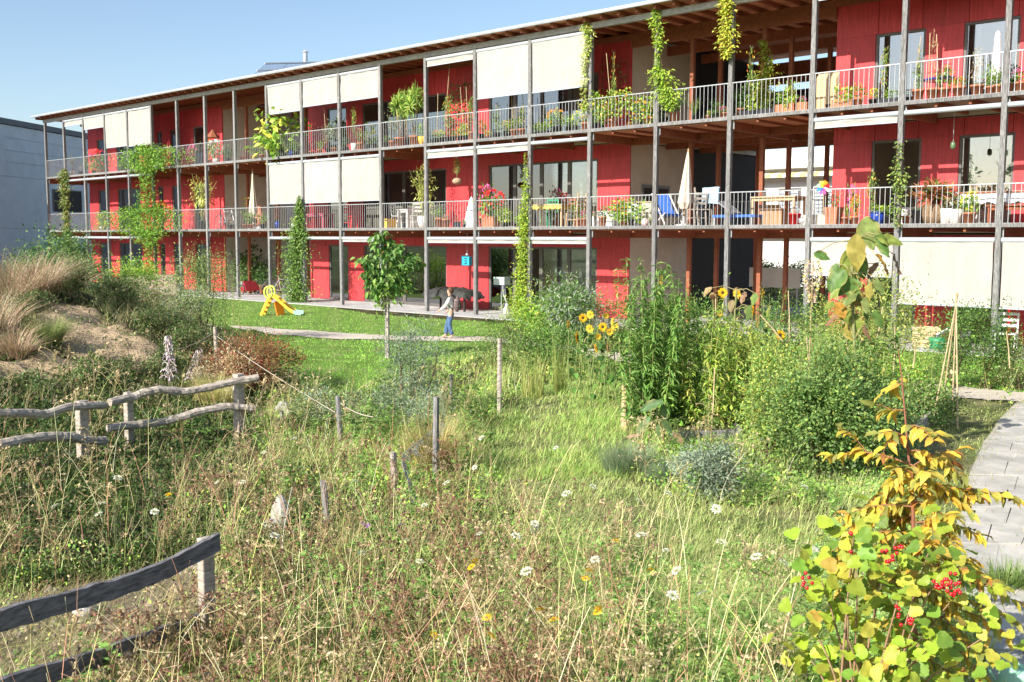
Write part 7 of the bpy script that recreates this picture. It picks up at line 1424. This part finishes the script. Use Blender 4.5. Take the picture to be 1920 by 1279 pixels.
# middle balcony furniture, right to left
table('garden_table', 'long table at the right end of the middle balcony under a white cloth', P3(1890, .9, 1), 0, M['brown_wood'], 1.9, .8, .74)
tcloth('white cloth hanging over the long table at the right end of the middle balcony', (P3(1890, .9, 1)[0], .9, P3(1890, .9, 1)[2]), 0, M['white_cloth'], 1.9, .8, .74, .26)
chair('wooden_chair', 'pale wooden chair at the left end of the white-clothed table', P3(1850, .8, 1), 0, M['pale_wood'])
b1 = table('garden_bench', 'red-brown bench in front of the white-clothed table at the right edge', P3(1905, .35, 1), 0, M['brown_wood'], 1.1, .3, .42)
o = MB().box(-.42, .42, -.02, .02, 0, .62).mesh('screen', M['white_cloth']); t = thing('white_board', 'white sheet leaning behind the barrel planter on the middle balcony', 'board', P3(1803, .75, 1)); link_mesh('screen', o, t)
t = thing('white_board', 'low white panel behind the black pot on the middle balcony', 'board', P3(1742, .8, 1)); link_mesh('screen', MB().box(-.75, .45, -.02, .02, 0, .42).mesh('screen', M['white_cloth']), t)
table('wooden_table', 'pale bare wooden table standing between the open passage columns on the middle balcony', P3(1462, 1.0, 1), 0, M['pale_wood'], 1.35, .7, .78)
t = thing('cardboard_box', 'brown cardboard box stored under the pale wooden table', 'box', P3(1458, 1.0, 1)); link_mesh('box', MB().box(-.36, .30, -.25, .25, 0, .45).mesh('box', mat('cardboard', (.42, .26, .15), .85, .1, 5, .05)), t); link_mesh('flap', MB().add([(-.36, -.25, .452), (.30, -.25, .452), (.34, -.42, .55), (-.34, -.42, .55)], [(0, 1, 2, 3), (3, 2, 1, 0)]).mesh('flap', mat('cardboard_flap', (.55, .38, .24), .85, .1, 5, .05)), t)
t = thing('bucket', 'bright red bucket at the railing beside the pale wooden table', 'bucket', P3(1493, .40, 1)); link_mesh('bucket', MB().lathe([(.12, 0), (.165, .27), (.175, .27), (.175, .30), (.15, .30)], n=16).mesh('bucket', M['red_plastic'], True), t); link_mesh('handle', MB().tube([(.16*math.cos(a_), 0, .27+.13*math.sin(a_)) for a_ in np.linspace(0, math.pi, 9)], .006, 5).mesh('handle', M['galv']), t)
t = thing('metal_bowl', 'small steel pot right of the red bucket', 'bowl', P3(1510, .40, 1)); link_mesh('bowl', MB().lathe([(.07, 0), (.13, .06), (.14, .16), (.12, .17), (.03, .21)], n=14).mesh('bowl', M['galv'], True), t)
t = thing('storage_box', 'cream box beside the post next to the red wall corner on the middle balcony', 'box', P3(1537, .5, 1)); link_mesh('box', MB().box(-.32, .32, -.2, .2, 0, .26).mesh('box', M['cream']), t)
# lounger with blue cushion
l = P3(1392, .55, 1); t = thing('sun_lounger', 'low grey lounger with a flat blue cushion on the middle balcony', 'lounger', l); link_mesh('cushion', MB().box(-.75, .55, -.28, .28, .22, .29).mesh('cushion', M['blue_cloth']), t, (0, 0, 0)); link_mesh('backrest', MB().bar((-.1, 0, .30), (-.62, 0, .66), .5, .04, up=(0, 0, 1)).mesh('backrest', M['grey_cloth']), t)
for sx in (-.68, .48):
    for sy in (-.25, .25): link_mesh('leg', MB().box(sx-.02, sx+.02, sy-.02, sy+.02, 0, .218).mesh('leg', M['galv']), t)
chair('rocking_chair', 'grey wooden armchair by the railing with a light blue cloth over its back', P3(1322, .75, 1), .6, M['split_wood'], .45, 1.08, .5)
chair('folding_chair', 'slim folding chair leaning beside the cloth-draped armchair', P3(1308, .6, 1), 2.6, M['split_wood'], .45, .95, .4)
l = P3(1333, .70, 1); o = link_mesh('cloth', MB().add([(-.26+.13*i, .02*math.sin(i*2.), .62+.46*j/4+(.012*math.sin(i+j))) for j in range(5) for i in range(5)]+[(-.26+.13*i, .06+.02*math.sin(i*2.), .70+.38*j/4) for j in range(5) for i in range(5)], [(j*5+i, j*5+i+1, (j+1)*5+i+1, (j+1)*5+i) for j in range(4) for i in range(4)]+[(25+j*5+i, 25+(j+1)*5+i, 25+(j+1)*5+i+1, 25+j*5+i+1) for j in range(4) for i in range(4)]).mesh('cloth', M['lightblue_cloth']), None, l); tag(o, 'light blue cloth hung over the back of the grey armchair', 'cloth')
parasol('closed beige parasol standing against the inner column of the middle balcony', 1284, .95, 1, 2.25, M['beige_cloth'], .12)
l = P3(1256, 1.0, 1); t = thing('deck_chair', 'deck chair with a bright blue canvas sling on the middle balcony', 'deck chair', l, -.5); 
pts = [(-.55, .95), (-.42, .72), (-.2, .42), (.05, .30), (.32, .36)]; vs_ = [(x, y, z) for x, z in pts for y in (-.26, .26)]; link_mesh('sling', MB().add(vs_+[(x-.012, y, z-.02) for x, y, z in vs_], [(2*i, 2*i+1, 2*i+3, 2*i+2) for i in range(4)]+[(10+2*i, 10+2*i+2, 10+2*i+3, 10+2*i+1) for i in range(4)]).mesh('sling', M['blue_cloth']), t)
for y in (-.29, .29): link_mesh('frame', MB().bar((-.58, y, .97), (.35, y, .02), .03).bar((.34, y, .38), (-.45, y, .02), .03).mesh('frame', M['white']), t)
l = P3(1208, 1.35, 1); t = thing('cupboard', 'cream low cupboard on the middle balcony against the side wall', 'cupboard', l); link_mesh('carcass', MB().box(-.45, .45, -.22, .22, 0, .72).mesh('carcass', M['cream']), t); link_mesh('door', MB().box(-.44, -.01, -.245, -.222, .05, .68).mesh('door', M['white']), t); link_mesh('door', MB().box(.01, .44, -.245, -.222, .05, .68).mesh('door', M['cream']), t); link_mesh('top', MB().box(-.48, .48, -.26, .23, .722, .75).mesh('top', M['pale_wood']), t)
t = thing('cabinet', 'small white cabinet behind the leafy pots on the middle balcony', 'cabinet', P3(1150, 1.4, 1)); link_mesh('carcass', MB().box(-.45, .25, -.2, .2, 0, .50).mesh('carcass', M['white']), t); link_mesh('drawer', MB().box(-.42, .22, -.22, -.202, .05, .24).mesh('drawer', M['white_cloth']), t)
o = link_mesh('ball', MB().sphere((0, 0, .12), .12, 14, 10).mesh('ball', mat('pale_pink_ball', (.75, .55, .55), .4, .1, 3, 0), True), None, P3(1211, .4, 1)); tag(o, 'pale pink ball by the railing next to the cream cupboard', 'ball')
# serving hatch window in the cream side wall (middle floor) and a notice board frame above
for py0, py1 in ((343, 385),):
    t = bpy.data.objects.new('hatch_window', None); COL.objects.link(t); t.parent = house; MB().box(38.292, 38.32, 2.75, 4.3, 3.3, 4.33).build('frame', M['frame'], t); MB().box(38.321, 38.33, 2.85, 4.2, 3.4, 4.23).build('pane', M['dark'], t)
t = bpy.data.objects.new('hatch_window', None); COL.objects.link(t); t.parent = house; MB().box(38.292, 38.32, 2.6, 4.3, 6.0, 6.85).build('frame', M['frame'], t); MB().box(38.321, 38.33, 2.7, 4.2, 6.1, 6.75).build('pane', M['dark'], t)
table('dining_table', 'wooden dining table with a yellow cloth on the middle balcony before the large windows', P3(1035, .95, 1), 0, M['pale_wood'], 1.5, .75, .72)
tcloth('yellow cloth lying on the dining table of the middle balcony', P3(1035, .95, 1), 0, M['yellow_cloth'], 1.3, .75, .72, .15)
chair('wooden_chair', 'brown wooden chair at the right end of the yellow-clothed table', P3(1080, .9, 1), math.pi, M['pale_wood'], .46, 1.05)
chair('wooden_chair', 'wooden chair behind the yellow-clothed table near the window', P3(1062, 1.55, 1), -1.5, M['brown_wood'], .46, 1.0)
chair('green_chair', 'dark green chair at the left behind the yellow-clothed table', P3(1030, 1.5, 1), -1.4, M['green_plastic'], .46, 1.0)
l = P3(884, .6, 1); t = thing('draped_cloth', 'tall white cloth draped like a tent beside the red flower box', 'cloth', l); link_mesh('cloth', MB().lathe([(.30, 0), (.27, .15), (.16, .6), (.07, .95), (.02, 1.05)], n=11).mesh('cloth', M['white_cloth']), t)
l = P3(857, .5, 1); c = V(857, 340, .5); t = thing('hanging_basket', 'pale round hanging basket with trailing plant above the middle balcony', 'hanging basket', tuple(c)); link_mesh('bowl', MB().sphere((0, 0, 0), .17, 12, 8, (1, 1, .7)).mesh('bowl', mat('coir', (.55, .36, .24), .9, .3, 30, .4), True), t); link_mesh('cord', MB().tube([(0, 0, .1), (0, 0, Z2-.27-c[2])], .006, 5).mesh('cord', M['rope']), t); f = link_mesh('plant', PL['tall'][0], t, (0, 0, .05)); f.scale = (.5, .5, .8)
for i, (px, rz) in enumerate(((748, 0.3), (781, 2.6))): chair('folding_chair', ['white folding chair left on the middle balcony below the open window', 'white folding chair right, facing the other one, on the middle balcony'][i], P3(px, 1.0, 1), rz, M['white'], .44, .82)
table('cafe_table', 'small white cafe table between the two white folding chairs', P3(764, 1.1, 1), 0, M['white'], .6, .6, .7)
t = thing('beer_crate', 'yellow crate at the railing left of the white folding chairs', 'crate', P3(730, .5, 1)); link_mesh('crate', MB().box(-.14, .14, -.2, .2, 0, .34).mesh('crate', M['yellow_plastic']), t); link_mesh('handle', MB().box(-.06, .06, -.21, -.201, .26, .30).mesh('handle', M['dark']), t)
table('low_table', 'low pink garden table under the cream blinds of the middle balcony', P3(598, .9, 1), 0, mat('pink_wood', (.5, .12, .18), .6, .1, 5, .05), 1.2, .6, .60)
chair('red_chair', 'dark red chair in the shade behind the blinds of the middle balcony', P3(655, .9, 1), 1.9, M['red_plastic'], .45, .95); chair('red_chair', 'dark red chair at the left of the low pink table', P3(578, .9, 1), 0, M['red_plastic'], .45, .9)
parasol('closed pale parasol in front of the dark passage on the middle balcony', 473, .7, 1, 2.6, M['beige_cloth'], 0)
l = P3(486, .7, 1); t = thing('chiminea', 'terracotta garden stove beside the closed parasol on the middle balcony', 'garden stove', l); link_mesh('belly', MB().lathe([(.14, .12), (.26, .25), (.28, .42), (.18, .62), (.10, .70), (.10, .95), (.13, .98), (.08, .98)], n=14).mesh('belly', M['terracotta'], True), t); link_mesh('stand', MB().lathe([(.22, 0), (.22, .03), (.15, .12)], n=12).mesh('stand', M['galv']), t); link_mesh('mouth', MB().box(-.10, .10, -.29, -.24, .27, .46).mesh('mouth', M['dark']), t)
# pinwheel
c = V(1545, 352, -.06); t = thing('pinwheel', 'rainbow pinwheel on a stick tied to the middle railing by the passage', 'pinwheel', (c[0], c[1], LV[1]))
hz = c[2]-LV[1]; link_mesh('stick', MB().tube([(0, 0, .1), (0, 0, hz)], .008, 6).mesh('stick', M['pale_wood']), t)
for k, cc_ in enumerate(((.80, .03, .04), (.85, .35, .03), (.85, .65, .05), (.10, .45, .10), (.03, .20, .60), (.30, .10, .45), (.75, .12, .35), (.8, .8, .8))):
    a_ = k*math.pi/4; q_ = (a_+.55); vs_ = [(0, -.02, hz), (.17*math.cos(a_), -.02, hz+.17*math.sin(a_)), (.19*math.cos(q_), -.06, hz+.19*math.sin(q_)), (.06*math.cos(q_+.5), -.05, hz+.06*math.sin(q_+.5))]
    link_mesh('vane', MB().add(vs_+[(v[0], v[1]-.003, v[2]) for v in vs_], [(0, 1, 2, 3), (7, 6, 5, 4)]).mesh('vane', mat('vane_%d' % k, cc_, .4, .05, 5, 0)), t)
# small lantern under the deck at right
c = V(1787, 272, .9); t = thing('lantern', 'little green glass lantern hanging on a chain below the top deck at right', 'lantern', tuple(c)); link_mesh('glass', MB().lathe([(.03, -.1), (.06, -.06), (.06, .04), (.03, .08)], n=10).mesh('glass', mat('green_glass', (.12, .2, .1), .2, .1, 5, 0), True), t); link_mesh('chain', MB().tube([(0, 0, .08), (0, 0, Z2-.05-c[2])], .006, 5).mesh('chain', M['galv']), t)
# top balcony furniture
l = P3(1760, .75, 2); t = thing('round_table', 'small round dark blue table among the terracotta pots on the top balcony', 'table', l); link_mesh('table_top', MB().lathe([(.40, .50), (.42, .52), (.42, .55), (.38, .56)], n=20).mesh('table_top', M['blue_plastic']), t)
for k in range(3): a_ = k*2.09; link_mesh('leg', MB().bar((.28*math.cos(a_), .28*math.sin(a_), 0), (.15*math.cos(a_), .15*math.sin(a_), .5), .025).mesh('leg', M['brown_wood']), t)
potted(1768, 2, .75, .16, .12, 'pink', .25, .28, 'white', 'pink geranium in a white pot standing on the round blue table', .562)
c = P3(1860, .8, 2); t = thing('closed_parasol', 'slim closed white parasol standing on the top balcony at right', 'parasol', c); link_mesh('canopy', MB().lathe([(.07, .35), (.10, .4), (.085, 1.0), (.06, 1.45), (.02, 1.52)], n=12).mesh('canopy', M['white_cloth']), t); link_mesh('pole', MB().tube([(0, 0, 0), (0, 0, .36)], .02, 8).mesh('pole', M['galv']), t)
t = thing('stacked_panels', 'stack of pale wooden boards leaning at the wall corner on the top balcony', 'boards', P3(1543, .8, 2))
for k in range(4): link_mesh('board', MB().box(-.30+k*.015, .30+k*.01, .0+k*.035, .03+k*.035, 0, .86+.05*k).mesh('board', M['pale_wood']), t)
for i, (px, y0, px1, y1, Y) in enumerate(((1712, 190, 1727, 68, .35), (1740, 185, 1744, 62, .35), (1760, 180, 1756, 64, .35), (1148, 225, 1137, 100, .3), (870, 245, 863, 163, .35), (878, 245, 874, 163, .35), (833, 250, 843, 120, .5), (820, 250, 821, 175, .4), (612, 240, 607, 197, .4), (963, 230, 956, 130, .5), (985, 230, 976, 125, .5), (498, 240, 492, 225, .3))):
    a = V(px, y0, Y); b_ = V(px1, y1, Y); a[2] = LV[2]+.2; o = MB().tube([a, b_], .010, 5).build('plant_cane', M['cane'], loc=a); tag(o, 'bamboo plant cane on the '+where(float(a[0]), 2)+(', leaning' if i % 2 else ', upright'), 'cane', 'plant canes on the top balcony')
def trellis(label, pxa, pxb, lvl, m, veg, seed):
    a = V(pxa, 200, WY-.12)[0]; b_ = V(pxb, 200, WY-.12)[0]; z = LV[lvl]; t = thing('trellis', label, 'trellis', (a, WY-.12, z))
    for i in range(4): x = (b_-a)*i/3; link_mesh('upright', MB().box(x-.012, x+.012, 0, .02, .3, 2.45).mesh('upright', m), t)
    for k in range(5): link_mesh('crossbar', MB().box(-.03, b_-a+.03, -.022, -.002, .45+k*.45, .475+k*.45).mesh('crossbar', m), t)
    rg = np.random.default_rng(seed); vg = Veg(); n = veg; P = np.stack([rg.uniform(0, b_-a, n), rg.normal(-.05, .04, n), rg.uniform(.1, 2.3, n)], 1); vg.leaves(P, rdir(rg, n), rdir(rg, n), .09, .06, pick(rg, DARKG+GREEN, n), T_FOLD); link_mesh('climber', vg.mesh('climber', M['leaf']), t)['kind'] = 'stuff'
trellis('bare wooden trellis on the red wall right of the vine-hung post, top balcony', 1128, 1176, 2, M['brown_wood'], 90, 900)
trellis('trellis overgrown with dark leaves on the red wall between cream blinds, top balcony', 845, 884, 2, M['brown_wood'], 420, 901)
vg = Veg(); rg = np.random.default_rng(905); t = thing('climbing_nasturtium', 'trailing nasturtium with orange flowers along the top railing', 'plant', P3(1135, .2, 2)); n = 900; xs_ = rg.uniform(P3(1110, .1, 2)[0], P3(1225, .1, 2)[0], n); zz_ = Z2+.3+.75*rg.random(n)**.8-.25*((xs_-xs_.min())/(xs_.max()-xs_.min())-.5)
P = np.stack([xs_, rg.normal(.06, .09, n), zz_+.2*sn(xs_, xs_*0, .3)], 1); vg.leaves(P, rdir(rg, n, -.2), rdir(rg, n, .5), .075, .065, pick(rg, FRESH+[(2, (.36, .40, .08)), (1.2, (.85, .28, .03))], n), T_FOLD); link_mesh('foliage', vg.mesh('foliage', M['leaf'], root_loc(t)), t)
c = P3(400, .6, 2); t = thing('bird_feeder', 'bird feeder with a pointed brown roof on the top balcony at left', 'bird feeder', c); link_mesh('pole', MB().tube([(0, 0, 0), (0, 0, 1.0)], .03, 8).mesh('pole', M['white']), t); link_mesh('roof', MB().lathe([(.34, 1.18), (.30, 1.22), (.02, 1.55)], n=8).mesh('roof', M['brown_wood']), t); link_mesh('tray', MB().lathe([(.28, 1.0), (.30, 1.05)], n=8).mesh('tray', M['pale_wood']), t)
for k in range(3): a_ = k*2.09; link_mesh('strut', MB().bar((.2*math.cos(a_), .2*math.sin(a_), 1.05), (.2*math.cos(a_), .2*math.sin(a_), 1.2), .03).mesh('strut', M['brown_wood']), t)
t = thing('wall_screen', 'pale upright panel standing on the top balcony right of the long cream blinds', 'board', P3(292, 1.2, 2)); link_mesh('panel', MB().box(-.28, .28, -.03, .03, 0, 1.35).mesh('panel', M['tube']), t)
t = thing('pale_back_panel', 'long white bench board at the back railing of the top passage', 'bench', (40.4, 5.6, LV[2])); link_mesh('top', MB().box(-1.9, 4.2, -.3, .3, .42, .46).mesh('top', M['tube']), t); link_mesh('front', MB().box(-1.9, 4.2, -.3, -.27, .05, .418).mesh('front', M['tube']), t)  # low pale panel filling the pale band across the passage back
# bicycles in the left passage
def bicycle(label, x, y, z, rz, m):
    t = thing('bicycle', label, 'bicycle', (x, y, z), rz)
    for wx in (-.52, .52):
        wh = bpy.data.objects.new('wheel', None); COL.objects.link(wh); wh.parent = t; wh.location = (wx, 0, .34)
        link_mesh('tyre', MB().tube([(.33*math.cos(a_), 0, .33*math.sin(a_)) for a_ in np.linspace(0, 2*math.pi, 19)], .018, 6, False).mesh('tyre', M['black_plastic']), wh)
        mb = MB()
        for k in range(8): a_ = k*math.pi/8; mb.bar((.32*math.cos(a_), 0, .32*math.sin(a_)), (-.32*math.cos(a_), 0, -.32*math.sin(a_)), .004)
        link_mesh('spokes', mb.mesh('spokes', M['galv']), wh)
    link_mesh('frame', MB().tube([(-.52, 0, .34), (-.08, 0, .32), (.36, 0, .78), (-.16, 0, .80), (-.52, 0, .34)], .016, 6).tube([(-.08, 0, .32), (-.2, 0, .92)], .015, 6).tube([(.34, 0, .86), (.52, 0, .34)], .015, 6).mesh('frame', m), t)
    link_mesh('saddle', MB().sphere((-.21, 0, .95), .1, 8, 6, (1.3, .7, .35)).mesh('saddle', M['black_plastic']), t); link_mesh('handlebar', MB().tube([(.28, -.28, 1.0), (.36, 0, .96), (.28, .28, 1.0)], .012, 6).mesh('handlebar', M['galv']), t)
bicycle('silver bicycle parked in the ground-floor passage left of the dense green climber', V(528, 500, 1.2)[0], 1.2, LV[0]+.01, .2, M['galv']); bicycle('dark bicycle standing deeper in the left ground-floor passage', V(512, 500, 2.6)[0], 2.6, LV[0]+.01, 1.0, M['black_plastic'])
t = thing('child_trailer', 'red child bicycle trailer in the shade of the left ground-floor passage', 'trailer', (V(466, 500, 1.6)[0], 1.6, LV[0])); link_mesh('hood', MB().add([(-.35, -.35, .2), (.35, -.35, .2), (.35, .35, .2), (-.35, .35, .2), (-.25, -.3, .6), (.05, -.3, .64), (.05, .3, .64), (-.25, .3, .6)], [(3, 2, 1, 0), (4, 5, 6, 7), (0, 1, 5, 4), (1, 2, 6, 5), (2, 3, 7, 6), (3, 0, 4, 7)]).mesh('hood', mat('dark_red_cloth', (.30, .02, .03), .7, .2, 8, .1)), t)
for y in (-.38, .38): link_mesh('wheel', MB().tube([(.22*math.cos(a_), y, .24+.22*math.sin(a_)) for a_ in np.linspace(0, 2*math.pi, 17)], .02, 6, False).mesh('wheel', M['black_plastic']), t)
link_mesh('window', MB().box(-.28, .0, -.345, -.33, .38, .62).mesh('window', M['grey_cloth']), t)
bicycle('bicycle leaning behind the railing of the middle balcony in front of the dark passage', V(425, 400, .8)[0], .8, LV[1], .1, M['galv'])
# behind the ground-floor doors
c = V(1046, 520, 2.9); t = thing('punching_doll', 'white apron with red patches hanging inside the ground-floor door', 'apron', (c[0], 2.9, LV[0])); link_mesh('cloth', MB().add([(-.30, 0, .75), (.30, 0, .75), (.33, 0, 1.35), (.22, .01, 1.6), (-.22, .01, 1.6), (-.33, 0, 1.35)], [(0, 1, 2, 3, 4, 5)]).add([(-.30, .02, .75), (.30, .02, .75), (.33, .02, 1.35), (.22, .03, 1.6), (-.22, .03, 1.6), (-.33, .02, 1.35)], [(5, 4, 3, 2, 1, 0)]).mesh('cloth', M['white_cloth']), t)
for (x, z) in ((-.12, 1.28), (.14, 1.26), (0, 1.12), (-.1, .98), (.12, .96)): link_mesh('patch', MB().lathe([(.065, 0), (.065, .004)], n=9).mesh('patch', M['red_plastic']), t, (x, -.012, z)).rotation_euler = (math.pi/2, 0, 0)
link_mesh('hood', MB().sphere((0, .05, 1.8), 1, 12, 8, (.2, .12, .24)).mesh('hood', M['dark'], True), t); link_mesh('cord', MB().tube([(0, .05, 2.0), (0, .05, 2.29)], .008, 5).mesh('cord', M['dark']), t)
t.name = 'hanging_apron'
c = V(942, 540, 1.9); t = thing('enamel_sink', 'pale mint enamel utility sink with hose outside the ground-floor glass door', 'sink', (c[0], 1.92, LV[0])); link_mesh('basin', MB().box(-.30, .22, -.16, .14, .95, 1.22).mesh('basin', mat('mint_enamel', (.50, .62, .56), .35, .05, 4, 0)), t); link_mesh('hose', MB().tube([(.1, -.1, .95), (.14, -.12, .6), (.25, -.12, .45), (.3, -.12, .3)], .02, 6).mesh('hose', M['tube']), t); link_mesh('bracket', MB().box(-.02, .02, .10, .14, .4, .96).mesh('bracket', M['galv']), t); link_mesh('pipe', MB().tube([(-.02, -.05, 1.0), (-.02, -.05, 0)], .015, 6).mesh('pipe', M['tube']), t)
# right ground floor under the blinds
l = (V(1726, 620, -.2)[0], .2, LV[0]); t = thing('wooden_crate', 'slatted wooden crate under the large ground-floor blind at right', 'crate', l)
for k in range(5): link_mesh('slat', MB().box(-.26, .26, -.2, -.185, .02+k*.1, .10+k*.1).mesh('slat', M['pale_wood']), t)
for k in range(5): link_mesh('slat', MB().box(-.275, -.26, -.2, .2, .02+k*.1, .10+k*.1).mesh('slat', M['pale_wood']), t)
link_mesh('back', MB().box(-.26, .26, .19, .2, .02, .5).mesh('back', M['pale_wood']), t)
l = (V(1752, 620, .1)[0], .1, LV[0]); t = thing('folding_chair', 'collapsed white folding chair lying against the crate under the blind', 'chair', l); link_mesh('frame', MB().bar((-.45, 0, .02), (.35, 0, .52), .03).bar((-.4, .3, .02), (.35, .3, .5), .03).bar((.35, 0, .05), (-.1, 0, .4), .03).bar((.3, 0, .5), (.3, .3, .5), .03).mesh('frame', M['white']), t); link_mesh('seat', MB().bar((-.1, .15, .22), (.22, .15, .42), .28, .02).mesh('seat', M['white_cloth']), t)
o = link_mesh('bucket', MB().lathe([(.15, 0), (.2, .3), (.18, .3)], n=14).mesh('bucket', M['green_plastic'], True), None, (V(1758, 620, -.2)[0], -.2, LV[0])); tag(o, 'green tub beside the collapsed white chair', 'tub')
chair('white_chair', 'white garden chair on the terrace at the far right edge', (V(1888, 600, .1)[0], .1, LV[0]), -1.4, M['white'], .45, .88)
for i, px in enumerate((1719, 1893)): l = V(px, 580, 1.2); t = thing('red_pole', ['red pole behind the big ground-floor blind above the crate', 'red pole behind the rightmost ground-floor blind'][i], 'pole', (l[0], 1.2, LV[0])); link_mesh('pole', MB().tube([(0, 0, 0), (0, 0, 2.4)], .03, 8).mesh('pole', M['red_plastic'], True), t)
# trees behind the camera, mirrored in the panes
for i, (x, y, h_, w_) in enumerate(((75, -70, 12, 9), (60, -78, 11, 10), (44, -72, 13, 10), (30, -80, 12, 11), (16, -76, 11, 10), (90, -80, 12, 12), (104, -74, 11, 10), (2, -80, 12, 11), (-14, -78, 11, 11), (118, -82, 12, 12))):
    rg = np.random.default_rng(950+i); t = thing('tree', 'broad dark green tree %s across the garden, seen only mirrored in the panes' % ORD[i+1], 'tree', (x, y, 0)); vg = Veg(); crown(vg, rg, (x, y, h_*.55), w_/2, w_/2, h_*.45, 1500, .9, .6, DARKG, 26, .3, T_QUAD, .1, .3); vg.build('crown', M['leaf'], t); MB().tube([(x, y, -.2), (x, y, h_*.5)], [.3, .15], 8).build('trunk', M['bark'], t)
